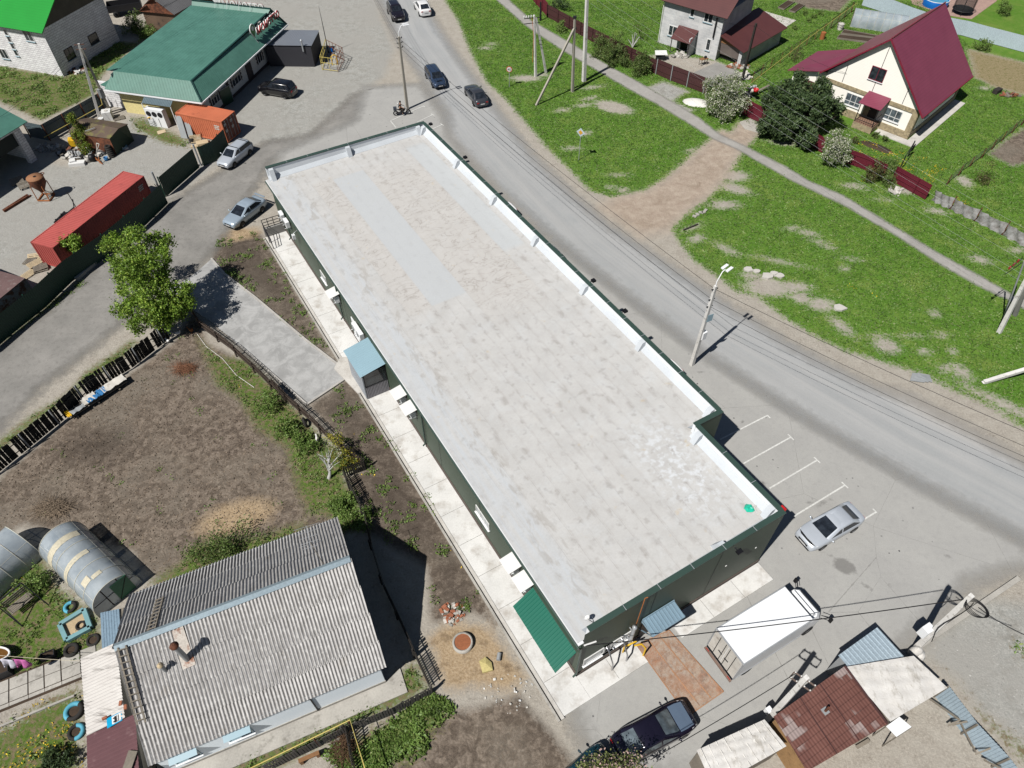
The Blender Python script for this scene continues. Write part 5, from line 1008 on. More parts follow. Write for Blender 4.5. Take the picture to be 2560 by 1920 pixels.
    if roofbars:
        q=MB()
        for x in (w1-.35,r0+.35): q.beam((x,-rw2*1.02,H+.05),(x,rw2*1.02,H+.05),.06,.04)
        q.build('roof_bar',MATS['dark_metal'],o)
    if roofrail:
        q=MB()
        for sg in (1,-1): q.beam((w1-.1,sg*rw2*.94,H+.02),(r0+.1,sg*rw2*.94,H+.02),.04,.04)
        q.build('roof_rail',MATS['galv'] if roofrail==2 else MATS['dark_metal'],o)
    if scoop:
        q=MB(); q.obox((w0+.35,-.32,s['hood']-.0),(.35,0,-.05),(0,.64,0),(0,0,.09)); q.build('hood_scoop',pm,o); q=MB(); q.obox((w0+.7,-.27,s['hood']-.04),(.012,0,0),(0,.54,0),(0,0,.07)); q.build('scoop_mouth',MATS['grille_black'],o)
    if deflector:
        q=MB(); x=L/2-.16; q.slab([(x-.16,-W*.40,s['nose']+.12),(x,-W*.25,s['nose']+.11),(x+.02,0,s['nose']+.12),(x-.08,0,s['nose']+.16),(x-.12,-W*.25,s['nose']+.15)],.02); q.slab([(x-.16,W*.40,s['nose']+.12),(x-.12,W*.25,s['nose']+.15),(x-.08,0,s['nose']+.16),(x+.02,0,s['nose']+.12),(x,W*.25,s['nose']+.11)],.02); q.build('bonnet_deflector',MATS['grille_black'],o)
    if hood_sheen:
        q=MB(); x0,x1=L/2-.3,w0+.06; q.add([(x0,-W*.36,s['nose']+.14),(x0,W*.36,s['nose']+.14),(.5*x0+.5*x1,W*.39,s['hood']-.0),(.5*x0+.5*x1,-W*.39,s['hood']-.0),(x1,W*.39,s['hood']+.06),(x1,-W*.39,s['hood']+.06)],[(0,1,2,3),(3,2,4,5)]); q.build('bonnet',hood_sheen,o)  # sheet laid over the bonnet, its colour imitates reflected sky
    if bigrear:
        q=MB(); q.obox((-L/2+.0,-W*.36,s['trunk']+.1),(.2,0,.02),(0,W*.72,0),(0,0,.03)); 
        for y in (-W*.3,W*.3): q.beam((-L/2+.12,y,s['trunk']),(-L/2+.12,y,s['trunk']+.11),.04,.04)
        q.build('spoiler',pm,o)
    o.location=(pos.x,pos.y,.034); o.rotation_euler=(0,0,math.atan2(h.y,h.x)); o.scale=(sc,sc,sc); return o
silver=C(206,213,222,.6)
car('parked_car','silver saloon with a black bonnet deflector parked across the last bay line','sedan',silver,(2049,1374),(2129,1328.5),1,deflector=True,metal=.25,rough=.3)
car('parked_car','dark navy saloon with a sky sheen painted on its bonnet toward the rusty plate','sedan',C(34,30,48,.6),(1694,1849),(1606,1897),-1,metal=.3,rough=.2,tint='glass_mid',hood_sheen=paint('bonnet_sheen',C(128,148,172,.6),.3,.6,.4))  # pale blue-grey bonnet colour is the sky reflection painted on navy bodywork
car('parked_car','black off-road wagon parked on the gravel by the green roofed cafe','suv',C(22,22,26,.6),(662,239),(716,248),1,rough=.22)
car('parked_car','silver estate with two black roof bars beside the dark green fence','wagon',silver,(588,418),(625,388),1,metal=.25,roofbars=True)
car('parked_car','silver blue saloon with a boot spoiler by the far corner of the shop','sedan',C(176,192,206,.62),(606,568.5),(658,529),1,metal=.3,bigrear=True)
car('moving_car','black people carrier with silver roof rails driving down the road','suv',C(32,26,34,.6),(982,54),(971,35),-1,'cars driving on the road',roofrail=2,rough=.2)
car('moving_car','white hatchback seen from behind driving away up the road','coupe_suv',C(240,240,240,.62),(1038.5,24),(1049,41),1,'cars driving on the road')
car('moving_car','blue grey estate with a bonnet scoop driving down the road','wagon',C(66,84,112,.6),(1081.5,219),(1067,197),-1,'cars driving on the road',scoop=True,metal=.45,tint='car_glass')
car('moving_car','dark grey saloon seen from behind driving away by the speed limit sign','sedan',C(78,80,86,.6),(1166,240),(1184,265),1,'cars driving on the road',metal=.4)
for px,lab,kind,cc in (((1283,516),'white car farthest along behind the road side roof edge','coupe_suv',(238,238,240)),((1394,627),'pale silver car second along behind the road side roof edge','wagon',(222,226,232)),((1693,914),'white car hidden behind the road side roof edge opposite the lamp post','coupe_suv',(240,240,240))):
    p=g('f',px[0],px[1],.95); L=SPEC[kind]['L']; hdg=-BU; car('parked_car',lab,kind,C(*cc,.62),None,None,1,'cars parked behind the roof edge',pos=p+hdg*(L/2-.1),hd=hdg)
p0=g('c3',790,1640,0); car('parked_car','dark teal car under the blossoming tree at the bottom edge','wagon',C(22,58,72,.6),None,None,1,None,pos=g('f',1440,1962),hd=V((.8,.6,0)))
# ------------------------------------------------------------------ box truck
TA,TB,TC,TD=g('c3',1715,650,3.35),g('c3',1925,900,3.35),g('d3',710,560,3.35),g('d3',440,355,3.35)
hx=((TD-TA)+(TC-TB)).normalized(); hy=V((-hx.y,hx.x,0)); wd=((TA-TB).dot(hy)+(TD-TC).dot(hy))/2; ln=((TD-TA).dot(hx)+(TC-TB).dot(hx))/2; rc=(TA+TB)/2
base=V((rc.x,rc.y,0)); print('truck',wd,ln)
o=thing('box_truck','white box truck with scuffed rear doors beside the rusty plate','truck',base)
def tp_(x,y,z): return base+hx*x+hy*y+V((0,0,z))
hwd=wd/2; m=MB(); m.obox(tp_(0,-hwd,.95),hx*ln,hy*wd,(0,0,2.4)); m.build('cargo_box',mk('truck_white',C(244,246,248,.66),.35,var=.06,fine=.05),o)
m=MB()
for y in (-hwd,hwd):
    m.beam(tp_(-.015,y,3.35),tp_(ln,y,3.35),.06,.06); m.beam(tp_(-.015,y,.95),tp_(ln,y,.95),.06,.08); m.beam(tp_(-.01,y,.95),tp_(-.01,y,3.35),.07,.07)
m.beam(tp_(-.01,-hwd,3.35),tp_(-.01,hwd,3.35),.07,.07); m.build('trim',MATS['galv'],o)
for s_ in (-1,1):
    m=MB(); y0,y1=(-hwd+.07,-.02) if s_<0 else (.02,hwd-.07); m.obox(tp_(-.035,y0,1.02),hx*.03,hy*(y1-y0),(0,0,2.25)); dd=m.build('rear_door',MATS['white_dirty'],o)
    m=MB()
    for y in (.16,.62): m.beam(tp_(-.06,y*s_,1.05),tp_(-.06,y*s_,3.25),.03,.03)
    m.beam(tp_(-.075,.1*s_,1.9),tp_(-.075,.4*s_,1.95),.04,.04); m.build('lock_bar',MATS['dark_metal'],dd)
m=MB(); m.beam(tp_(-.12,-hwd,.72),tp_(-.12,hwd,.72),.12,.14); m.build('bumper',mk('bumper_worn',C(140,116,104),.8,var=.5),o)
m=MB()
for y in (-.4,.4): m.beam(tp_(0,y,.75),tp_(ln+1.5,y,.75),.1,.2)
m.build('chassis',MATS['dark_metal'],o)
m=MB(); c0=ln+.12; cl=1.55
def cabring(z,x0,x1,w_): return [tp_(x0,-w_,z),tp_(x1-.25,-w_,z),tp_(x1,-w_*.8,z),tp_(x1,w_*.8,z),tp_(x1-.25,w_,z),tp_(x0,w_,z)]
rr=[cabring(.5,c0,c0+cl,hwd*.92),cabring(1.2,c0,c0+cl+.05,hwd*.94),cabring(1.95,c0,c0+cl-.2,hwd*.9),cabring(2.25,c0+.03,c0+cl-.45,hwd*.83)]
vs=[p for r_ in rr for p in r_]; m.add(vs,[(i*6+j,i*6+(j+1)%6,(i+1)*6+(j+1)%6,(i+1)*6+j) for i in range(3) for j in range(6)]+[(18,19,20,21,22,23)]); m.build('cab',MATS['truck_white'],o)
m=MB(); x=c0+cl; m.poly([tp_(x+.04,-hwd*.68,1.3),tp_(x+.04,hwd*.68,1.3),tp_(x-.24,hwd*.62,2.1),tp_(x-.24,-hwd*.62,2.1)]); m.build('windshield',MATS['car_glass'],o)
m=MB(); m.obox(tp_(c0+.02,-hwd*.6,2.26),hx*.35,hy*hwd*1.2,(0,0,.02)); m.build('roof_deck',MATS['rust'],o)
m=MB(); m.add([tp_(c0+.35,-hwd*.75,2.24),tp_(c0+.35,hwd*.75,2.24),tp_(c0+.55,hwd*.7,2.75),tp_(c0+.55,-hwd*.7,2.75),tp_(c0+.85,-hwd*.75,2.24),tp_(c0+.85,hwd*.75,2.24)],[(0,1,2,3),(3,2,5,4),(0,3,4),(1,5,2)]); m.build('wind_deflector',MATS['truck_white'],o)
for s_ in (-1,1):
    m=MB(); m.beam(tp_(x-.2,s_*hwd*.88,1.9),tp_(x+.15,s_*(hwd+.28),1.85),.03,.03); m.beam(tp_(x-.1,s_*hwd*.88,1.4),tp_(x+.15,s_*(hwd+.28),1.6),.03,.03); mr_=m.build('mirror_arm',MATS['dark_metal'],o)
    m=MB(); m.obox(tp_(x+.12,s_*(hwd+.2),1.45),hx*.1,hy*s_*.2,(0,0,.42)); m.build('mirror',MATS['black_plastic'],mr_)
    for xw in (1.2,c0+.75):
        m=MB(); m.lathe(tp_(xw,s_*(hwd-.3),.42),[(.2,0),(.4,0),(.42,.05),(.42,.24),(.38,.28),(.22,.28)],20,0,hy*s_); wo=m.build('wheel',MATS['rubber'],o); m=MB(); m.disc(tp_(xw,s_*(hwd-.04),.42),.23,14,0,hy*s_); m.build('rim',MATS['rim_silver'],wo)
    m=MB(); m.obox(tp_(-.14,s_*hwd*.7,.7),hx*.03,hy*s_*.25,(0,0,.12)); m.build('taillight',MATS['taillight'],o)
# ------------------------------------------------------------------ motorcycle and rider
rwp,fwp=g('f',989,289),g('f',1022,286); mx_=(fwp-rwp).normalized(); my=V((-mx_.y,mx_.x,0)); mc_=(fwp+rwp)/2; WBm=1.5
o=thing('motorcycle','dark motorcycle with a rear box ridden past the street lamp','motorcycle',mc_)
def mp_(x,y,z): return mc_+mx_*x+my*y+V((0,0,z))
for x in (-.72,.76):
    m=MB(); m.torus(mp_(x,0,.3),.25,.065,20,8,0,my); wo=m.build('wheel',MATS['rubber'],o); m=MB()
    for k in range(4): a=math.pi*k/4; dd=mx_*math.cos(a)+V((0,0,math.sin(a))); m.beam(mp_(x,0,.3)-dd*.23,mp_(x,0,.3)+dd*.23,.02,.02)
    m.torus(mp_(x,0,.3),.2,.02,16,6,0,my); m.build('rim',MATS['rim_silver'],wo)
m=MB(); m.tube([mp_(-.72,.08,.3),mp_(-.1,.06,.38),mp_(.35,.03,.55),mp_(.48,0,.85)],.035,6); m.tube([mp_(-.72,-.08,.3),mp_(-.1,-.06,.38),mp_(.35,-.03,.55)],.035,6); m.ball(mp_(.02,0,.42),.22,10,0,(1,.7,.8)); m.tube([mp_(-.1,-.14,.3),mp_(-.75,-.16,.3)],.045,7); m.build('frame',MATS['dark_metal'],o)
m=MB(); m.tube([mp_(.76,.07,.3),mp_(.5,.06,.82)],.025,6); m.tube([mp_(.76,-.07,.3),mp_(.5,-.06,.82)],.025,6); m.tube([mp_(.2,.36,1.0),mp_(.38,.2,1.0),mp_(.46,0,.9),mp_(.38,-.2,1.0),mp_(.2,-.36,1.0)],.02,6); m.build('fork',MATS['chrome'],o)
m=MB(); m.ball(mp_(.22,0,.72),.2,10,0,(1.25,.7,.6)); m.build('tank',MATS['black_plastic'],o); m=MB(); m.ball(mp_(-.25,0,.7),.2,10,0,(1.6,.75,.3)); m.build('seat',MATS['rubber'],o)
m=MB(); m.obox(mp_(-.95,-.22,.72),mx_*.4,my*.44,(0,0,.3)); m.build('top_box',mk('box_slate',C(70,76,86),.5),o); m=MB(); m.lathe(mp_(.5,0,.8),[(.02,.1),(.09,.08),(.06,0)],10,0,mx_); m.build('headlight',MATS['headlight'],o)
m=MB(); m.tube([mp_(.98,0,.5),mp_(.8,0,.62),mp_(.55,0,.55)],[.05,.07,.05],6); m.build('mudguard',MATS['black_plastic'],o)
def skinbody(name,joints,edges,mat,parent=None,sub=1):
    me=bpy.data.meshes.new(name); off=OFS[parent.name] if parent else V((0,0,0)); me.from_pydata([V(p)-off for p,r_ in joints],edges,[]); ob=bpy.data.objects.new(name,me); COL.objects.link(ob)
    if parent: ob.parent=parent
    md=ob.modifiers.new('skin','SKIN'); sk=me.skin_vertices[0].data if me.skin_vertices else None
    if sk is None:
        bm=bmesh.new(); bm.from_mesh(me); bm.verts.layers.skin.verify(); bm.to_mesh(me); bm.free(); sk=me.skin_vertices[0].data
    for i,(p,r_) in enumerate(joints): sk[i].radius=(r_,r_) if not isinstance(r_,tuple) else r_
    sk[0].use_root=True; md.use_smooth_shade=True; sb=ob.modifiers.new('sub','SUBSURF'); sb.levels=sub; sb.render_levels=sub
    me.materials.append(mat); OFS[ob.name]=off; return ob
o=thing('person','person in dark clothes with a pale bare midriff leaning on the handlebars of the motorcycle','person',mc_)
o['label']='rider in a black top and dark trousers with bare forearms sitting on the motorcycle'
mk('skin',C(196,150,124),.6,var=.1); mk('cloth_black',C(30,30,34),.85,var=.2); mk('cloth_dark_trousers',C(52,48,44),.9,var=.2)
J=[(mp_(-.22,0,.82),.16)]; E=[]
def jadd(par,p,r_): J.append((p,r_)); E.append((par,len(J)-1)); return len(J)-1
ch=jadd(0,mp_(-.2,0,1.05),.16); ch2=jadd(ch,mp_(-.13,0,1.28),.17); nk=jadd(ch2,mp_(-.08,0,1.45),.06); hd_=jadd(nk,mp_(-.05,0,1.6),.1); jadd(hd_,mp_(-.05,0,1.7),.07)
for s_ in (1,-1):
    sh=jadd(ch2,mp_(-.1,.2*s_,1.34),.075); el=jadd(sh,mp_(.02,.3*s_,1.12),.05); wr_=jadd(el,mp_(.19,.33*s_,1.04),.035)
    hn=jadd(wr_,mp_(.25,.35*s_,1.02),.035)
    for k in range(5): jadd(hn,mp_(.31-.015*(k==4),(.30+.025*k)*s_,1.0-.01*(k==4)),.012)
    hp=jadd(0,mp_(-.15,.13*s_,.8),.11); kn=jadd(hp,mp_(.2,.24*s_,.68),.075); an=jadd(kn,mp_(.06,.22*s_,.28),.05); jadd(an,mp_(.2,.22*s_,.22),.04)
skinbody('body',J,E,MATS['skin'],o)
J=[(mp_(-.22,0,.9),.175)]; E=[]; a=jadd(0,mp_(-.2,0,1.07),.175); b=jadd(a,mp_(-.13,0,1.3),.185); jadd(b,mp_(-.1,0,1.4),.09)
for s_ in (1,-1): sh=jadd(b,mp_(-.1,.2*s_,1.345),.09); jadd(sh,mp_(-.0,.28*s_,1.17),.065)
skinbody('shirt',J,E,MATS['cloth_black'],o)
J=[(mp_(-.2,0,.84),.17)]; E=[]
for s_ in (1,-1): hp=jadd(0,mp_(-.13,.13*s_,.81),.125); kn=jadd(hp,mp_(.2,.24*s_,.69),.088); jadd(kn,mp_(.07,.22*s_,.33),.062)
skinbody('trousers',J,E,MATS['cloth_dark_trousers'],o)
m=MB(); m.ball(mp_(-.07,0,1.66),.125,12,0,(1,.9,.95)); m.build('hair',mk('hair_dark',C(46,40,36),.7),o)
for s_ in (1,-1):
    m=MB(); m.obox(mp_(.02,s_*.22-.05,.18),mx_*.26,my*.1,(0,0,.09)); m.build('shoe',MATS['black_plastic'],o)
m=MB(); m.ball(mp_(-.36,.05,1.42),.1,8,0,(.8,1,1)); m.build('backpack',MATS['white_plain'],o)
o['label']='rider in a black top and dark trousers with a white pack sitting on the motorcycle'
# ------------------------------------------------------------------ hens
def hen(label,t,x,y,yaw,mat,comb=True):
    p=g(t,x,y); o=thing('hen',label,'hen',(0,0,0),'hens in the garden'); m=MB()
    m.tube([(-.2,0,.34),(-.15,0,.3),(-.06,0,.24),(.05,0,.24),(.12,0,.28),(.15,0,.36),(.17,0,.41),(.2,0,.42)],[.02,.06,.11,.11,.07,.045,.045,.02],10)
    for s_ in (1,-1): m.tube([(0,.05*s_,.16),(.01,.05*s_,.0),(.05,.05*s_,.0)],.012,5)
    m.build('body',mat,o); m=MB(); m.obox((.15,-.008,.45),(.05,0,0),(0,.016,0),(0,0,.04)); m.build('comb',MATS['red'],o); m=MB(); m.add([(-.17,-.05,.32),(-.17,.05,.32),(-.32,.03,.46),(-.32,-.03,.46)],[(0,1,2,3)]); m.build('tail',mat,o)
    o.location=p; o.rotation_euler=(0,0,yaw); o.scale=(1.15,1.15,1.15)
hen('white hen with a red comb at the corner of the black fence','a1',1228,1185,2.6,MATS['white_plain']); hen('white hen in the shade of the big tree','a1',1305,1130,.5,MATS['white_plain']); hen('grey speckled hen deepest in the shade of the big tree','a1',1320,1075,1.2,MATS['white_dirty']); hen('ginger hen by the brown picket fence','a1',1398,1110,-.4,mk('ginger',C(186,120,70),.9)); hen('white hen among the bushes beside the brown picket fence','b2',566,592,-1.2,MATS['white_plain'])
# ------------------------------------------------------------------ sheds at the lower right
def plane_pts(t,pts,z): return [g(t,x,y,z) for x,y in pts]
zs=2.75
q=plane_pts('d3',((385,1290),(900,925),(1225,1335),(640,1680)),zs)
sh=thing('tiled_shed','shed with a brown metal tile roof patched with bleached paint','shed',(q[0]+q[2])/2-up*zs)
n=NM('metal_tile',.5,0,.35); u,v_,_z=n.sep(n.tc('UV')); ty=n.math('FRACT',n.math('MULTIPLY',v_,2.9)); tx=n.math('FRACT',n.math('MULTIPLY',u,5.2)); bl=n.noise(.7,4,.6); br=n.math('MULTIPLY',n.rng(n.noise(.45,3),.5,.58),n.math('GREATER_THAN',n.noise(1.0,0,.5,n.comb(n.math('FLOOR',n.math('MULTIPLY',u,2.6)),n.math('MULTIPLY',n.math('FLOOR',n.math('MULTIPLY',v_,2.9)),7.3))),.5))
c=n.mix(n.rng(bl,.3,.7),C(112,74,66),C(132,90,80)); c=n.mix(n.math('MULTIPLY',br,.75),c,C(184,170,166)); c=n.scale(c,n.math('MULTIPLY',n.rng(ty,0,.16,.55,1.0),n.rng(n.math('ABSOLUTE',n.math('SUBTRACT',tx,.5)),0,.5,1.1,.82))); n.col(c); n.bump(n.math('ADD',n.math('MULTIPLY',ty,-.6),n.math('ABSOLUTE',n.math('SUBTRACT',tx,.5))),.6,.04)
e1=(q[1]-q[0]).normalized(); e2=V((-e1.y,e1.x,0))
m=MB(); m.slab([q[0]+up*.15,q[1]+up*.15,q[2]-up*.1,q[3]-up*.1],.06); m.build('roof',n.m,sh,uvf=lambda p,nn_:((p-q[0]).dot(e1),(p-q[0]).dot(e2)))
cc=(q[0]+q[2])/2; m=MB(); m.prism([V((p.x,p.y,0)) for p in [x.lerp(cc,.07) for x in q]],zs-.35); m.build('wall',mk('plank_wall',C(170,134,92),.85,var=.4,fine=.35,col2=C(130,100,66),c2s=3),sh)
m=MB()
for f in (.36,.64): a=q[0].lerp(q[1],f)+up*.155; b=q[3].lerp(q[2],f)-up*.095; m.beam(a,b,.05,.03)
a,b=q[1]+up*.155,q[2]-up*.095; m.beam(a,b,.12,.04); m.build('roof_batten',mk('batten_brown',C(84,56,54),.6),sh)
pc=g('d3',765,1245,zs+.05); m=MB(); m.cyl(pc,.07,.55,10); ch=m.build('chimney_pipe',MATS['rust'],sh); m=MB(); m.box(pc,(.34,.34,.05),.5); m.build('flashing',MATS['galv_dull'],ch)
def tarp(name,label,t,pts,z,zin,mat,h=2.3,fold=.03,seed=1,nx=22,ny=16,ribs=0):
    qq=[g(t,x,y,z) for x,y in pts]; o=thing(name,label,'shed',sum(qq,V())/4-up*z); r_=np.random.default_rng(seed); m=MB(); vs=[]
    for i in range(nx+1):
        for j in range(ny+1):
            u,v_=i/nx,j/ny; p=qq[0].lerp(qq[1],u).lerp(qq[3].lerp(qq[2],u),v_); zz=fold*(math.sin(u*19+v_*5+seed)+math.sin(v_*23-u*9)+.8*math.sin((u+v_)*31))*min(1,8*min(u,1-u,v_,1-v_)+.3)+zin*math.sin(math.pi*u)*math.sin(math.pi*v_); vs.append(p+up*zz)
    m.add(vs,[(i*(ny+1)+j,(i+1)*(ny+1)+j,(i+1)*(ny+1)+j+1,i*(ny+1)+j+1) for i in range(nx) for j in range(ny)],0,True); m.build('roof_cover',mat,o)
    m=MB(); c_=sum(qq,V())/4; m.prism([V((p.x,p.y,0)) for p in [x.lerp(c_,.06) for x in qq]],h); m.build('wall',MATS['wood_grey'],o)
    if ribs:
        m=MB()
        for i in range(ribs):
            f=(i+.5)/ribs; a,b=qq[0].lerp(qq[1],f)+up*(fold*1.2),qq[3].lerp(qq[2],f)+up*fold*1.2; m.tube([a.lerp(b,k/8)+up*(fold*2*math.sin(k*2+i)*.3) for k in range(9)],.035,5)
        m.build('batten',mat,o)
    return o
n=NM('white_tarp',.6,0,.3); a_=n.noise(1.1,5,.7); b_=n.noise(2.4,6,.75,n.map((1,.5,1),rot=(0,0,R(35)))); c=n.mix(n.rng(a_,.3,.7),C(222,218,212),C(238,236,232)); c=n.mix(n.math('MULTIPLY',n.rng(b_,.52,.66),.6),c,C(160,152,138)); n.col(c); n.bump(n.noise(3.5,4,.6,None,1.0),.5,.06); MATS['white_tarp']=n.m
tarp('tarp_shed','shed roofed with a stained white tarpaulin beside the blue ribbed roof','d3',((900,925),(1410,842),(1655,1075),(1240,1322)),2.72,.05,MATS['white_tarp'],fold=.02,seed=4)
tarp('tarp_shed','shed under a ribbed white tarpaulin at the bottom edge','c3',((1575,1530),(2070,1305),(2230,1500),(1700,1800)),2.7,.06,MATS['white_tarp'],fold=.022,seed=9,ribs=9)
q2=plane_pts('d3',((860,840),(1145,635),(1355,865),(1045,1032)),2.5); o=thing('ribbed_shed','small shed with a shiny pale blue ribbed roof','shed',(q2[0]+q2[2])/2-up*2.5); m=MB(); A=q2[1]-q2[0]; m.corr(q2[0],A,(q2[3]-q2[0])*.5+(q2[2]-q2[1])*.5-up*.1,.27,.03,0,'trap'); m.build('roof',mk('blue_light_sheet',C(186,204,216),.35,metal=.25,var=.1),o); c_=(q2[0]+q2[2])/2; m=MB(); m.prism([V((p.x,p.y,0)) for p in [x.lerp(c_,.08) for x in q2]],2.35); m.build('wall',MATS['galv_dull'],o)
m=MB(); qq=plane_pts('d3',((1210,1355),(1305,1285),(1395,1360),(1285,1432)),1.9); m.slab(qq,.03); ob=m.build('awning_sheet',MATS['white_metal']); tag(ob,'small white flat awning sheet on the yard side of the tarpaulin shed','awning')
m=MB()
for x in qq: m.beam(V((x.x,x.y,0)),x-up*.03,.05,.05)
m.build('post',MATS['wood_grey'],ob)
# corrugated pale blue fence with braces
fp=gs('d3',[(1560,1130),(1760,1400),(1980,1640),(2100,1800)]); o=thing('sheet_fence','pale blue corrugated sheet fence with timber braces at the lower right','fence',fp[0])
m=MB()
for i in range(3): m.corr(fp[i],fp[i+1]-fp[i],(0,0,1.75),.16,.02,0,'box')
m.build('panel',mk('fence_paleblue',C(184,204,218),.45,metal=.15,var=.12),o)
for a,b in (((1525,1155),(1745,1310)),((1690,1345),(1800,1320)),((1745,1320),(1860,1545)),((1855,1560),(1970,1515)),((1920,1600),(2060,1670)),((1660,1350),(1750,1310))):
    m=MB(); p,w_=g('d3',*a,.6),g('d3',*b,1.1); m.beam(p,w_,.08,.08); m.build('brace',MATS['wood_grey'],o)
for p in fp[:3]: m=MB(); m.beam(p+V((-.08,-.08,0)),p+V((-.08,-.08,1.8)),.08,.08); m.build('post',MATS['wood_grey'],o)
m=MB(); e=(q[2]-q[3]).normalized(); p0=g('d3',1000,1520,.2); 
for i in range(4): m.obox(p0+V((.25*i*.5,-.02,0))+e*0,e*.9,V((-e.y,e.x,0))*.18,(0,0,.05)) if i==0 else m.obox(p0+V((-e.y,e.x,0))*.22*i,e*.9,V((-e.y,e.x,0))*.18,(0,0,.05))
tag(m.build('pallet',MATS['wood_grey']),'grey wooden pallet beside the brown tiled shed','pallet')
p=g('d3',1395,835,.0); o=thing('sheet_heap','crumpled white tarpaulin bundle at the corner of the tarpaulin shed','tarpaulin',p); m=MB(); m.ball(p+up*.5,.36,12,0,(1.1,.8,1.5)); m.ball(p+V((.25,-.1,.35)),.33,9,0,(1,1.2,1.1)); m.build('bundle',MATS['white_tarp'],o)
m=MB(); a,b=g('d3',1420,795),g('d3',2165,285); m.beam(a+up*.12,b+up*.12,.3,.22); tag(m.build('kerb_wall',MATS['concrete']),'low concrete kerb wall along the edge of the lower right gravel','kerb')
# ------------------------------------------------------------------ white house with the plum roof
def blockmat(name,ca,cb,mort,bw,bh,ms=.012,mess=.35):
    n=NM(name,.9,0,.15); uv=n.tc('UV'); b=nd(n.t,'TexBrick',{'Vector':uv,'Color1':ca,'Color2':cb,'Mortar':mort,'Scale':1.0,'Mortar Size':ms,'Brick Width':bw,'Row Height':bh,'Mortar Smooth':.3,'Bias':-.1})
    f=n.rng(n.noise(.9,4,.6),.25,.75,1-mess*.5,1+mess*.35); n.col(n.scale(b.outputs[0],f)); n.bump(b.outputs[1],-.4,.01); MATS[name]=n.m; return n.m
n=NM('siding_white',.55,0,.3); zz=n.sep(n.tc('UV'))[1]; n.col(n.scale(n.mix(n.noise(.5,3),C(244,240,230,.78),C(250,247,240,.78)),n.rng(n.math('FRACT',n.math('MULTIPLY',zz,6.5)),0,.16,.8,1))); MATS['siding_white']=n.m
n=NM('stone_cladding',.85,0,.2); vc=n.sep(n.vor(4.5,None,'F1','Color'))[0]; n.col(n.scale(n.mix(vc,C(196,180,146),C(160,146,120)),n.rng(n.vor(4.5,None,'DISTANCE_TO_EDGE'),0,.05,.75,1))); MATS['stone_cladding']=n.m
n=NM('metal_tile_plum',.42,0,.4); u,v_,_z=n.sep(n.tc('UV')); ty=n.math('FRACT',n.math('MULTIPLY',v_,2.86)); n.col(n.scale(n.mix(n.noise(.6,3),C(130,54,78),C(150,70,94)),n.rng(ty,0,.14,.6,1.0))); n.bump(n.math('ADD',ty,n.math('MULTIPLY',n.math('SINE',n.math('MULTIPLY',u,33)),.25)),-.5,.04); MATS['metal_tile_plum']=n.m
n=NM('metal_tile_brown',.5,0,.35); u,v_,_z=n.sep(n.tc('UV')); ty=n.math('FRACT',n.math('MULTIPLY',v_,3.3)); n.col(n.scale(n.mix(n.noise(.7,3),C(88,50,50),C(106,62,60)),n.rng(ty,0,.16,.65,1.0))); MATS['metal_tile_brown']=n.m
CR=g('d0',1355,1015); r_=V((.7071,.7071,0)); l_=V((-.7071,.7071,0))
def H(l,r,z=0): 
    p=CR+l_*l+r_*r; return V((p.x,p.y,z))
wh=thing('gable_house','white gabled house with a steep plum metal roof and stone plinth','house',H(5.5,6))
DP=12.6; WD=11.2; AP=9.55
m=MB(); m.add([H(0,0),H(WD,0),H(WD,0,4.1),H(5.6,0,9.4),H(0,0,3.5)],[(0,4,3,2,1)]); m.add([H(0,0),H(0,DP),H(0,DP,3.5),H(0,0,3.5)],[(0,1,2,3)]); m.add([H(WD,0),H(WD,DP),H(WD,DP,4.1),H(WD,0,4.1)],[(0,3,2,1)]); m.add([H(0,DP),H(WD,DP),H(WD,DP,4.1),H(5.6,DP,9.4),H(0,DP,3.5)],[(0,1,2,3,4)]); m.build('wall',MATS['siding_white'],wh)
WF=Wall(H(0,0),l_,-r_); WR=Wall(H(0,0),r_,-l_)
m=MB()
WF.rect(m,-.05,0,WD,.85,0,.1); WF.rect(m,-.05,2.95,WD,3.4,.0,.09); WF.rect(m,-.05,.85,.55,2.95,0,.09); WF.rect(m,5.1,.85,5.7,2.95,0,.09); WR.rect(m,-.1,0,DP,.75,0,.1); WR.rect(m,0,.75,.6,3.2,.0,.09); WR.rect(m,DP-.6,.75,DP,3.2,0,.09); m.build('stone_trim',MATS['stone_cladding'],wh)
m=MB()
for a in (2.0,5.6,9.2): WF.rect(m,a-.03,3.45,a+.03,3.5+5.2*(1-abs(a-5.6)/5.8),.0,.02)
m.build('siding_joint',MATS['dark_metal'],wh)
def lslab(nm,pts,t,mat,par): m=MB(); m.slab(pts,t); return m.build(nm,mat,par)
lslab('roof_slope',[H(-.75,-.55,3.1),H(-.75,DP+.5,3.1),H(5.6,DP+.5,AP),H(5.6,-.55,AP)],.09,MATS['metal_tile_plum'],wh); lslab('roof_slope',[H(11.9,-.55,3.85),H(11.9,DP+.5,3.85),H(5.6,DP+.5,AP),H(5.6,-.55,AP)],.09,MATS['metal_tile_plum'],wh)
mk('plum_trim',C(140,44,66),.4,spec=.4)
m=MB()
for a,b in ((H(-.75,-.57,3.08),H(5.6,-.57,AP)),(H(11.9,-.57,3.83),H(5.6,-.57,AP)),(H(5.6,-.55,AP+.06),H(5.6,DP+.5,AP+.06)),(H(-.77,-.55,3.06),H(-.77,DP+.5,3.06))): m.beam(a,b,.1,.16)
m.build('roof_trim',MATS['plum_trim'],wh)
window(wh,WF,7.25,2.0,1.9,1.35,'white_plain','glass_mid',2,True,hb=.35); window(wh,WF,2.45,2.0,1.9,1.35,'white_plain','glass_mid',2,True,hb=.35)
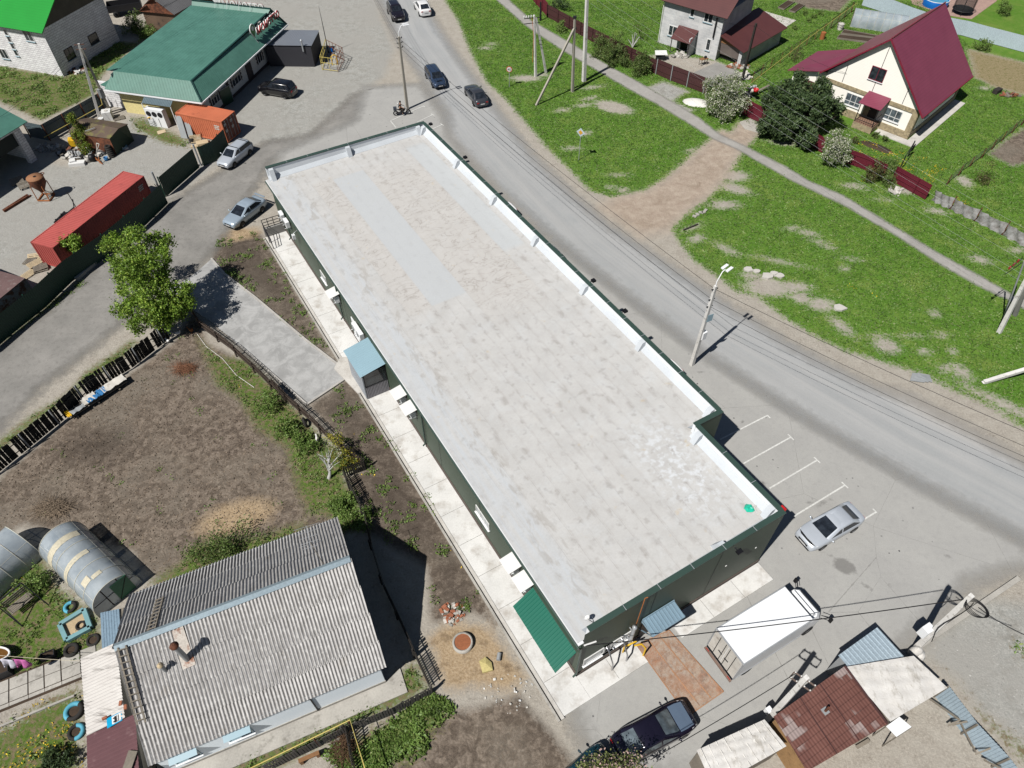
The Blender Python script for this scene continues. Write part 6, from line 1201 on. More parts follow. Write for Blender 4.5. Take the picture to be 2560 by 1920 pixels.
a,z=WF.at('d0',1147,540); window(wh,WF,a,z,1.7,1.45,'plum_trim','glass_dark',1,True,label='plum framed attic window')
a,z=WR.at('d0',1527,790); window(wh,WR,max(2,a),1.9,1.1,1.2,'white_plain','glass_dark',1,True)
# porch
pa=4.55; m=MB(); m.obox(H(pa-1.1,-1.9,0),l_*2.3,r_*1.88,(0,0,.75)); pz=m.build('porch_base',MATS['stone_cladding'],wh); m=MB(); m.obox(H(pa-1.1,-1.9,.752),l_*2.3,r_*1.88,(0,0,.03)); m.build('porch_floor',mk('tile_brown',C(150,118,100),.6,var=.3),pz)
lslab('porch_roof',[H(pa-1.25,-2.1,3.0),H(pa+1.35,-2.1,3.0),H(pa+1.35,-.05,3.65),H(pa-1.25,-.05,3.65)],.06,MATS['metal_tile_plum'],wh)
m=MB()
for a in (pa-1.0,pa+1.1): m.beam(H(a,-1.85,.78),H(a,-1.85,2.98),.07,.07)
for z in (1.1,1.7): m.beam(H(pa-1.0,-1.85,z),H(pa+1.1,-1.85,z),.04,.04); m.beam(H(pa-1.0,-1.85,z),H(pa-1.0,-.1,z),.04,.04)
for i in range(9): m.beam(H(pa-1+.26*i,-1.85,.8),H(pa-1+.26*i,-1.85,1.7),.025,.025)
m.build('porch_railing',MATS['dark_metal'],wh); door(wh,WF,pa+.1,.8,1.0,2.1,'dark_metal','dark front door under the plum porch roof')
m=MB(); m.prism([H(-.2,-.15),H(3.3,-.15),H(3.3,-1.2),H(-1.4,-1.2),H(-1.4,DP+.3),H(-.12,DP+.3)],.1); m.build('house_pavement',MATS['concrete_white'],kind='structure')
# garage wing
m=MB(); GA=11.2; m.add([H(GA,.6),H(GA+4.2,.6),H(GA+4.2,.6,2.7),H(GA,.6,3.7)],[(0,3,2,1)]); m.add([H(GA+4.2,.6),H(GA+4.2,8),H(GA+4.2,8,2.7),H(GA+4.2,.6,2.7)],[(0,3,2,1)]); m.build('garage_wall',MATS['siding_white'],wh)
lslab('garage_roof',[H(GA+4.8,.0,2.65),H(GA+4.8,7.2,2.65),H(GA-1.2,7.2,4.9),H(GA-.9,.0,4.35)],.08,MATS['metal_tile_plum'],wh)
WG=Wall(H(GA,.6),l_,-r_); m=MB(); WG.rect(m,.7,.05,3.5,2.1,.0,.05); m.build('garage_door',mk('door_brown',C(92,66,58),.5),wh)
# ------------------------------------------------------------------ grey block house
blockmat('grey_block',C(214,214,214,.62),C(198,200,202,.62),C(226,226,224,.62),.6,.3,.012,.4)
CG=g('c0',1710,440); cg2=g('c0',1300,310); ug=(cg2-CG).normalized(); vg=V((ug.y,-ug.x,0)); vg=vg if vg.y>0 else -vg; WDg=(cg2-CG).length
def GH(a,b,z=0): 
    p=CG+ug*a+vg*b; return V((p.x,p.y,z))
gh=thing('block_house','two storey grey block house with a dark brown tiled roof','house',GH(4,4)); HG=5.7
m=MB(); m.prism([GH(0,0),GH(WDg,0),GH(WDg,8.6),GH(0,8.6)],HG); m.build('wall',MATS['grey_block'],gh)
lslab('roof_slope',[GH(-.7,-.7,HG-.1),GH(WDg+.4,-.7,HG-.1),GH(WDg+.4,4.3,HG+3.4),GH(-.7,4.3,HG+3.4)],.1,MATS['metal_tile_brown'],gh); lslab('roof_slope',[GH(-.7,9.3,HG-.1),GH(WDg+.4,9.3,HG-.1),GH(WDg+.4,4.3,HG+3.4),GH(-.7,4.3,HG+3.4)],.1,MATS['metal_tile_brown'],gh)
WGf=Wall(GH(0,0),ug,-vg); WGs=Wall(GH(0,0),vg,-ug)
for px,wd,ht,mu in ((('c0',1403,225),1.3,1.35,1),(('c0',1665,125),1.3,1.35,1),(('c0',1548,85),.65,1.3,0),(('c0',1662,325),.65,1.5,0)):
    a,z=WGf.at(*px); window(gh,WGf,a,z,wd,ht,'white_plain','glass_dark',mu,'blue',fr=.1)
m=MB(); a,z0=WGf.at('c0',1695,275,.15); a2,z1=WGf.at('c0',1725,130,.15); m.tube([WGf.p(a,z0,.15),WGf.p(a,z1,.15)],.1,8); m.build('flue_pipe',MATS['dark_metal'],gh)
m=MB(); m.tube([GH(WDg+.05,-.1,.1),GH(WDg+.05,-.1,HG)],.06,6); m.build('downpipe',MATS['white_plain'],gh)
a,z=WGf.at('c0',1500,300); pa=a; m=MB(); m.slab([WGf.p(a-1.5,1.9,1.9),WGf.p(a+1.4,1.9,1.9),WGf.p(a+1.4,3.0,.02),WGf.p(a-1.5,3.0,.02)],.08); m.build('porch_roof',MATS['metal_tile_brown'],gh)
m=MB(); WGf.rect(m,a-1.35,0,a-1.2,2.4,.02,1.7); m.build('porch_wall',MATS['grey_block'],gh)
m=MB()
for x in (a-1.3,a,a+1.25): m.beam(WGf.p(x,0,1.75),WGf.p(x,1.95,1.75),.1,.1)
m.build('porch_post',MATS['wood_dark'],gh); door(gh,WGf,a+.2,.1,1.0,2.1,'black_plastic','dark doorway under the small porch roof')
# garage wing of the block house
ga=thing('garage','low block garage with a brown tiled roof and a half open door','garage',g('c0',1830,495))
K0,K1,K2=g('c0',1715,445)+vg*.02,g('c0',1885,490),g('c0',2155,330); dd=(K2-K1).normalized()
K0=K1-V((dd.y,-dd.x,0))*4.4; LK=(K2-K1).length+.6; ee=(K0-K1).normalized()
def KP(a,b,z=0): 
    p=K1+ee*a+dd*b; return V((p.x,p.y,z))
m=MB(); m.add([KP(0,0),KP(0,LK),KP(0,LK,2.2),KP(0,0,2.2)],[(0,1,2,3)]); m.add([KP(0,0),KP(0,0,2.2),KP(.45,0,2.3),KP(.45,0)],[(0,1,2,3)]); m.add([KP(0,LK),KP(4.3,LK),KP(4.3,LK,3.2),KP(0,LK,2.2)],[(0,1,2,3)]); m.build('wall',MATS['grey_block'],ga)
m=MB(); m.add([KP(.45,.02,2.15),KP(4.3,.02,2.15),KP(4.3,.02,3.1),KP(0,.02,2.2)],[(0,1,2,3)]); m.build('gable_board',MATS['wood_brown'],ga)
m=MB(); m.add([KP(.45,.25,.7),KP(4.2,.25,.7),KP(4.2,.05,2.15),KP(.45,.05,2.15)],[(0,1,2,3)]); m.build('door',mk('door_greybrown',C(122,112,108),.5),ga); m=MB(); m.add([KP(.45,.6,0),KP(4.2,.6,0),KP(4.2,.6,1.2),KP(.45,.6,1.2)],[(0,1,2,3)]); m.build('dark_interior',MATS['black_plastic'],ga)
lslab('roof',[KP(-.45,-.5,2.15),KP(-.45,LK+.4,2.15),KP(4.4,LK+.4,3.45),KP(4.4,-.5,3.45)],.08,MATS['metal_tile_brown'],ga)
m=MB(); m.prism(gs('c0',((1530,540),(1720,455),(1850,500),(1950,560),(1700,640),(1640,600))),.03); m.build('house_drive',MATS['concrete_grey'],kind='structure')
m=MB(); m.prism(gs('c0',((2040,75),(2300,150),(2200,215),(2130,200))),.05); m.build('concrete_slab',MATS['concrete_white'],kind='structure')
m=MB(); m.prism(gs('d0',((140,890),(215,862),(345,915),(300,975),(180,940))),.035); m.build('gate_slab',MATS['concrete'],kind='structure')
# heap of junk, table, sheet box in that yard
rubble('heap of rubble and broken blocks beside the half open garage door','c0',1880,490,1.4,.7,90,G_('concrete','white_dirty','brick_red','wood_grey'),12,.08,.3)
rubble('white broken block pile by the leaning wooden pole','c0',1945,560,.6,.9,40,G_('white_dirty','concrete_white'),13,.15,.35)
rubble('broken concrete steps in front of the small brown porch','c0',1460,415,.9,.7,30,G_('concrete_white','concrete'),14,.2,.45)
p=g('c0',1620,470); o=thing('work_table','cluttered wooden work table in front of the grey block house','table',p); m=MB(); m.box(p+up*.75,(1.1,.6,.05),.5); m.build('top',MATS['wood_brown'],o)
for sx in (-.45,.45):
    for sy in (-.22,.22): m=MB(); m.box(p+V((sx*.88-sy*.48,sx*.48+sy*.88,0)),(.07,.07,.75)); m.build('leg',MATS['wood_grey'],o)
m=MB(); m.box(p+V((.2,.1,.8)),(.3,.25,.25),.8); m.build('bucket_box',MATS['dark_metal'],o)
p=g('c0',1310,432); o=thing('covered_cart','small cart covered with a white sheet behind the brown gate','cart',p); m=MB(); m.box(p+up*.35,(1.2,.7,.35),-.2); m.build('body',MATS['dark_metal'],o); m=MB(); m.slab([p+V((-.8,-.5,.8)),p+V((.8,-.5,.8)),p+V((.75,.45,1.0)),p+V((-.75,.5,.95))],.03); m.build('cover',MATS['white_plain'],o)
for s_ in (-.45,.45): m=MB(); m.lathe(p+V((s_,-.4,.25)),[(.25,0),(.25,.1)],14,0,(0,1,0)); m.disc(p+V((s_,-.41,.25)),.25,14,0,(0,-1,0)); m.build('wheel',MATS['rubber'],o)
# ------------------------------------------------------------------ fences on the right
mk('fence_brown',C(84,52,54),.5,var=.15,spec=.4); mk('fence_maroon',C(112,40,56),.45,var=.15,spec=.4)
fence('sheet_fence','maroon sheet fence at the top edge before the brown fence',gs('c0',[(330,-60),(490,125)]),1.9,MATS['fence_maroon'],'sheet',.22)
fence('sheet_fence','dark brown sheet fence running behind the two round bushes',gs('c0',[(490,125),(790,290),(1060,430),(1280,540)]),1.7,MATS['fence_brown'],'sheet',.22,post=2.5)
fence('sheet_gate','dark brown sheet gate and fence facing the patch of grey gravel',gs('c0',[(1280,540),(1380,585),(1640,685)]),1.9,MATS['fence_brown'],'sheet',.22,post=2.4,pmat=MATS['galv'],cat='gate')
fence('sheet_fence','maroon sheet gate between the flowering tree and the pine',gs('d0',[(165,835),(300,905),(345,925)]),1.9,MATS['fence_maroon'],'sheet',.2,cat='gate')
fence('sheet_fence','maroon sheet fence behind the trunk of the pine',gs('d0',[(345,925),(570,1025),(740,1115)]),1.7,MATS['fence_maroon'],'sheet',.2)
fence('sheet_fence','maroon sheet fence between the low flowering tree and the shrubs',gs('d0',[(920,1190),(1045,1235),(1180,1300)]),1.6,MATS['fence_maroon'],'sheet',.2)
fence('sheet_fence','maroon sheet fence ending at the grey cloth fence',gs('d0',[(1250,1320),(1490,1455)]),1.7,MATS['fence_maroon'],'sheet',.2)
n=NM('grey_cloth',.85,0,.1); a_=n.noise(2,5,.7); n.col(n.mix(n.rng(a_,.35,.65),C(138,134,130),C(182,182,182))); n.bump(a_,.5,.1); MATS['grey_cloth']=n.m
cp=gs('d1',[(1535,150),(1670,215),(1850,300),(2050,400),(2260,510)]); o=thing('cloth_fence','sagging grey cloth fence on rusty posts at the right edge','fence',cp[0]); m=MB()
for i in range(4):
    vs=[]; k=14
    for x in range(k+1):
        for j in range(5): f=x/k; vs.append(cp[i].lerp(cp[i+1],f)+V((.12*math.sin(f*17+j),.1*math.cos(f*13+j*2),j/4*(1.3-.12*math.sin(math.pi*f)*(j/4)))))
    m.add(vs,[(a*5+b,(a+1)*5+b,(a+1)*5+b+1,a*5+b+1) for a in range(k) for b in range(4)],0,True)
m.build('cloth',MATS['grey_cloth'],o)
for p in cp[1:]: m=MB(); m.beam(p,p+up*1.6,.07,.07); m.build('post',MATS['rust'],o)
fence('wire_fence','rusty wire mesh fence between the block house yard and the plum roofed house',gs('d0',[(225,600),(330,520),(430,460),(680,290),(770,230),(960,80)]),1.4,MATS['dark_metal'],'mesh',post=2.4,pmat=MATS['rust'],rails=(.95,),pr=.03)
fence('wire_fence','low dark mesh fence with leaning posts along the right garden plot',gs('d0',[(1640,1345),(1770,1240),(1900,1145),(2035,1030),(2160,930),(2260,850)]),1.2,MATS['dark_metal'],'mesh',post=2.6,pmat=MATS['rust'],rails=(.1,),pr=.03)
fence('sheet_fence','long white blue sheet fence along the back of the plum roofed house',gs('d0',[(1030,40),(1200,95),(1360,160),(1520,215),(1760,260),(1900,300),(2050,340),(2330,415)]),1.9,mk('fence_whiteblue',C(196,212,222),.5,var=.12),'sheet',.25,post=2.7,pmat=MATS['rust'],rmat=MATS['wood_grey'],railoff=-.06)
m=MB(); m.tube([g('d0',*x,1.3) for x in ((180,640),(640,280),(1000,20))],.03,5); tag(m.build('gas_pipe',MATS['yellow_pale']),'thin yellow pipe running along the rusty wire mesh fence','pipe')
# back yard: greenhouse, pool, trampoline, barrels, paving
P1=g('d0',945,195); P2=g('d0',1300,250); ax=(P2-P1).normalized(); wx=V((-ax.y,ax.x,0)); greenhouse('clear greenhouse behind the plum roofed house',P1,ax,wx,(P2-P1).length+.6,2.6,2.0,False)
m=MB(); m.prism(gs('d0',((1330,-120),(2080,-120),(2010,10),(1830,140),(1640,110),(1400,30))),.03); n=NM('paving_pink',.9,0,.15); b_=nd(n.t,'TexBrick',{'Vector':n.tc('UV'),'Color1':C(198,166,152),'Color2':C(180,150,140),'Mortar':C(150,130,122),'Scale':1,'Brick Width':.4,'Row Height':.2,'Mortar Size':.012}); n.col(b_.outputs[0]); m.build('patio_paving',n.m,kind='structure')
p=g('d0',1560,40); o=thing('swimming_pool','round blue frame pool partly hidden by the plum roof','pool',p); mk('pool_blue',C(20,110,196),.4,var=.15); m=MB(); m.lathe(p,[(1.7,0),(1.78,.9),(1.72,.95),(1.66,.9),(1.64,.1)],28); m.build('liner',MATS['pool_blue'],o); m=MB(); m.disc(p+up*.78,1.66,28); m.build('water',mk('pool_water',C(90,170,206),.05,var=.1,spec=.6),o); m=MB(); m.torus(p+up*.95,1.72,.05,28,6); m.build('rim',MATS['white_plain'],o)
p=g('d0',1755,95); o=thing('trampoline','trampoline with a dark net beyond the back fence','trampoline',p); m=MB(); m.torus(p+up*.6,1.4,.05,24,6); m.torus(p+up*2.2,1.4,.025,24,6)
for k in range(6): a=math.pi*k/3; m.beam(p+V((1.4*math.cos(a),1.4*math.sin(a),0)),p+V((1.4*math.cos(a),1.4*math.sin(a),2.2)),.04,.04)
m.build('frame',MATS['dark_metal'],o); m=MB(); m.disc(p+up*.62,1.35,24); m.build('mat',MATS['black_plastic'],o)
n=NM('net',.8); n.setc((.02,.02,.02,1)); tb=nd(n.t,'BsdfTransparent'); mx=nd(n.t,'MixShader',{0:.45,1:tb.outputs[0],2:n.b.outputs[0]}); n.t.links.new(mx.outputs[0],n.o.inputs[0]); m=MB(); m.lathe(p,[(1.38,.6),(1.38,2.2)],24); m.build('net',n.m,o)
for x,y,mat,l,rr,hh in ((740,285,'rust_orange','rusty orange barrel by the mesh fence',.32,.9),(870,215,'white_dirty','white square tub beside the back greenhouse',.45,.8)):
    p=g('d0',x,y); o=thing('barrel',l,'barrel',p); m=MB(); m.cyl(p,rr,hh,14 if rr<.4 else 4); m.build('body',MATS[mat],o); m=MB(); m.torus(p+up*hh*.65,rr,.02,14,5); m.torus(p+up*hh,rr,.02,14,5); m.build('rim',MATS[mat],o)
for i,(a,b,c_,d_) in enumerate((((870,260),(1130,290),(1110,320),(850,285)),((900,225),(1150,270),(1135,285),(880,250)))):
    m=MB(); q=gs('d0',(a,b,c_,d_)); 
    for k in range(4): m.beam(q[k]+up*.12,q[(k+1)%4]+up*.12,.06,.24)
    m.prism(q,.16,1); tag(m.build('raised_bed',[MATS['wood_grey'],MATS['soil_dark']]),('lower' if i==0 else 'upper')+' timber edged bed before the back greenhouse','garden bed','raised beds')
for i,q in enumerate((((420,60),(495,10),(540,22),(465,75)),((500,85),(575,30),(615,45),(545,95)))):
    m=MB(); q=gs('d0',q)
    for k in range(4): m.beam(q[k]+up*.1,q[(k+1)%4]+up*.1,.06,.2)
    m.prism(q,.12,1); tag(m.build('cold_frame',[MATS['wood_grey'],MATS['soil_dark']]),('left' if i==0 else 'right')+' wooden bed frame at the edge of the bare plot','garden bed','bed frames')
p=g('d0',2010,675); m=MB(); m.box(p,(1.1,.6,.5),.6); tag(m.build('wooden_crate',MATS['wood_dark']),'small dark wooden crate on the far lawn','crate')
rubble('rusty scrap and bricks at the edge of the straw lawn','d0',2110,700,1.3,.4,30,G_('brick_red','rust','wood_grey'),15,.1,.35)
# bed of soil, round bushes, cart, bench on front lawn
c_=g('d0',1140,1072); m=MB(); m.lathe(c_,[(.1,.08),(1.0,.08),(1.08,.0)],20); o=m.build('flower_bed',MATS['soil_dark']); tag(o,'oval bare flower bed on the lawn of the plum roofed house','flower bed'); o.scale=(1.75,.6,1); o.rotation_euler=(0,0,-.75)
for x,y,l in ((215,705,'pile of bags and scrap on a cart behind the maroon gate'),):
    p=g('d0',x,y); o=thing('loaded_cart',l,'cart',p); m=MB(); m.box(p+up*.3,(1.5,.8,.4),.7); m.build('body',MATS['dark_metal'],o); m=MB()
    for i in range(16): m.ball(p+V((rnd.uniform(-.7,.7),rnd.uniform(-.6,.6),.8+rnd.random()*.4)),.16+.1*rnd.random(),7,i%3)
    m.build('load',G_('white_dirty','galv_dull','dark_metal'),o)
    for s_ in (-.5,.5): m=MB(); m.lathe(p+V((s_*.76,s_*.64-.3,.28)),[(.28,0),(.28,.1),(.1,.1)],12,0,(.6,-.76,0)); m.build('wheel',MATS['rubber'],o)
p=g('d0',258,668,1.2); o=thing('bucket','bright red bucket on top of the loaded cart','bucket',p); m=MB(); m.lathe(p,[(.02,0),(.22,0),(.32,.35),(.29,.34),(.2,.02)],14); m.build('body',MATS['red'],o); m=MB(); m.torus(p+up*.35,.31,.02,14,5); m.build('rim',MATS['red'],o)
m=MB(); a,b=g('d0',280,660,.45),g('d0',360,620,.45); m.beam(a,b,.3,.06)
for f in (.1,.9): q=a.lerp(b,f); m.box(V((q.x,q.y,0)),(.25,.08,.43),.8)
tag(m.build('plank_bench',MATS['wood_grey']),'grey plank bench on the lawn beside the pine','bench')
o=thing('clothes_frame','dark steel frame standing on the dandelion lawn','frame',g('d0',1330,1220)); m=MB(); a,b=g('d0',1305,1235),g('d0',1365,1140); m.beam(a,a+up*1.7,.09,.09); m.beam(b,b+up*1.9,.09,.09); m.build('post',MATS['dark_metal'],o); m=MB(); m.beam(a+up*1.65,b+up*1.85,.08,.08); m.build('bar',MATS['dark_metal'],o); m=MB(); m.obox(b+V((.05,-.05,.7)),V((.3,.3,0)),V((.06,-.06,0)),(0,0,.7)); m.build('panel',MATS['black_plastic'],o)
rubble('grey stones in the weeds in front of the last maroon fence','d1',1280,85,.5,.8,26,G_('white_dirty','concrete_white'),16,.15,.35)
for i,(t,x,y) in enumerate((('d1',265,668),('d1',205,655),('d1',340,705),('d1',388,688),('d1',432,700),('d1',865,935))):
    p=g(t,x,y); m=MB(); s=.35+.1*(i%3); q=[p+V((math.cos(a+i)*s*(1+.3*math.sin(a*3+i)),math.sin(a+i)*s*.75,0)) for a in np.linspace(0,6.28,8)[:-1]]; m.prism(q,.14+.03*i%.1)
    tag(m.build('concrete_chunk',MATS['concrete_white']),['flat broken concrete chunk second from the left in the roadside row','leftmost broken concrete chunk in the roadside row','pointed concrete chunk by the dark bare patch','small square concrete chunk near the right of the row','rightmost concrete chunk of the roadside row','lone white block in the grass far right of the row of chunks'][i],'concrete block','concrete chunks in the verge')
for i,(x,y) in enumerate(((1605,240),(1640,225),(1580,255),(1560,268),(1625,240))):
    p=g('c1',x,y); m=MB(); m.box(p,(.4,.28,.14),i*.9); tag(m.build('stone_block',MATS['concrete']),'one of five pale stones lying by the dirt track',"stone",'pale stones by the dirt track')
m=MB(); p=g('d2',1450,135); 
for i in range(3): m.slab([p+V((-.9+.3*i,-.3+.2*i,.1+.04*i)),p+V((.2+.3*i,-.5,.12)),p+V((.5+.2*i,.3,.1)),p+V((-.5+.2*i,.4,.25))],.03)
tag(m.build('bent_sheet',MATS['galv_dull']),'crumpled grey sheet of metal at the road edge','scrap')
m=MB(); m.beam(g('c1',1480,368)+up*.06,g('c1',1585,325)+up*.06,.14,.1); tag(m.build('log',MATS['wood_dark']),'dark wooden log lying at the grass edge of the dirt track','log')
p=g('c0',1575,748); m=MB(); m.lathe(p,[(1.35,0),(1.15,.12),(.7,.3),(.25,.4),(.0,.42)],20); ob=m.build('lime_heap',mk('lime_white',C(226,224,218,.62),.9,var=.2,fine=.2,col2=C(180,178,172),c2=(.6,.75),bump=.6,bs=5)); tag(ob,'low white heap of lime beside the flowering tree and footpath','heap'); ob.scale=(1.25,.8,1); ob.rotation_euler=(0,0,-.3)
# ------------------------------------------------------------------ green roofed cafe
E0,E1,E2=g('a0',1465,745,3.2),g('a0',2090,175,3.2),g('a0',795,655,3.2)
dC=V(((E1-E0).x,(E1-E0).y,0)).normalized(); nC=V((-dC.y,dC.x,0)); LC=(E1-E0).length; WC=12.6
def F(nn_,d_,z=0):
    p=E0+nC*nn_+dC*d_; return V((p.x,p.y,z))
cf=thing('cafe_building','long white cafe building with a hipped dark green metal roof','building',F(6,10))
n=NM('green_roof',.45,0,.35); u,v_,_z=n.sep(n.tc('UV')); n.col(n.scale(n.mix(n.rng(n.noise(.4,4),.3,.7),C(80,128,114),C(92,142,128)),n.rng(n.noise(2,4),.3,.7,.92,1.08))); MATS['green_roof']=n.m
iN=1.65; top=4.65; LT=LC-1.5
m=MB(); m.corr(F(iN,1.6,top),nC*(WC-iN),F(iN,LT,top+.25)-F(iN,1.6,top),.4,.012,0,'trap'); m.build('flat_roof',MATS['green_roof'],cf)
def trapslope(nm,a,b,c_,d,pitch=.19,amp=.02):  # a,b eave ; d,c upper edge ; corrugation runs up the slope
    m=MB(); L=(b-a).length; k=int(L/pitch); n_=(b-a).cross(d-a).normalized(); n_=-n_ if n_.z<0 else n_; vs=[]; e=(b-a).normalized()
    s0=(d-a).dot(e); s1=(c_-a).dot(e); hgt=(d-a)-e*s0
    xs=[]
    for i in range(k):
        for t,h in ((0,0),(.55,0),(.65,1),(.9,1)): xs.append(((i+t)/k*L,h*amp))
    xs.append((L,0))
    for x,h in xs:
        f=1.0
        if s0>0 and x<s0: f=x/s0
        if s1<L and x>s1: f=(L-x)/(L-s1)
        vs.append(a+e*x+n_*h); vs.append(a+e*x+n_*h+hgt*f)
    m.add(vs,[(2*i,2*i+2,2*i+3,2*i+1) for i in range(len(xs)-1)]); return m.build(nm,MATS['green_roof'],cf)
trapslope('roof_slope',F(0,0,3.2),F(0,LC,3.2),F(iN,LT,top+.3),F(iN,1.6,top+.03)); trapslope('roof_slope',F(WC-.2,0,3.2),F(0,0,3.2),F(iN,1.6,top+.03),F(WC-.2-.8,1.6,top+.03))
m=MB(); m.add([F(WC,LT+.1,top+.1),F(iN,LT,top+.1),F(iN-.3,LT+.55,5.3),F(WC,LT+.55,5.3)],[(0,1,2,3)]); m.add([F(0,LC,3.2),F(WC,LC,3.2),F(WC,LT+.62,5.3),F(iN-.3,LT+.62,5.3)],[(0,1,2,3)]); m.build('far_roof_band',MATS['green_roof'],cf)
m=MB(); m.beam(F(iN,1.6,top+.05),F(iN,LT,top+.32),.2,.08); m.beam(F(0,0,3.22),F(iN,1.6,top+.06),.16,.08); m.beam(F(iN-.3,LT+.58,5.33),F(WC,LT+.58,5.33),.25,.08); m.beam(F(0,LC,3.22),F(iN-.3,LT+.58,5.33),.16,.08); m.build('ridge_trim',mk('trim_darkgreen',C(30,70,66),.5),cf)
m=MB(); m.beam(F(-.06,-.06,3.1),F(-.06,LC,3.1),.1,.14); m.beam(F(-.06,-.06,3.1),F(WC-.2,-.06,3.1),.1,.14); m.build('gutter',MATS['white_metal'],cf)
mk('cafe_white',C(214,212,208,.66),.8,var=.12); mk('cafe_yellow',C(238,224,160,.62),.85,var=.12)
m=MB(); W0=1.07; m.add([F(W0,1.0,0),F(W0,LC-.8,0),F(W0,LC-.8,3.3),F(W0,1.0,3.3)],[(0,1,2,3)]); m.add([F(W0,LC-.8,0),F(WC-1,LC-.8,0),F(WC-1,LC-.8,3.3),F(W0,LC-.8,3.3)],[(0,1,2,3)]); m.add([F(WC-1,1.0,0),F(WC-1,LC-.8,0),F(WC-1,LC-.8,4.6),F(WC-1,1.0,4.6)],[(0,3,2,1)]); m.build('wall',MATS['cafe_white'],cf)
m=MB(); m.add([F(W0,1.0,0),F(WC-1,1.0,0),F(WC-1,1.0,3.3),F(W0,1.0,3.3)],[(0,3,2,1)]); m.build('end_wall',MATS['cafe_yellow'],cf)
WCf=Wall(F(W0,1.0),dC,-nC); WCe=Wall(F(W0,1.0),nC,-dC)
mk('quoin_dark',C(72,64,64),.8)
m=MB()
def quoin(a,z0,z1):
    z=z0; k=0
    while z<z1-.1: w_=.34 if k%2 else .2; WCf.rect(m,a-w_,z,a+w_,min(z+.24,z1),0,.05); z+=.25; k+=1
for px in (('a0',1660,640),('a0',1970,360)):
    a,z=WCf.at(*px); quoin(a,.3,3.2)
WCf.rect(m,0,0,LC-1.8,.35,0,.06); m.build('quoin',MATS['quoin_dark'],cf)
for px,wd,mu in ((('a0',1722,592),2.0,2),(('a0',1890,425),1.2,1),(('a0',1560,705),1.7,2)):
    a,z=WCf.at(*px); o=window(cf,WCf,a,1.75,wd,1.5,'white_plain','glass_dark',mu,False); m=MB(); z0,z1=1.0,2.55
    for s_ in (-1,1):
        z=z0; k=0
        while z<z1: w_=.3 if k%2 else .18; x=a+s_*(wd/2+.02); WCf.rect(m,min(x,x+s_*w_),z,max(x,x+s_*w_),z+.2,0,.05); z+=.22; k+=1
    m.build('surround',MATS['quoin_dark'],o)
a,z=WCf.at('a0',1815,520); door(cf,WCf,a,.05,1.3,2.4,'quoin_dark','dark entrance door of the cafe')
# lettering on the roof slope, same sign on both long sides
def textmesh(name,body,size,mat,parent,M,ext=.06,align='LEFT'):
    cu=bpy.data.curves.new(name,'FONT'); cu.body=body; cu.size=size; cu.extrude=ext; cu.align_x=align; ob=bpy.data.objects.new(name,cu); COL.objects.link(ob); cu.materials.append(mat); off=OFS[parent.name] if parent else V((0,0,0))
    me=bpy.data.meshes.new_from_object(ob); bpy.data.objects.remove(ob); me.transform(Matrix.Translation(-off)@M); me.name=name; ob=bpy.data.objects.new(name,me); COL.objects.link(ob); ob.parent=parent
    OFS[ob.name]=off; return ob
def cafesign(label,P,ud,nd_,group):
    o=thing('cafe_sign',label,'sign',P,group); up_=V((0,0,1)); M=Matrix((( ud.x,up_.x,nd_.x,P.x),(ud.y,up_.y,nd_.y,P.y),(ud.z,up_.z,nd_.z,P.z),(0,0,0,1)))
    textmesh('lettering','монетто',1.5,mk('sign_red',C(206,54,60),.4) if 'sign_red' not in MATS else MATS['sign_red'],o,M@Matrix.Translation((1.25,.12,.04)),.05)
    textmesh('letter_rim','монетто',1.5,MATS['white_plain'],o,M@Matrix.Translation((1.25,.14,-.05)),.06)
    m=MB(); c=P+ud*.62+up_*1.1; k=24; vs=[]
    out=[(.62*math.cos(a),.62*math.sin(a)) for a in np.linspace(-.45,math.pi+.45,k)]+[(0,-1.15)]
    for zz in (-.1,.0): vs+=[c+ud*x+up_*y+nd_*zz for x,y in out]
    q=k+1; m.add(vs,[tuple(range(q))[::-1],tuple(range(q,2*q))]+[(i,(i+1)%q,q+(i+1)%q,q+i) for i in range(q)]); m.build('pin',MATS['white_plain'],o)
    m=MB(); m.add([c+ud*x*.82+up_*(y*.82)+nd_*.012 for x,y in out],[tuple(range(q))]); m.build('pin_face',mk('pin_green',C(70,140,60),.4) if 'pin_green' not in MATS else MATS['pin_green'],o); m=MB(); m.disc(c+up_*.1+nd_*.02,.27,16,0,nd_); m.build('pin_hole',MATS['white_plain'],o)
    m=MB()
    for x in (.6,2.3,4.0,5.6): m.beam(P+ud*x+up_*.15-nd_*.12,P+ud*x-up_*.5+nd_*.35,.04,.04); m.beam(P+ud*x+up_*1.2-nd_*.08,P+ud*x+up_*.2-nd_*.9,.03,.03)
    m.build('support',MATS['galv_dull'],o)
ps=g('a0',1880,300,4.1); dd_=(ps-E0).dot(dC)
cafesign('red and white cafe lettering with a green pin on the near green roof slope',F(.75,dd_,4.1),dC,-nC,'cafe signs')
cafesign('white cafe lettering seen from behind on the far ridge of the green roof',F(9.6,LC-.75,4.75),-nC,dC,'cafe signs')
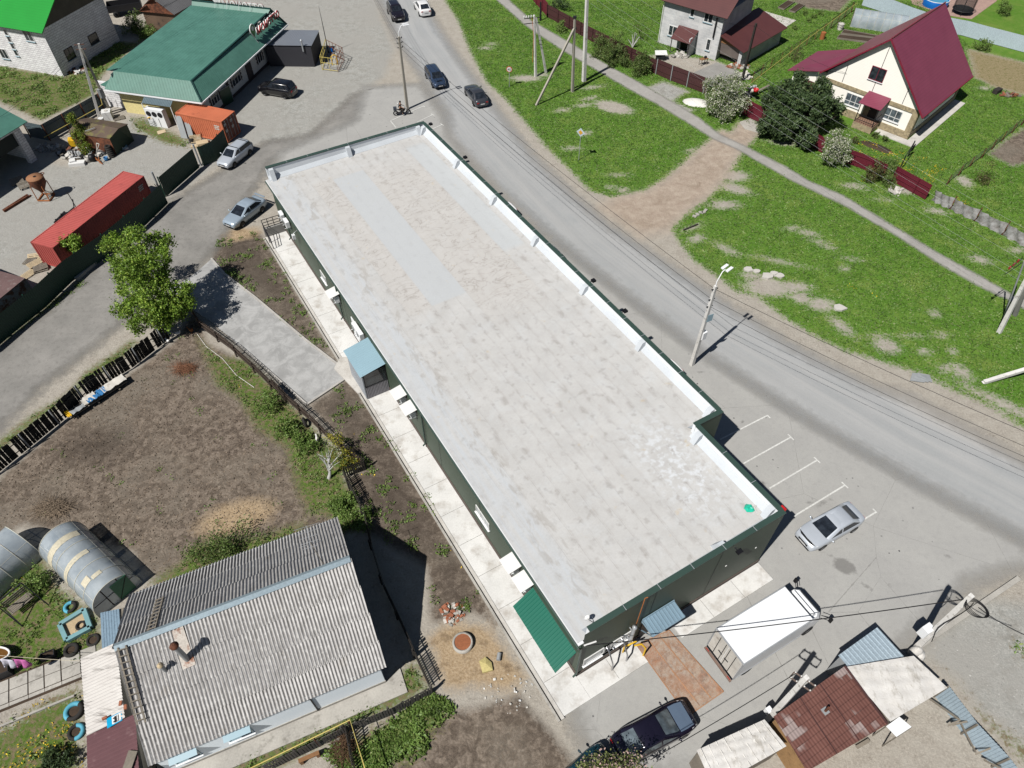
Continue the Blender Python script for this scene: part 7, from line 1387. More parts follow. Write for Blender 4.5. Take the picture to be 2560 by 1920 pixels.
# lean-to roofs and porches of the cafe
m=MB(); q=[g('a0',*p,3.0) for p in ((730,615),(835,555),(800,640))]; m.slab(q,.08); m.build('side_roof',MATS['green_roof'],cf)
blockmat('white_block',C(238,238,238,.7),C(222,220,222,.7),C(140,138,142),.62,.26,.016,.3)
bw=thing('block_wall','white block side wall at the corner of the cafe behind the pole pair','wall',g('a0',870,800)); m=MB(); a,b=g('a0',785,770),g('a0',925,790); m.obox(a,b-a,V((-.15,.5,0)),(0,0,2.9)); m.build('wall',MATS['white_block'],bw)
mk('grey_profile',C(112,130,138),.5,var=.12)
o=thing('porch_canopy','grey ribbed canopy over the fan cabinet on the yellow end wall','canopy',g('a0',1170,880)); q=[g('a0',x,y,2.7) for x,y in ((1030,750),(1065,705),(1275,735),(1240,780))]; m=MB(); m.corr(q[0],q[3]-q[0],q[1]-q[0]+up*.35,.2,.025,0,'trap'); m.build('roof_sheet',MATS['grey_profile'],o)
m=MB(); 
for p in (q[0],q[3]): m.beam(V((p.x,p.y,0)),p-up*.02,.07,.07)
m.build('post',MATS['white_metal'],o)
c0=g('a0',1130,900); o=thing('condenser_cabinet','white cabinet with three round fan grilles under the grey canopy','cabinet',c0); m=MB(); ex=nC*-1; A=g('a0',1095,915); m.obox(A,ex*2.3,dC*.7,(0,0,2.1)); m.build('body',MATS['white_metal'],o)
for i in range(3): m=MB(); m.lathe(A+ex*(.42+.73*i)-dC*.01+up*1.55,[(.31,0),(.31,.02),(.26,.02),(.05,.015)],18,0,-dC); m.disc(A+ex*(.42+.73*i)-dC*.015+up*1.55,.27,16,0,-dC); m.build('fan_grille',MATS['dark_metal'],o)
m=MB()
for x in (.75,1.5): m.beam(A+ex*x-dC*.03+up*.1,A+ex*x-dC*.03+up*1.1,.03,.03)
m.build('trim',MATS['galv_dull'],o)
o=thing('glass_screen','dark green glazed screen at the near corner of the cafe','screen',g('a0',1650,800)); a,b=g('a0',1590,800),g('a0',1700,735); m=MB(); m.obox(a,b-a,V((.04,-.04,0)),(0,0,1.9)); m.build('panel',mk('screen_green',C(34,74,56),.3),o); m=MB(); m.beam(a+up*1.93,b+up*1.93,.1,.06); m.beam(b,b+up*1.95,.08,.08); m.build('frame',MATS['galv_dull'],o)
# grey kiosk annex
kb=gs('b0',((240,447),(370,470),(545,487),(600,368))); K1_=kb[2]; kd=(kb[3]-kb[2]); ke=(kb[0]-kb[2]); ke=ke-kd.normalized()*ke.dot(kd.normalized())
o=thing('metal_kiosk','dark grey metal kiosk with a ribbed pale roof beside the cafe','kiosk',K1_); m=MB(); m.corr(K1_,ke,(0,0,2.55),.14,.015,0,'trap'); m.corr(K1_,kd,(0,0,2.55),.14,.015,0,'trap'); m.prism([K1_+(ke+kd)*.01,K1_+ke*.99+kd*.01,K1_+ke*.99+kd*.99,K1_+ke*.01+kd*.99],2.5); m.build('wall',mk('kiosk_grey',C(66,66,72),.55,var=.12),o)
m=MB(); m.corr(K1_+up*2.68-ke*.02,ke*1.03,kd*1.0-up*.05,.22,.03,0,'trap'); m.build('roof',mk('kiosk_roof',C(150,156,166),.45,metal=.2,var=.1),o)
p=K1_+ke*.17+up*2.65; m=MB(); m.cyl(p-up*.6-kd.normalized()*.15,.1,1.3,10); m.lathe(p-kd.normalized()*.15+up*.7,[(.16,0),(.16,.12),(.04,.2)],10); m.build('chimney_pipe',MATS['galv'],o)
p=K1_+ke*.93+kd*.75+up*2.7; oo=thing('roof_box','white ventilation box on the roof of the grey kiosk','air conditioner',p); m=MB(); m.box(p,(.7,.45,.6),.3); m.build('casing',MATS['white_metal'],oo); m=MB(); m.lathe(p+V((.1,-.24,.3)),[(.2,0),(.2,.02),(.04,.02)],12,0,(.28,-.95,0)); m.build('fan_grille',MATS['galv_dull'],oo)
# gas cage and mast
cg=gs('b0',((600,510),(715,525),(760,442),(640,382))); o=thing('gas_cage','yellow and rusty tube fence round a grassy gas fitting','cage',(cg[0]+cg[2])/2)
m=MB(); mr=MB(); 
for i in range(4):
    a,b=cg[i],cg[(i+1)%4]; tgt=m if i in (0,3) else mr
    for z in (.15,1.0,1.7): tgt.beam(a+up*z,b+up*z,.05,.05)
    k=2 if i in(0,) else 5
    for j in range(k): tgt.beam(a.lerp(b,j/k),a.lerp(b,j/k)+up*1.75,.05,.05)
m.build('yellow_rail',MATS['yellow_pale'],o); mr.build('rusty_rail',MATS['rust'],o)
c=(cg[0]+cg[1])/2*.6+(cg[2]+cg[3])/2*.4; m=MB(); m.tube([c,c+up*1.1,c+V((.3,.1,1.3)),c+V((.6,.2,1.2)),c+V((.65,.2,.0))],.06,8); tag(m.build('gas_pipe',MATS['yellow']),'bent yellow gas pipe inside the tube fence','pipe')
p=g('b0',645,385); m=MB(); m.tube([p,p+V((-.05,0,3.5)),p+V((-.1,0,zat('b0',583,42,p))) ],[.06,.045,.015],6); tag(m.build('mast',MATS['dark_metal']),'thin dark lightning mast rising from the yellow gas cage','mast')
p=g('b0',672,380,.0); m=MB(); m.cyl(p,.14,.5,10); tag(m.build('gas_bottle',MATS['pool_blue']),'small blue canister standing in the gas cage','canister')
# ------------------------------------------------------------------ block house with the bright green roof
C0=g('a0',465,558); uL=(g('a0',0,475)-C0).normalized(); vR=V((-uL.y,uL.x,0)); vR=vR if vR.y>0 else -vR
def BH(a,b,z=0):
    p=C0+uL*a+vR*b; return V((p.x,p.y,z))
bh=thing('block_house','white block house with a bright green metal roof at the top left corner','house',BH(5,5)); DB=(g('a0',800,290)-C0).length; HB=5.75
m=MB(); m.prism([BH(0,0),BH(14,0),BH(14,DB),BH(0,DB)],HB); m.build('wall',MATS['white_block'],bh)
m=MB(); m.add([BH(-.02,.2,HB),BH(-.02,DB-.2,HB),BH(-.02,DB/2,HB+3.6)],[(0,1,2)]); m.build('gable_board',mk('gable_wood',C(98,92,82),.9,var=.5,fine=.4,fs=14),bh)
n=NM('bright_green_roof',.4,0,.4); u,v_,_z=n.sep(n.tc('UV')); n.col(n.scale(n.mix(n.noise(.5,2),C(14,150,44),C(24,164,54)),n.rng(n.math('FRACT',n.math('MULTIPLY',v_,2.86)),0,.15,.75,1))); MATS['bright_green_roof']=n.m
lslab('roof_slope',[BH(-.6,-.6,HB-.1),BH(14,-.6,HB-.1),BH(14,DB/2,HB+3.8),BH(-.6,DB/2,HB+3.8)],.1,n.m,bh); lslab('roof_slope',[BH(-.6,DB+.6,HB-.1),BH(14,DB+.6,HB-.1),BH(14,DB/2,HB+3.8),BH(-.6,DB/2,HB+3.8)],.1,n.m,bh)
WBl=Wall(BH(0,0),uL,-vR); WBr=Wall(BH(0,0),vR,-uL)
for w_,px,wd,ht,mu,fr in ((WBr,('a0',508,390),1.5,1.4,1,'wood_dark'),(WBr,('a0',680,282),1.6,1.2,0,'wood_dark'),(WBl,('a0',205,258),1.3,1.4,1,'white_plain'),(WBl,('a0',27,390),1.2,1.3,1,'white_plain'),(WBl,('a0',43,235),.6,.8,0,'white_plain'),(WBl,('a0',68,285),.6,.8,0,'white_plain'),(WBl,('a0',93,335),.6,.8,0,'white_plain'),(WBl,('a0',118,385),.6,.8,0,'white_plain')):
    a,z=w_.at(*px); window(bh,w_,a,z,wd,ht,fr,'glass_dark',mu,'blue')
rubble('rusty barrel scraps and white sacks at the foot of the white block house','a0',565,530,1.0,.5,18,G_('rust','white_plain','white_dirty'),21,.2,.45)
# block garage on the left edge
G1=g('a0',275,1162); G0=g('a0',30,1325); ug=(G0-G1).normalized(); vg2=V((-ug.y,ug.x,0)); vg2=vg2 if vg2.y>0 else -vg2
def GG(a,b,z=0):
    p=G1+ug*a+vg2*b; return V((p.x,p.y,z))
gb=thing('block_garage','white block garage with a wide dark opening and dark green roof at the left edge','garage',GG(3,3)); hG=max(2.8,min(4.2,zat('a0',130,850,G1)))
print('garage h',hG)
m=MB(); m.obox(GG(0,0),ug*.85,vg2*.5,(0,0,hG)); m.obox(GG(5.4,0),ug*.85,vg2*.5,(0,0,hG)); m.obox(GG(.86,0,hG-.5),ug*4.53,vg2*.5,(0,0,.5)); m.obox(GG(0,.51),ug*.3,vg2*6,(0,0,hG)); m.obox(GG(6.26,.0),ug*5,vg2*.4,(0,0,hG)); m.obox(GG(0,6.6),ug*11,vg2*.3,(0,0,hG)); m.build('wall',MATS['white_block'],gb)
lslab('roof',[GG(-.7,-.7,hG+.05),GG(12,-.7,hG+.05),GG(12,3.3,hG+1.4),GG(-.7,3.3,hG+1.4)],.08,MATS['green_roof'],gb); lslab('roof',[GG(-.7,7.4,hG+.05),GG(12,7.4,hG+.05),GG(12,3.3,hG+1.4),GG(-.7,3.3,hG+1.4)],.08,MATS['green_roof'],gb)
m=MB(); m.obox(GG(.87,.3,hG*.5),ug*4.5,vg2*.05,(0,0,hG*.4)); m.build('roller_door',mk('door_darkgreen',C(32,48,46),.6),gb)
# old wooden house and open trailer at the top
q=[g('a0',x,y,3.2) for x,y in ((1010,85),(1265,110),(1560,-60),(1300,-120))]
o=thing('wooden_house','old dark wooden house with a grey slate roof behind the cafe','house',(q[0]+q[2])/2-up*3.2); cc=(q[0]+q[2])/2; m=MB(); m.prism([V((p.x,p.y,0)) for p in [x.lerp(cc,.08) for x in q]],3.1); m.build('wall',mk('old_wood',C(112,92,76),.9,var=.5,fine=.4,fs=12,col2=C(70,60,54)),o)
r0,r1=(q[0]+q[1])/2+up*2.0,(q[2]+q[3])/2+up*2.0; mk('dark_slate',C(112,112,114),.85,var=.3,fine=.2)
slope(o,'roof_slope',q[1],q[2],r0,r1,MATS['dark_slate'],2,.25,.03); slope(o,'roof_slope',q[3],q[0],r1,r0,MATS['dark_slate'],2,.25,.03); m=MB(); m.add([q[0]+up*.05,q[1]+up*.05,r0],[(0,1,2)]); m.build('gable',MATS['rust'],o)
p=g('a0',870,110); o=thing('farm_trailer','dark open farm trailer parked behind the white block house','trailer',p); e_=V((.92,.38,0)); f_=V((-.38,.92,0)); A=p-e_*1.2-f_*.9
m=MB(); 
for s_ in (0,2.1): m.obox(A+f_*s_+up*.8,e_*4.6,f_*.06,(0,0,.8))
for s_ in (0,4.54): m.obox(A+e_*s_+f_*.07+up*.8,e_*.06,f_*2.02,(0,0,.8))
m.obox(A+up*.72,e_*4.6,f_*2.16,(0,0,.07)); m.build('body',MATS['dark_metal'],o)
for x in (.9,3.6):
    for y in (-.02,2.0): m=MB(); c=A+e_*x+f_*y+up*.42; m.lathe(c,[(.2,0),(.42,0),(.42,.2),(.2,.2)],16,0,f_); m.build('wheel',MATS['rubber'],o)
m=MB(); m.beam(A+f_*1.05+up*.7,A-e_*1.2+f_*1.05+up*.5,.1,.1); m.build('drawbar',MATS['galv_dull'],o)
m=MB(); m.slab([g('a0',x,y,3.0) for x,y in ((1335,75),(1385,32),(1500,38),(1470,80))],.05); ob=m.build('canopy_sheet',MATS['grey_profile']); tag(ob,'small pale canopy sheet behind the far corner of the cafe roof','canopy'); q=[g('a0',x,y,3.0) for x,y in ((1345,74),(1460,78))]; m=MB()
for p in q: m.beam(V((p.x,p.y,0)),p-up*.06,.06,.06)
m.build('post',MATS['white_metal'],ob)
# ------------------------------------------------------------------ shipping containers
def container(label,A,B_,C_,col,L,zt=2.59,doorend=True):
    # A near corner, B_ along length direction, C_ across; all on top plane
    ex=(B_-A).normalized(); ey=V((-ex.y,ex.x,0)); ey=ey if ey.dot(C_-A)>0 else -ey; wd=2.44; A0=V((A.x,A.y,0))
    o=thing('shipping_container',label,'container',A0+ex*L/2+ey*wd/2,'shipping containers'); mt=mk('cont_'+label[:6],col,.6,var=.25,fine=.12,col2=(col[0]*.6,col[1]*.55,col[2]*.6,1),c2=(.58,.72),c2s=1.2)
    m=MB(); z0=.15; hh=zt-z0-.05
    m.corr(A0+ex*.1+up*z0-ey*-.02,ex*(L-.2),(0,0,hh),.28,.035,0,'box'); m.corr(A0+ey*(wd-.02)+ex*.1+up*z0,ex*(L-.2),(0,0,hh),.28,.035,0,'box'); m.corr(A0+ex*.02+ey*.1+up*z0,ey*(wd-.2),(0,0,hh),.28,.035,0,'box'); m.build('side',mt,o)
    m=MB(); m.corr(A0+ex*.08+up*(zt-.03),ex*(L-.16),ey*wd,.22,.02,0,'box'); m.build('roof',mt,o)
    m=MB()
    for s_ in (0,wd):
        for z in (z0,zt-.05): m.beam(A0+ey*s_+up*z,A0+ey*s_+ex*L+up*z,.1,.12)
        for t_ in (.05,L-.05): m.beam(A0+ey*s_+ex*t_+up*z0,A0+ey*s_+ex*t_+up*zt,.12,.12)
    for t_ in (.05,L-.05):
        for z in (z0,zt-.05): m.beam(A0+ex*t_+up*z,A0+ex*t_+ey*wd+up*z,.1,.12)
    m.build('frame',mt,o)
    for k in (0,1):
        m=MB(); m.obox(A0+ex*(L-.03)+ey*(.1+k*1.13)+up*(z0+.08),ey*1.1,ex*.05,(0,0,hh-.1)); dd=m.build('door',mk('cont_door',C(126,70,56),.6,var=.3) if 'cont_door' not in MATS else MATS['cont_door'],o); m=MB()
        for y in (.3,.8): m.beam(A0+ex*(L+.05)+ey*(.1+k*1.13+y)+up*(z0+.1),A0+ex*(L+.05)+ey*(.1+k*1.13+y)+up*(zt-.1),.04,.04)
        m.build('lock_bar',MATS['galv_dull'],dd); m=MB(); 
        for z in (1.9,1.2): m=MB(); m.obox(A0+ex*(L+.025)+ey*(.2+k*1.13)+up*z,ey*.35,ex*.006,(0,0,.3)); m.build('label_plate',MATS['white_dirty'],dd)
    m=MB(); 
    for z in (1.9,1.7,1.5): m.obox(A0-ey*.03+ex*(L-1.2)+up*z,ex*(.7-.1*(z<1.8)),ey*.006,(0,0,.11))
    m.build('marking',MATS['white_dirty'],o); return o
A=g('a1',378,495,2.59); container('long red shipping container behind the dark green fence',A,g('a0',1030,1290,2.59),g('a1',237,460,2.59),C(192,92,86),12.19)
A=g('a0',1275,818,2.59); B2=g('a0',1615,888,2.59); container('orange shipping container next to the cafe end wall',A,B2,g('a0',1330,765,2.59),C(222,128,92),6.06)
# ------------------------------------------------------------------ metal garage, junk, hopper, fences on the left
gz=2.0; A,Ap,Bq=g('f',274,347,gz),g('f',296,321,gz+.55),g('f',320,310,gz); A2,Bq2=g('f',170,331.5,gz),g('f',220.4,294,gz); Ap2=(A2+Bq2)/2+up*.55
o=thing('metal_garage','dark green metal garage with a mossy brown pitched roof','garage',(A+Bq2)/2-up*gz); m=MB(); z0=lambda p:V((p.x,p.y,0))
ia=[x.lerp((A+Bq2)/2,.04) for x in (A,Bq,Bq2,A2)]; m.add([z0(ia[0]),z0(ia[1]),ia[1],Ap.lerp(Ap2,.03),ia[0]],[(0,1,2,3,4)]); m.build('gate',mk('garage_green',C(40,64,48),.6,var=.3,fine=.15),o); m=MB(); m.add([z0(ia[3]),z0(ia[0]),ia[0],ia[3]],[(0,1,2,3)]); m.add([z0(ia[1]),z0(ia[2]),ia[2],ia[1]],[(0,1,2,3)]); m.add([z0(ia[2]),z0(ia[3]),ia[3],Ap2.lerp(Ap,.03),ia[2]],[(0,1,2,3,4)]); m.build('wall',MATS['rust'],o)
mo=mk('garage_roof',C(104,88,76),.8,var=.3,fine=.15,col2=C(128,124,70),c2=(.52,.66),c2s=.9); m=MB(); m.slab([A,Ap,Ap2,A2],.05); m.slab([Ap,Bq,Bq2,Ap2],.05); m.build('roof',mo,o)
m=MB(); m.beam(g('a0',620,955,gz+.35),g('a0',690,930,gz+.5),.08,.06); tag(m.build('metal_strip',MATS['galv']),'shiny metal strip lying on the brown garage roof','strip')
jb=g('f',281,392)
for i in range(6):
    p=jb+V((-.03*i,.05*i,.2*i)); m=MB(); m.torus(p+up*.11,.26,.105,20,8); o=thing('tyre',('top' if i==5 else 'bottom' if i==0 else ['','second','third','fourth','fifth'][i])+' tyre of the stack by the metal garage','tyre',p,'stacked tyres in the junk pile'); m.build('tread',MATS['tyre_black'],o)
def pail(label,t,x,y,r,h,mat,cat='bucket',tp=1.15): p=g(t,x,y); m=MB(); m.lathe(p,[(.01,.01),(r,0),(r*tp,h),(r*tp-.02,h),(r*.95,.04)],14); o=thing(cat,label,cat,p); m.build('body',MATS[mat],o); m=MB(); m.torus(p+up*h,r*tp,.018,14,5); m.build('rim',MATS[mat],o)
pail('blue bucket at the edge of the junk pile','f',267,401,.2,.38,'tarp_blue'); pail('white drum at the edge of the junk pile','f',222,405,.24,.65,'white_dirty','drum',1.0)
p=g('f',234,402); m=MB(); m.ball(p+up*.38,.42,14); tag(m.build('steel_float',MATS['black_plastic']),'round black steel tank beside the white drum','tank')
def beams(label,pts,w_,mat,name='metal_bars',cat='metal bars'):
    m=MB()
    for a,b in pts: m.beam(a,b,w_,w_)
    return tag(m.build(name,mat),label,cat)
F_=lambda x,y,z=.1: g('f',x,y,z)
beams('rusty angle irons lying on the junk pile',[(F_(238,394,.5),F_(252,405)),(F_(240,398,.4),F_(256,410)),(F_(246,392,.7),F_(250,408,.1))],.07,MATS['rust_orange'])
beams('white metal frame with four prongs on the junk pile',[(F_(170+8*i,378,1.2),F_(174+8*i,390,.5)) for i in range(4)]+[(F_(172,391,.5),F_(198,388,.5)),(F_(174,396,.3),F_(200,393,.3))],.07,MATS['white_metal'],'scrap_rack','scrap')
beams('pale tube frame standing in the junk pile behind the tyre stack',[(F_(243,372,.9),F_(240,392,.1)),(F_(248,360,1.5),F_(243,376,.6)),(F_(241,358,1.5),F_(248,360,1.5)),(F_(241,358,1.5),F_(242,376,.6))],.06,MATS['white_dirty'],'tube_rack','scrap')
m=MB(); m.box(F_(195,412,0),(1.6,.7,.35),.2); m.box(F_(185,410,0),(.6,.6,.5),.5); tag(m.build('foam_block',MATS['white_plain']),'white foam slabs at the lower edge of the junk pile','foam')
m=MB(); m.obox(F_(176,366,.3),V((.7,.1,-.1)),V((-.1,.5,.15)),(0,0,.7)); tag(m.build('yellow_box',MATS['yellow']),'yellow box half hidden behind the young birch','box')
rubble('jumbled heap of scrap, boards and wire round the young birch','f',212,385,3.0,1.3,190,G_('wood_grey','rust','galv_dull','white_dirty','dark_metal','wood_dark','black_plastic'),31,.08,.4,'scrap heap','scrap_heap')
rubble('white plaster rubble behind the garage in the shade','a0',370,1080,1.8,.9,70,G_('white_dirty','concrete_grey'),33,.1,.3)
rubble('shiny crumpled sheets behind the tyre stack','f',292,376,1.0,.6,26,G_('galv','blue_pale','white_plain'),35,.1,.35,'scrap')
hp=g('a0',340,1440); z1=zat('a0',275,1290,hp); print('hopper',z1); z1=min(max(z1,2.4),3.4)
o=thing('concrete_hopper','rusty conical concrete hopper standing on a steel frame','hopper',hp); m=MB(); m.lathe(hp,[(.14,.75),(.22,.85),(.78,z1-.65),(.78,z1)],24); m.build('cone',MATS['rust'],o); m=MB(); m.lathe(hp,[(.8,z1-.02),(.8,z1+.05),(.0,z1+.08)],24); m.build('lid',mk('rust_light',C(168,120,86),.8,var=.3,fine=.25),o); m=MB(); m.disc(hp+V((0,.05,z1+.085)),.16,12); m.build('lid_hole',MATS['black_plastic'],o)
m=MB(); m.torus(hp+V((.6,.45,z1+.15)),.2,.04,12,5); m.build('lifting_ring',MATS['rust'],o)
m=MB(); fx=[V((.6*sx,.6*sy,0)) for sx,sy in ((1,1),(-1,1),(-1,-1),(1,-1))]
for i in range(4): m.beam(hp+fx[i],hp+fx[i]*.95+up*(z1-.7),.06,.06); m.beam(hp+fx[i]+up*.08,hp+fx[(i+1)%4]+up*.08,.1,.1); m.beam(hp+fx[i]+up*.1,hp+fx[(i+1)%4]*.3+up*.9,.05,.05)
m.build('leg_frame',MATS['rust_orange'],o)
beams('bundle of rusty steel beams on the yard',[(g('a0',20,1530,.08),g('a0',200,1415,.08)),(g('a0',30,1540,.08),g('a0',225,1420,.08)),(g('a0',25,1535,.18),g('a0',205,1425,.18))],.12,MATS['rust'])
beams('steel angle frames lying behind the red container',[(g('a0',395,1620,.1),g('a0',470,1540,.1)),(g('a0',420,1610,.15),g('a0',540,1510,.15)),(g('a0',440,1560,.2),g('a0',500,1545,.2)),(g('a0',400,1600,.1),g('a0',450,1590,.1))],.12,MATS['dark_metal'])
beams('leaning steel post with a short arm behind the red container',[(g('a0',560,1520),g('a0',490,1400,1.6)),(g('a0',540,1515),g('a0',528,1450,.9)),(g('a0',480,1405,1.6),g('a0',500,1400,1.6))],.07,MATS['dark_metal'],'steel_post','post')
# pallets
def pallet(label,p,yaw,tilt=0,mat='wood_pale'):
    o=thing('pallet',label,'pallet',(0,0,0),'wooden pallets on the yard'); m=MB()
    for i in range(6): m.obox((-.6,-.4+.15*i,.11),(1.2,0,0),(0,.1,0),(0,0,.022))
    m.build('deck_board',MATS[mat],o); m=MB()
    for x in (-.6,-.05,.5): m.obox((x,-.4,0),(.1,0,0),(0,.85,0),(0,0,.108))
    m.build('bearer',MATS[mat],o); o.location=p; o.rotation_euler=(tilt,0,yaw); return o
for i,(x,y,z,yaw,mat,l) in enumerate(((300,655,0,.5,'wood_grey','grey pallet at the bottom of the stack by the red container end'),(303,650,.14,.6,'wood_grey','grey pallet on top of the stack by the red container end'),(215,690,0,1.1,'wood_pale','pale yellow pallet lying nearest the old plum roofed container'),(255,570,0,.2,'wood_pale','pale pallet leaning highest against the red container end'),(225,590,.0,1.4,'wood_grey','grey pallet flat on the ground left of the red container end'),(260,620,.1,.9,'wood_pale','broken pale pallet in the middle of the pallet heap'))): pallet(l,g('a1',x,y,0)+up*z,yaw,.5 if i==3 else 0,mat)
for i,(x,y,l) in enumerate(((125,1320,'slatted grey pallet in the garage shade, farther one'),(180,1350,'slatted grey pallet in the garage shade, nearer the rusty hopper'))): pallet(l,g('a0',x,y,.25),.7,.35,'wood_grey')
pallet('pale pallet standing against the orange container',g('a0',1425,1010,.45),.2,1.3,'wood_pale')
# boards, tyres, lamp posts near the orange container
m=MB(); a=g('a0',1320,1005); 
for i in range(2): m.slab([a+V((.0+.8*i,.05*i,.02)),a+V((.75+.75*i,-.15,.02)),a+V((.5+.75*i,.75,2.25)),a+V((-.25+.8*i,.95,2.25))],.06)
tag(m.build('wall_panel',MATS['galv_dull']),'two pale insulated panels leaning on the orange container','panel')
for i in range(3): 
    p=g('a0',1405,1035)+up*.2*i; o=thing('tyre',['bottom','middle','top'][i]+' tyre of the short stack by the orange container','tyre',p,'tyres by the orange container'); m=MB(); m.torus(p+up*.1,.27,.11,20,8); m.build('tread',MATS['tyre_black'],o)
m=MB(); m.box(g('a0',1475,1050),(1.3,.8,.3),.4); m.box(g('a0',1420,1070),(.8,.5,.2),.1); tag(m.build('stacked_board',MATS['wood_pale']),'short stack of pale boards behind the dark green fence','boards')
beams('rusty trolley frame standing by the orange container',[(g('a0',1465,1010),g('a0',1460,940,1.0)),(g('a0',1510,1010),g('a0',1505,945,1.0)),(g('a0',1460,940,1.0),g('a0',1505,945,1.0)),(g('a0',1465,1010,.3),g('a0',1510,1010,.3)),(g('a0',1525,980),g('a0',1520,915,1.3))],.06,MATS['rust'],'trolley','trolley')
m=MB(); m.slab([g('a0',1140,955,.05),g('a0',1200,940,.05),g('a0',1208,960,.05),g('a0',1150,978,.05)],.04); tag(m.build('foam_sheet',MATS['wood_pale']),'pale sheet lying on the grass before the fan cabinet','sheet')
p=g('a0',1110,920); o=thing('shopping_cart','wire shopping trolley with yellow and orange items before the yellow wall','trolley',p); m=MB()
for z in (.45,.7,.95):
    q=[p+V((x,y,z)) for x,y in ((-.5,-.25),(.5,-.2),(.5,.2),(-.5,.25))]
    for k in range(4): m.beam(q[k],q[(k+1)%4],.02,.02)
for k in range(8): x=-.5+k/7; m.beam(p+V((x,-.24,.45)),p+V((x,-.24,.95)),.015,.015); m.beam(p+V((x,.24,.45)),p+V((x,.24,.95)),.015,.015)
for x,y in ((-.4,-.2),(.4,-.2),(-.4,.2),(.4,.2)): m.beam(p+V((x,y,0)),p+V((x,y,.45)),.025,.025)
m.build('basket',MATS['galv'],o); m=MB(); m.tube([p+V((-.2,0,1.0)),p+V((.1,.1,1.1)),p+V((.4,.05,.9))],.07,7); m.build('hose',MATS['yellow'],o)
m=MB(); p=g('a0',795,865); m.box(p,(1.0,1.0,1.0),.3); o=thing('water_tank','white cube water tank at the foot of the pole pair','tank',p); m.build('body',MATS['white_plain'],o); m=MB(); m.cyl(p+V((0,0,1.0)),.2,.06,12); m.build('lid',MATS['white_dirty'],o)
p=g('a0',790,880); m=MB(); m.cyl(p+V((-.35,-.7,0)),.3,.75,14); m.torus(p+V((-.35,-.7,.7)),.3,.03,14,5); tag(m.build('drum',MATS['white_plain']),'white drum right beside the cube water tank','drum')
pallet('pallet lying between the water tank and the yellow wall',g('a0',870,865),.5,0,'wood_grey')
# green fence
mk('fence_green',C(22,66,54),.5,var=.15,spec=.35); z0=lambda p:V((p.x,p.y,0))
def ft(t,pts,z): return [z0(g(t,x,y,z)) for x,y in pts]
fence('sheet_fence','tall dark green sheet fence along the lane below the red container',ft('a1',[(-260,1190),(0,975),(240,790),(440,605),(740,398)],2.2)+ft('a0',[(1000,1500),(1165,1345)],2.2),2.2,MATS['fence_green'],'sheet',.2,post=3,rmat=MATS['wood_brown'],railoff=-.06)
fence('sheet_gate','wide dark green sheet gate between the two steel posts',ft('a0',[(1150,1287),(1398,1078)],2.35),2.25,MATS['fence_green'],'sheet',.2,post=9,rmat=MATS['wood_brown'],railoff=-.06,cat='gate')
fence('sheet_fence','dark green sheet fence corner in front of the orange container',ft('a0',[(1440,1075),(1530,1035),(1625,942)],2.2),2.2,MATS['fence_green'],'sheet',.2,post=3,rmat=MATS['wood_brown'],railoff=-.06)
for (bx,by),(tx,ty),l in (((1462,1205),(1405,1050),'shiny steel gate post beside the short tyre stack'),((1170,1400),(1135,1272),'shiny steel gate post at the end of the red container')):
    b=g('a0',bx,by); z=min(3.2,max(2.4,zat('a0',tx,ty,b))); o=thing('gate_post',l,'gate post',b,'steel gate posts'); m=MB(); m.cyl(b,.1,z,12); m.build('tube',MATS['galv'],o); m=MB(); m.beam(b+up*.1,b+up*z+V((-.5,.35,-1.6)),.06,.06); m.build('strut',MATS['white_dirty'],o)
m=MB(); m.beam(g('a0',1215,1395)+up*.1,g('a0',1450,1200)+up*.1,.25,.2); tag(m.build('gate_sill',MATS['concrete']),'long concrete sill under the dark green gate','kerb')
fence('sheet_fence','dull grey sheet fence behind the metal garage',ft('a0',[(165,885),(295,912),(560,768),(730,672)],1.9),1.9,mk('fence_greyblue',C(96,112,118),.6,var=.2),'sheet',.24,post=2.6,pmat=MATS['rust'])
m=MB(); m.tube([g('a0',320,1000,.9),g('a0',700,792,.9),g('a0',745,760,.9),g('a0',715,655,2.6)],.04,6); tag(m.build('gas_pipe',MATS['yellow_pale']),'yellow gas pipe running along the dull grey fence','pipe')
q=[g('a1',x,y,2.4) for x,y in ((-260,560),(0,662),(182,713),(0,862),(-260,1060))]; o=thing('old_container','old rusty box body with a plum roof beyond the pallet heap','container',sum(q,V())/5-up*2.4); m=MB(); m.prism([z0(p) for p in q],2.3); m.build('wall',mk('rust_pale',C(150,150,150),.8,var=.4,col2=C(110,74,56),c2=(.48,.58),c2s=1.6),o); m=MB(); m.prism([p-up*.1 for p in q],.1); m.build('roof',mk('old_plum',C(120,96,94),.7,var=.4,col2=C(150,140,136)),o)
m=MB(); m.beam(g('a1',560,730)+up*.15,g('a1',720,590)+up*.15,.35,.3); tag(m.build('kerb_block',MATS['concrete']),'concrete kerb beam lying at the foot of the dark green fence','kerb')
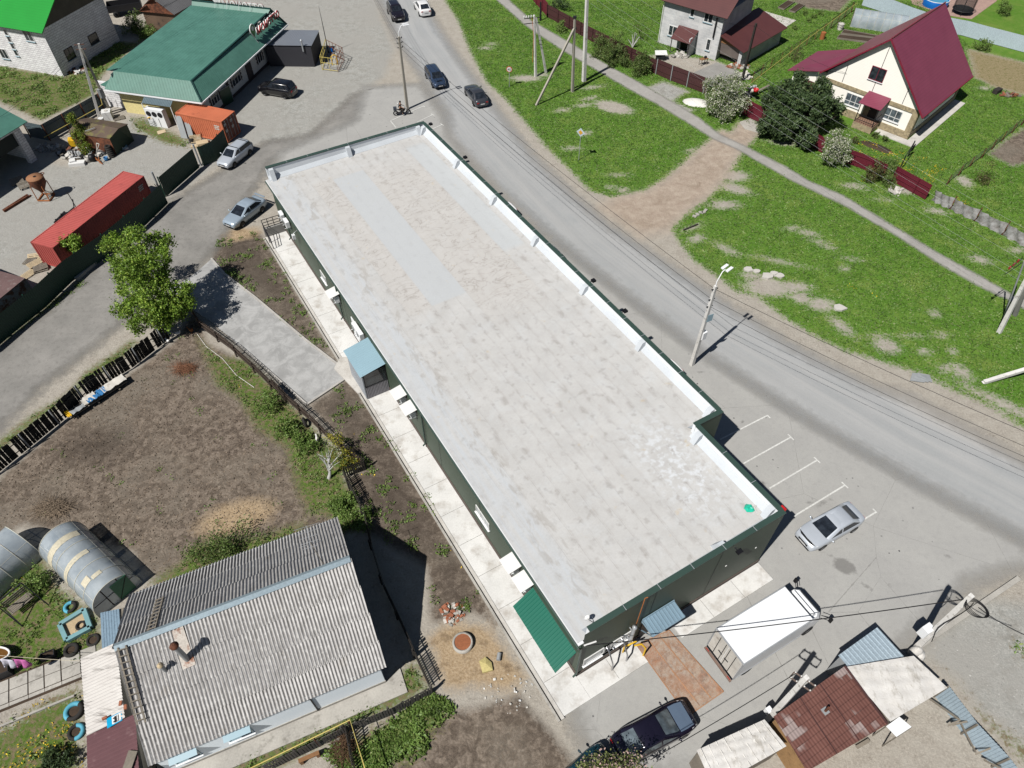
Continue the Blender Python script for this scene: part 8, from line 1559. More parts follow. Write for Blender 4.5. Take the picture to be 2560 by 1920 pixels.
# ------------------------------------------------------------------ poles and lamps
def arm_z(t,x,y,ts,sx,sy):   # height of a point seen at (x,y) whose shadow falls at (sx,sy)
    s=g(ts,sx,sy); best=(9e9,0); kz=math.cos(SUN_EL)/math.sin(SUN_EL)*.7071
    for z in np.arange(2,16,.05):
        p=g(t,x,y,z); d=(p.x+kz*z-s.x)**2+(p.y+kz*z-s.y)**2
        if d<best[0]: best=(d,z)
    return best[1]
def pole(name,label,t,bx,by,tx,ty,w0=.3,w1=.2,mat='pole_concrete',group='poles',cat='pole',z=None,tilt=True):
    b=g(t,bx,by); zz=z or zat(t,tx,ty,b); tp=g(t,tx,ty,zz) if tilt else V((b.x,b.y,zz))
    o=thing(name,label,cat,b,group); m=MB(); m.taper(b,tp,w0,w1,0,.55); m.build('shaft',MATS[mat],o); return o,b,tp
o,b1,t1=pole('street_lamp','concrete street lamp with twin white heads at the roadside by the shop','c1',1540,1345,1715,770,.3,.2,group='street lamps',cat='street lamp')
hz=arm_z('c1',1785,650,'c1',1938,1002); hd1=g('c1',1785,650,hz); print('lamp',t1,hd1)
def lamp(o,tp,hd):
    m=MB(); m.tube([tp-V((0,0,.8)),tp+V((0,0,.4)),tp.lerp(hd,.55)+V((0,0,.45)),hd],.035,7); m.build('arm',MATS['white_metal'],o)
    d=(hd-tp); d.z=0; d.normalize(); s_=V((-d.y,d.x,0))
    for k in (-.2,.2): m=MB(); m.obox(hd+s_*(k-.11)-d*.1-V((0,0,.05)),d*.65,s_*.22,(0,0,.09)); m.build('lamp_head',MATS['white_metal'],o)
lamp(o,t1,hd1)
def lerpz(b,t_,z): return b.lerp(t_,(z-b.z)/(t_.z-b.z))
m=MB(); p=lerpz(b1,t1,3.0); m.box(p+V((.25,.05,0)),(.4,.3,.75),.55); m.build('meter_box',MATS['white_metal'],o); m=MB(); p=lerpz(b1,t1,4.9); m.slab([p+V((.1,-.1,0)),p+V((.55,.1,0)),p+V((.55,.1,.7)),p+V((.1,-.1,.7))],.02); m.build('sign_plate',MATS['blue_pale'],o)
m=MB()
for z in (t1.z-.3,t1.z-1.3,t1.z-2): p=lerpz(b1,t1,z); m.beam(p-V((.25,.1,0)),p+V((.25,.1,0)),.06,.06)
m.build('bracket',MATS['dark_metal'],o)
o,b2,t2=pole('street_lamp','older concrete street lamp standing beside the motorcycle','b0',1218,795,1155,265,.3,.2,'pole_grey','street lamps','street lamp')
hd2=g('b0',1190,180,arm_z('b0',1190,180,'b0',1575,640)); lamp(o,t2,hd2); m=MB()
for z in (t2.z-.2,t2.z-.7,t2.z-1.2): p=lerpz(b2,t2,z); m.beam(p-V((.3,.1,0)),p+V((.3,.1,0)),.06,.06); m.lathe(p+V((.28,.1,.03)),[(.05,0),(.06,.08),(.02,.12)],8)
m.build('bracket',MATS['dark_metal'],o)
o,b3,t3=pole('utility_pole','white concrete pole with a cable coil beside the low kerb wall','d3',1410,800,1830,405,.34,.24,'pole_concrete','utility poles','utility pole')
m=MB(); p=lerpz(b3,t3,2.2); m.box(p+V((-.35,.1,0)),(.6,.45,.8),.5); m.build('switch_box',MATS['white_metal'],o)
m=MB(); c=g('d3',1860,505,t3.z-.5); 
for i in range(4): m.torus(c+V((.03*i,.02*i,.03*i)),.5+.03*i,.02,24,5,0,(.1*i,.2,1))
tag(m.build('cable_coil',MATS['black_cable']),'loose black cable coil hanging from the white concrete pole','cable')
m=MB(); m.tube([lerpz(b3,t3,f*t3.z)+V((.25*math.sin(f*9),-.22,0)) for f in np.linspace(.25,.95,9)],.025,5); m.build('cable',MATS['black_cable'],o)
o,b4,t4=pole('utility_pole','pale concrete pole with a crossarm between the tarpaulin and tiled sheds','d3',345,1310,630,1000,.32,.22,'pole_concrete','utility poles','utility pole')
m=MB(); a_=V((.78,-.62,0))
for z in (-.25,-1.0): m.beam(t4+V((0,0,z))-a_*.55,t4+V((0,0,z))+a_*.55,.06,.06)
m.beam(t4-a_*.55+V((0,0,-.25)),t4-a_*.55+V((0,0,-1)),.04,.04); m.beam(t4+a_*.55+V((0,0,-.25)),t4+a_*.55+V((0,0,-1)),.04,.04); ca=m.build('crossarm',mk('arm_brown',C(120,104,96),.8),o); m=MB()
for k in (-.5,-.2,.2,.5):
    for z in (-.25,-1.0): m.lathe(t4+a_*k+V((0,0,z+.04)),[(.03,0),(.045,.04),(.03,.08),(.015,.11)],8)
m.build('insulator',MATS['white_plain'],ca)
m=MB(); p=lerpz(b4,t4,1.0); m.box(p+V((-.25,.15,0)),(.3,.3,.45),.5); m.build('meter_box',MATS['white_metal'],o)
o,b5,t5=pole('utility_pole','pale concrete pole leg leaning out of the frame at the right edge','d1',2030,1110,2212,755,.32,.26,'pole_concrete','right edge pole group','utility pole',z=5.0); t5=b5+(t5-b5)*1.9
o5=o; m=MB(); m.taper(b5+(t5-b5)*.52,t5,.26,.2,0,.55); m.build('shaft_top',MATS['pole_concrete'],o)
o,b6,t6=pole('utility_pole','grey concrete pole leg behind the pale leg at the right edge','d1',2145,985,2260,690,.3,.25,'concrete_grey','right edge pole group','utility pole',z=5.0)
m=MB(); b=g('d1',2062,1005); tp=g('d1',2215,590,6.2); m.tube([b,tp],.07,8); o=thing('steel_pipe_post','slim grey steel post with red and white insulators at the right edge','post',b); m.build('tube',MATS['galv_dull'],o)
m=MB(); k0=g('d1',2100,650,6.0); m.beam(k0,g('d1',2200,570,6.2),.06,.06); m.beam(k0-V((0,0,.5)),g('d1',2200,600,5.8),.05,.05); m.build('crossarm',MATS['dark_metal'],o); m=MB()
for f in (0,.3,.6): p=k0.lerp(g('d1',2200,570,6.2),f); m.lathe(p,[(.05,.02),(.09,.1),(.06,.22),(.09,.26),(.03,.35)],8)
m.build('insulator',mk('insul_red',C(170,60,60),.4,col2=C(90,130,130)),o)
m=MB(); b=g('d1',1915,1478); e=g('d1',2330,1345,1.4); m.taper(b+V((0,0,.1)),e,.28,.28,0,.2); m.beam(b+V((0,0,.12)),e,.28,.28); tag(m.build('pole_brace',MATS['pole_concrete']),'pale concrete strut lying low over the grass at the right edge','strut')
o,b7,t7=pole('utility_pole','tall white concrete pole next to the footpath rising out of the frame','c0',755,592,778,0,.42,.3,'pole_concrete','utility poles by the footpath','utility pole'); t7x=b7+(t7-b7)*1.15
m=MB(); m.taper(t7,t7x,.3,.27,0,.55); m.build('shaft_top',MATS['pole_concrete'],o)
o,b8,t8=pole('utility_pole','grey concrete pole with a strut in the middle of the verge','c0',672,668,690,125,.3,.2,'pole_grey','utility poles by the footpath','utility pole')
m=MB(); st_=g('c0',408,768); p=lerpz(b8,t8,t8.z-1.2); m.beam(st_,p,.22,.22); m.build('strut',MATS['pole_grey'],o); m=MB(); m.beam(p-V((.3,0,0)),p+V((.3,0,0)),.1,.1); m.box(t8-V((0,0,.1)),(.4,.3,.2)); m.build('bracket',MATS['dark_metal'],o)
o,b9,t9=pole('utility_pole','white concrete pole pair with white insulators left of the strutted pole','c0',405,557,395,110,.28,.18,'pole_concrete','utility poles by the footpath','utility pole')
m=MB(); m.taper(g('c0',480,530),lerpz(b9,t9,t9.z-.3)+V((.2,.1,0)),.26,.2,0,.4); m.build('second_leg',MATS['pole_concrete'],o); m=MB(); tt=t9-V((0,0,.3))
for z in (0,-.6): m.beam(tt+V((-1.2,-.3,z)),tt+V((.7,.2,z)),.07,.07)
m.build('crossarm',MATS['dark_metal'],o); m=MB()
for k in range(5): m.lathe(tt+V((-1.2+.28*k,-.3+.08*k,.05)),[(.05,0),(.1,.05),(.06,.12),(.1,.18),(.03,.3)],8)
m.build('insulator',MATS['white_plain'],o); m=MB(); m.tube([lerpz(b9,t9,t9.z*f)+V((-.25-.1*math.sin(f*7),-.1,0)) for f in np.linspace(.25,.97,8)],.025,5); m.build('orange_cable',MATS['orange'],o)
m=MB(); m.torus(lerpz(b9,t9,4.2)+V((.75,.1,0)),.33,.025,20,5,0,(.2,1,.2)); m.build('cable_coil',MATS['black_cable'],o)
o,b10,t10=pole('wooden_pole','leaning dark wooden pole beside the half open garage','c0',1905,590,2010,170,.26,.2,'wood_dark',None,'utility pole'); m=MB(); m.beam(t10-V((.25,0,.3)),t10+V((.25,0,-.3)),.06,.06); m.build('bracket',MATS['dark_metal'],o)
o,b11,t11=pole('utility_pole','pale pole of the leaning pair in front of the white block house','a0',725,862,572,318,.3,.2,'pole_concrete',None,'utility pole')
m=MB(); m.taper(g('a0',805,815),lerpz(b11,t11,t11.z-.5)+V((.15,0,0)),.28,.2,0,.4); m.build('strut',MATS['pole_grey'],o); m=MB(); p=g('a0',805,815); m.box(lerpz(p,t11,2.0)+V((.05,-.2,0)),(.55,.4,1.0),.2); m.build('switch_box',MATS['galv_dull'],o)
m=MB(); m.beam(t11-V((.5,.1,.1)),t11+V((.5,.1,-.1)),.06,.06); m.beam(t11-V((.5,.1,.6)),t11+V((.5,.1,-.6)),.06,.06); m.build('crossarm',MATS['rust'],o)
o,b12,t12=pole('metal_post','short dark steel post at the start of the brown fence','c0',440,150,442,15,.2,.16,'dark_metal',None,'post')
# ------------------------------------------------------------------ road signs
def sign_post(label,t,bx,by,hx,hy):
    b=g(t,bx,by); z=zat(t,hx,hy,b); o=thing('road_sign',label,'road sign',b,'road signs on the verge'); m=MB(); m.cyl(b,.035,z+.2,8); m.build('post',MATS['galv'],o); return o,b,V((b.x,b.y,z))
fdir=V((-.15,-.96,.0)).normalized()
o,b,c=sign_post('round white speed limit 40 sign with a red rim on the verge','b0',1960,632,1958,503); c+=fdir*.06
m=MB(); m.disc(c,.36,28,0,fdir); m.lathe(c-fdir*.02,[(.36,0),(.36,.02)],28,0,fdir); m.build('red_rim',MATS['red'],o); m=MB(); m.disc(c+fdir*.012,.285,28,0,fdir); m.build('white_face',MATS['white_plain'],o)
sx=V((-fdir.y,fdir.x,0)); upv=V((0,0,1)); M=Matrix(((sx.x,0,fdir.x,c.x+fdir.x*.02),(sx.y,0,fdir.y,c.y+fdir.y*.02),(0,1,0,c.z-.15),(0,0,0,1))); textmesh('lettering','40',.42,MATS['black_plastic'],o,M,.004,'CENTER')
o,b,c=sign_post('white and yellow diamond main road sign on a thin post','c0',718,1165,735,962); fd=V((-.5,-.86,0)); c+=fd*.06; sx=V((-fd.y,fd.x,0))
m=MB(); m.add([c+sx*a*.5+upv*b_*.5+fd*z for z in (0,-.02) for a,b_ in ((0,1),(-1,0),(0,-1),(1,0))],[(0,1,2,3),(7,6,5,4),(0,4,5,1),(1,5,6,2),(2,6,7,3),(3,7,4,0)]); m.build('white_diamond',mk('sign_white',C(206,222,232),.5),o); m=MB(); m.add([c+sx*a*.27+upv*b_*.27+fd*.012 for a,b_ in ((0,1),(-1,0),(0,-1),(1,0))],[(0,1,2,3)]); m.build('yellow_diamond',mk('sign_yellow',C(232,176,60),.5),o)
# ------------------------------------------------------------------ overhead wires
cab=MATS['black_cable']; P_=lambda b,t_,z: lerpz(b,t_,z); GW='overhead wires along the road'
D12=(b1-b2); b0_=b1+V((D12.x*.55+9,D12.y*.55+2,0)); far=b2-D12.normalized()*46+V((-4,6,0))
for k,(z2,z1,r,l) in enumerate(((t2.z-.2,t1.z-.3,.016,'uppermost wire between the two street lamps'),(t2.z-.7,t1.z-1.3,.014,'middle wire between the two street lamps'),(t2.z-1.2,t1.z-2.0,.014,'lowest wire between the two street lamps'))):
    wire('overhead_wire',l,P_(b2,t2,z2),P_(b1,t1,z1),.5+.15*k,r,cab,GW)
    wire('overhead_wire',['upper','middle','lower'][k]+' wire leaving the twin headed lamp toward the lower right',P_(b1,t1,z1),V((b1.x+27,b1.y-20,z1)),.6+.1*k,r,cab,GW)
    wire('overhead_wire',['upper','middle','lower'][k]+' wire leaving the older lamp up the road',P_(b2,t2,z2),V((b2.x-14,b2.y+42,z2)),.6,r,cab,GW)
wall_pt=WS.p(WS.at('c3',800,628,.2)[0],5.2,.2); wire('service_cable','thick black cable from the shop corner over the truck to the white pole',wall_pt,g('d3',1770,432,t3.z-.25),.35,.028,cab,None); wire('service_cable','black cable from the white pole to the lower right edge',g('d3',1880,490,t3.z-.4),g('d3',2400,760,t3.z),.3,.026,cab,None)
m=MB(); m.cyl(wall_pt-V((.1,0,.0)),.05,.7,8,0,(.9,.3,0)); tag(m.build('cable_anchor',MATS['white_plain']),'white cable anchor on the green end wall','anchor')
wire('service_cable','black cable from the crossarm pole over the dark saloon',g('d3',560,965,t4.z-.3),g('c3',1240,1600,5.2),.3,.02,cab,None)
GR='wires above the footpath verge'; mkw=mk('wire_alu',C(186,190,190),.5,metal=.0,var=.05)
ends=[('d1',2212,340,7.6),('d1',2212,490,7.3),('d1',2212,585,7.0),('d1',2212,690,6.7),('d1',2212,745,6.4)]
for k,(st,en) in enumerate(zip((('c0',1080,-60,8.8),('c0',960,-60,8.6),('c0',860,-40,8.4),('c0',850,0,8.0),('c0',800,20,7.8)),ends)): wire('overhead_wire',['first','second','third','fourth','fifth'][k]+' silver wire counted from the houses above the footpath',g(st[0],st[1],st[2],st[3]),g(en[0],en[1]+60,en[2]+42,en[3]),.5,.006,mkw,GR)
wire('overhead_wire','thin dark wire from the leaning wooden pole to the grey block house',t10-V((0,0,.3)),WGf.p(2.6,5.0,.1),.3,.012,cab,GR); wire('overhead_wire','thin dark wire from the leaning wooden pole to the plum roofed house',t10-V((0,0,.3)),WF.p(9.0,4.6,.1),.5,.012,cab,GR)
for k in range(2): wire('overhead_wire',['upper','lower'][k]+' wire from the pole pair down to the block garage',t11-V((.3,0,.1+.5*k)),g('a0',60-60*k,790+60*k,5.0),.4,.014,cab,'wires at the left pole pair')
for k in range(2): wire('overhead_wire',['left','right'][k]+' wire from the pole pair over the cafe roof',t11-V((-.3,0,.1+.5*k)),F(7+k,LC+8,8.5),.5,.012,cab,'wires at the left pole pair')
# ------------------------------------------------------------------ trees
mk('bark',C(112,98,82),.95,var=.5,fine=.4); mk('bark_dark',C(74,62,52),.95,var=.4,fine=.3); mk('bark_white',C(200,200,196),.9,var=.4,fine=.3)
LG=leafmat('leaf_maple',(.10,.18,.02,1),(.17,.27,.035,1),(.24,.32,.05,1),.8); LP=leafmat('leaf_pine',(.025,.046,.018,1),(.055,.088,.03,1),(.09,.125,.045,1),.9,.1); LB=leafmat('leaf_bush',(.06,.1,.024,1),(.11,.165,.04,1),(.15,.16,.06,1),.85)
LF=leafmat('leaf_blossom',(.07,.12,.025,1),(.13,.18,.05,1),(.42,.42,.34,1),.5); LY=leafmat('leaf_birch',(.07,.12,.012,1),(.15,.2,.025,1),(.19,.19,.03,1),.85); LA=leafmat('leaf_apple',(.09,.12,.035,1),(.17,.19,.06,1),(.42,.3,.27,1),.72); LD=leafmat('leaf_weed',(.08,.14,.026,1),(.14,.215,.05,1),(.18,.22,.07,1),.85); LR=leafmat('leaf_red',(.07,.05,.03,1),(.11,.1,.035,1),(.09,.13,.03,1),.6); LQ_=leafmat('leaf_yellow',(.2,.19,.02,1),(.32,.27,.03,1),(.14,.19,.03,1),.7)
def ragged(blobs,k,f=.45):
    out=[]
    for c,r in blobs:
        r0=r if not isinstance(r,tuple) else r[0]; out.append((c,r0*.8))
        for i in range(k):
            d=NRG.normal(size=3); d/=np.linalg.norm(d); out.append((V(c)+V(d)*r0*(.75+.35*NRG.random()),r0*f*(.5+.7*NRG.random())))
    return out
def tree(name,label,base,blobs,lm,per=60,size=.14,clump=.2,cl=26,trunk=.16,bark='bark',group=None,cat='tree',shell=.5,nl=9,up_=.3,lean=None,aspect=1.5,part=('crown','trunk'),rag=0):
    o=thing(name,label,cat,base,group); base=V(base); cc=sum((V(c)*(r if not isinstance(r,tuple) else r[0]) for c,r in blobs),V())/sum((r if not isinstance(r,tuple) else r[0]) for c,r in blobs)
    if trunk:
        m=MB(); h=cc.z-base.z; k1=base.lerp(cc,.35)+V((.08,.05,0)); m.tube([base-V((0,0,.05)),base.lerp(k1,.5)+V((.05,-.04,0)),k1,cc],[trunk*1.25,trunk,trunk*.8,trunk*.35],8)
        lr_=random.Random(len(label)); lst=list(blobs)*(1+nl//max(1,len(blobs)))
        for i in range(nl):
            c,r=lst[i]; rr=r if not isinstance(r,tuple) else r[0]; e=V(c)+V((lr_.uniform(-.6,.6)*rr,lr_.uniform(-.6,.6)*rr,lr_.uniform(-.2,.5)*rr)); s_=base.lerp(cc,lr_.uniform(.3,.75)); md=s_.lerp(e,.5)+V((0,0,.15*rr)); m.tube([s_,md,e],[trunk*.42,trunk*.25,trunk*.08],5,0,False)
        m.build(part[1],MATS[bark],o)
    P=blob_pts(ragged(blobs,rag) if rag else blobs,per,clump,cl,shell); P=P[P[:,2]>base.z+.03]; leafmesh(part[0],P,size,lm,o,up_,aspect); return o
def bl(t,lst): return [(g(t,x,y,z),r) for x,y,z,r in lst]
tree('maple_tree','big loose light green maple at the corner of the black fence and the lane',g('a1',1330,1000),bl('a1',[(830,470,5.6,1.0),(1000,480,6.2,1.25),(1150,470,5.6,1.15),(900,620,5.4,1.2),(1060,620,6.0,1.5),(1180,600,5.0,1.1),(960,760,4.6,1.3),(1090,800,4.6,1.5),(1290,810,3.8,1.15),(940,910,3.4,1.1),(1080,950,3.2,1.3),(1230,930,3.0,1.3),(1340,900,2.8,.9),(1010,1040,2.2,.9),(1180,1020,2.3,.9)]),LG,44,.105,.15,30,.2,shell=.3,nl=30,rag=5)
tree('birch_tree','slim yellow green young birch growing out of the junk pile',g('a0',625,1115),bl('a0',[(610,1080,.8,.8),(590,1010,1.5,.8),(575,960,2.2,.7),(555,910,2.8,.55),(535,870,3.4,.4),(520,845,3.8,.22)]),LY,70,.09,.14,18,.07,shell=.3,nl=14,rag=3)
tree('pine_tree','dark spreading pine in front of the plum roofed house',g('d0',640,1090),bl('d0',[(430,700,3.2,1.5),(580,640,3.6,1.5),(740,700,3.4,1.5),(560,760,3.9,1.6),(420,840,2.6,1.5),(700,820,2.8,1.6),(800,820,2.2,1.2),(560,900,2.4,1.4),(360,900,1.6,1.1),(440,950,1.4,1.0),(640,1000,1.5,1.0),(570,570,4.6,.5)]),LP,52,.11,.15,26,.22,'bark_dark',shell=.35,up_=.9,aspect=3.4,rag=7,nl=22)
tree('flowering_tree','round whitish flowering tree standing before the maroon gate',g('c0',1770,800),bl('c0',[(1700,640,2.4,1.15),(1800,600,2.9,1.2),(1880,650,2.5,1.1),(1760,690,2.6,1.3),(1860,740,1.9,1.2),(1730,770,1.6,1.0),(1800,820,1.0,1.0)]),LF,60,.09,.13,22,.16,group='flowering trees',shell=.35,rag=6,nl=16)
tree('flowering_tree','low white blossoming tree between the pine and the shrubs by the maroon fence',g('d0',840,1180),bl('d0',[(860,990,2.5,.9),(800,1060,2.1,.9),(900,1070,2.0,.95),(790,1130,1.4,.8),(880,1150,1.1,.8)]),LF,62,.09,.12,22,.13,group='flowering trees',shell=.35,rag=6,nl=14)
tree('white_trunk_tree','bare whitewashed forked tree stump behind the brown fence',g('c0',1110,345),bl('c0',[(1110,300,1.2,.4)]),LB,6,.06,.1,4,.0)
m=MB(); b=g('c0',1110,345)
for dx,dy,h in ((-.7,.1,1.0),(-.2,.2,1.6),(.35,.1,1.8),(.75,0,1.4),(.5,-.3,1.0),(.1,-.1,2.0)): m.tube([b,b+V((dx*.4,dy*.4,h*.5)),b+V((dx,dy,h))],[.09,.07,.04],6)
m.build('trunk',MATS['bark_white'],[x for x in bpy.data.objects if x.name.startswith('white_trunk_tree')][0])
def bush(label,t,lst,lm=None,per=62,size=.085,clump=.12,cl=20,group='bushes along the fences',base=None,name='bush',cat='bush',shell=.55): 
    bb=bl(t,lst); c=bb[-1][0]; return tree(name,label,base or V((c.x,c.y,0)),bb,lm or LB,per,size,clump,cl,.05,'bark_dark',group,cat,shell*.75,8,part=('foliage','stem'),rag=3)
bush('large round dark bush leftmost before the brown sheet fence','c0',[(880,300,1.5,1.2),(860,350,1.0,1.2),(920,400,.8,1.0),(880,390,.5,.9)]); bush('largest round dark bush just left of the whitewashed tree','c0',[(980,320,1.7,1.3),(1010,380,1.3,1.2),(960,400,.9,1.2),(960,440,.5,1.0)]); bush('small dark bush squeezed between the two bigger round bushes','c0',[(1050,430,.9,.7),(1050,460,.4,.7)]); bush('round dark bush right of the whitewashed tree before the brown gate','c0',[(1180,440,1.4,1.15),(1130,480,1.0,.9),(1210,490,.9,1.0),(1160,520,.5,.9)])
bush('small light bush in front of the brown fence near the footpath','c0',[(585,200,.6,.7),(585,215,.3,.6)],LD); bush('reddish shrub rightmost before the gap in the maroon fence','d0',[(1130,1230,1.0,1.0),(1100,1280,.6,.9),(1150,1290,.3,.7)],LR); bush('green shrub pressed against the last maroon fence','d0',[(1230,1200,1.0,.9),(1250,1260,.7,.8),(1230,1330,.4,.8)])
for x,y,l,lm in ((1135,982,'left round clipped shrub by the porch pavement',LB),(1205,1008,'right round clipped shrub by the porch pavement',LB),(988,1024,'reddish round clipped shrub left of the oval bed',LR)): bush(l,'d0',[(x,y,.35,.36),(x,y+6,.2,.36)],lm,160,.06,.05,18,'clipped shrubs on the front lawn')
for x,y,l in ((620,95,'leftmost young bush in the vegetable row'),(685,120,'second young bush in the vegetable row'),(735,95,'third young bush in the vegetable row'),(645,150,'lowest young bush in the vegetable row'),(550,200,'young bush by the white slab behind the garage')): bush(l,'d0',[(x,y,.25,.35),(x,y+4,.15,.3)],LD,120,.07,.06,16,'young bushes in the vegetable plot')
bush('thin twiggy bush by the mesh fence behind the garage','d0',[(560,350,1.2,.9),(545,410,.6,.8)],LR,24,.07,.2,14); bush('bare twiggy tree on the lawn behind the brown fence','c0',[(1150,200,1.6,1.2),(1170,240,.8,1.0)],LR,14,.07,.25,10); bush('leafy shrub before the white blue back fence','d0',[(1900,320,.8,.8),(1940,350,.4,.7)],LD); bush('round green shrub on the far right lawn','d0',[(2070,70,.7,1.0),(2075,85,.4,.9)],LD)
bush('dark shrub at the corner of the vegetable plot near the straw lawn','d0',[(1950,1290,.5,1.1),(1900,1310,.3,.8)],LR,26,.08,.2,16); bush('dark shrub under the red fence at the top edge','c0',[(600,10,1.2,1.0),(560,20,.8,.8)],LP,60); bush('scraggly shrub beside the old wooden house','a0',[(960,150,1.6,1.3),(1030,190,1.2,1.2),(930,200,1.0,1.0),(1000,220,.5,1.0)],LB,50); bush('light green shrub at the far corner of the cafe','a0',[(1100,215,1.0,.9),(1080,250,.5,.9)],LD); bush('young sapling behind the dark green fence by the red container','a1',[(550,440,2.4,.45),(560,480,2.0,.5),(470,460,2.2,.35),(520,500,1.5,.3)],LG,50,.12,.14,14)
bush('dark bush nearest the sloping drive in the garden','a2',[(1950,290,.6,.85),(1940,340,.4,.9)],LD,45,.08,.16); bush('bright green bush between the tyre and the dug soil','a2',[(2100,480,.6,.75),(2090,520,.35,.75)],LD,80); bush('bright green bush under the bare whitewashed garden tree','b2',[(470,590,.6,.8),(460,640,.4,.8)],LD,70); bush('yellow blooming shrub at the corner of the brown picket fence','b2',[(700,600,1.3,.7),(740,690,1.0,.7),(790,750,.7,.6)],LQ_,60,.07,.12,18); bush('low green bush by the jog of the old picket fence','b2',[(740,1020,.6,.9),(770,1060,.4,.8),(720,1080,.3,.7)],LD,70); bush('green bush at the upper corner of the slate roof','b2',[(850,1150,.5,.9),(800,1180,.3,.8)],LD,60)
bush('scrubby bush along the far eave of the slate roof','a2',[(1500,1400,.7,1.1),(1620,1350,.8,1.1),(1740,1310,.6,1.0),(1600,1390,.4,.9)],LB,34,.08,.22,18); bush('dwarf dense evergreen in the dandelion plot','a3',[(390,1610,.5,.75),(395,1625,.3,.75)],LP,170,.06,.05,20); bush('straggly bush between the two greenhouses and the swing','a3',[(260,290,.6,.9),(230,320,.35,.8)],LD,55)
t_=tree('apple_tree','small bare whitewashed garden tree with sparse leaves by the yellow shrub',g('b2',645,860),bl('b2',[(600,700,2.0,.9),(700,720,2.0,.8),(640,660,2.3,.8)]),LB,22,.06,.2,10,.12,'bark_white',None,'tree',.3,16)
tree('apple_tree','pinkish blossoming tree overlapping the dark saloon at the bottom edge',g('c3',980,1780),bl('c3',[(830,1640,3.2,.75),(960,1650,3.4,.8),(1080,1620,3.4,.6),(1020,1700,3.2,.8),(880,1720,3.0,.8),(1160,1660,3.0,.5),(780,1690,2.8,.6)]),LA,55,.075,.13,16,.1,'bark_dark',None,'tree',.3,18)
# ------------------------------------------------------------------ ground cover that nobody could count
def inside(poly_list,nmax,margin,excl=(),rng=NRG):
    A=np.concatenate(poly_list); lo,hi=A.min(0),A.max(0); lo=np.maximum(lo,[-75,6]); hi=np.minimum(hi,[80,112]); P=lo+rng.random((nmax,2))*(hi-lo); s=union(P,poly_list)
    for e in excl: s=np.minimum(s,-sd(P,e))
    return P,s
def scatter(name,P,z,size,mat,label=None,up_=.6,aspect=2.2):
    ob=leafmesh(name,np.column_stack([P,z]),size,mat,None,up_,aspect,ofs=(0,0,0)); ob['kind']='stuff'; return tag(ob,label,name)
HPV=np.array([H(*q)[:2] for q in ((16,-1.4),(-1.5,-1.4),(-1.5,13.5),(16,13.5))]); GB=leafmat('grass_blade',(.055,.12,.016,1),(.10,.18,.032,1),(.16,.2,.07,1),.85,.2)
P,s=inside([VERGE],330000,0,(TRACK,TRACK2,DRIVE_G,YARD_GH,BED1,STRAW,BED2,PATHP,HPV))
for b in BARE: s=np.minimum(s,-ell(P,*b))
q=s+ (NRG.random(len(P))-.5)*.8; d=np.hypot(P[:,0],P[:,1]); kp=(q>.15)&(P[:,0]<62); P=P[kp]
P=np.repeat(P,2,0)+NRG.normal(size=(len(P)*2,2))*.07; scatter('grass',P,.015+NRG.random(len(P))*.03,.075,GB,'short green grass of the verges and lawns',1.6,2.6)
def weeds(name,polys,n_,thr,size,hgt,mat,per,label,sp=.14,excl=()):
    P,s=inside(polys,n_,0,excl); h=np.sin(P[:,0]*1.7+2*np.sin(P[:,1]*.9))+np.sin(P[:,1]*2.1+1.5*np.sin(P[:,0]*1.3))+NRG.normal(size=len(P))*.7; kp=(s>.15)&(h>thr); P=P[kp]; k=len(P); P=np.repeat(P,per,0)+NRG.normal(size=(k*per,2))*sp
    return scatter(name,P,.03+NRG.random(len(P))*hgt,size,mat,label)
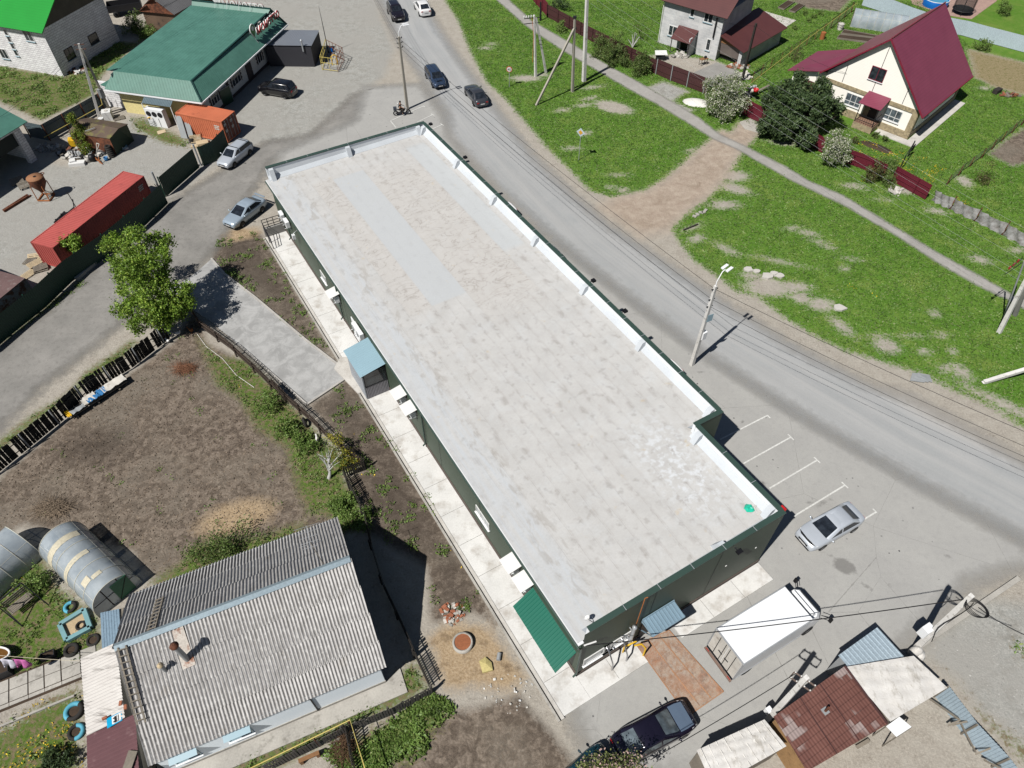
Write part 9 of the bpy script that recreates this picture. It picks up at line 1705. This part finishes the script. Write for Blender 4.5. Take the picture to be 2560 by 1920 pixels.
weeds('weeds',[ISLAND,STRIPS],6500,.5,.075,.14,LD,16,'low weeds sprouting on the soil strips beside the walkway'); weeds('weeds',[GARDG,HOUSEG,STRIPD,STRIPC,STRIPA,YARDL],20000,.2,.065,.08,LD,9,'rough garden grass and weeds on the left side',.12); weeds('weeds',[BOTG],2600,.4,.1,.2,LD,22,'leafy weeds behind the old fence at the bottom',.16); weeds('weeds',[FLOW,BRG,BRG2,YARDG,STRIPB],7000,.2,.1,.12,LD,9,'sparse weeds in the dandelion plot and by the sheds'); weeds('weeds',[MEADOW],9000,.5,.1,.14,LD,9,'rough meadow growth behind the grey sheet fence',.2); weeds('weeds',[GARDEN],2200,1.9,.07,.07,LD,8,'single weeds on the dug garden')
DY=leafmat('dandelion',(.5,.34,.01,1),(.6,.42,.02,1),None,.9,.1)
def flowers(polys,n_,thr,label): return weeds('flowers',polys,n_,thr,.055,.1,DY,3,label,.14)
flowers([FLOW],900,.4,'yellow dandelions in the plot beside the lean-to'); flowers([pl('d0',[(960,1000),(1250,1050),(1420,1120),(1700,1250),(1500,1400),(1300,1250),(1000,1120)]),pl('d1',[(1600,80),(1800,150),(1990,230),(1850,260),(1700,190)])],1500,.2,'yellow dandelions on the front lawn'); flowers([STRIPC,STRIPS,GARDG,YARDL],2600,2.0,'scattered dandelions along the fences'); flowers([pl('d1',[(850,680),(1000,780),(1300,900),(1500,1000),(1250,900),(1000,860),(880,760)]),pl('d1',[(600,940),(700,1000),(1100,1180),(1300,1290),(1000,1200)]),pl('d0',[(800,1180),(1020,1300),(1100,1350),(950,1330)])],900,.3,'scattered dandelions in the verge')
n=NM('pebble_mat',.95,0,.1); n.col(n.mix(nd(n.t,'NewGeometry').outputs['Random Per Island'],C(146,145,140),C(206,204,199)))
P,s=inside([LOT,BRGRAV],45000,0); kp=(s+(NRG.random(len(P))-.5)*1.5>.2)&(P[:,1]<96); P=P[kp]; scatter('gravel',P,.012+0*P[:,0],.075,n.m,'loose gravel stones on the yards',3,1.2)
P,s=inside([GARDEN],14000,0); kp=s>.4; P=P[kp]; n=NM('clod_mat',.95,0,.05); n.col(n.mix(nd(n.t,'NewGeometry').outputs['Random Per Island'],C(96,84,74),C(156,140,122))); scatter('soil_clods',P,.015+0*P[:,0],.07,n.m,'clods and dry stalks on the dug garden',1.2,2.0)
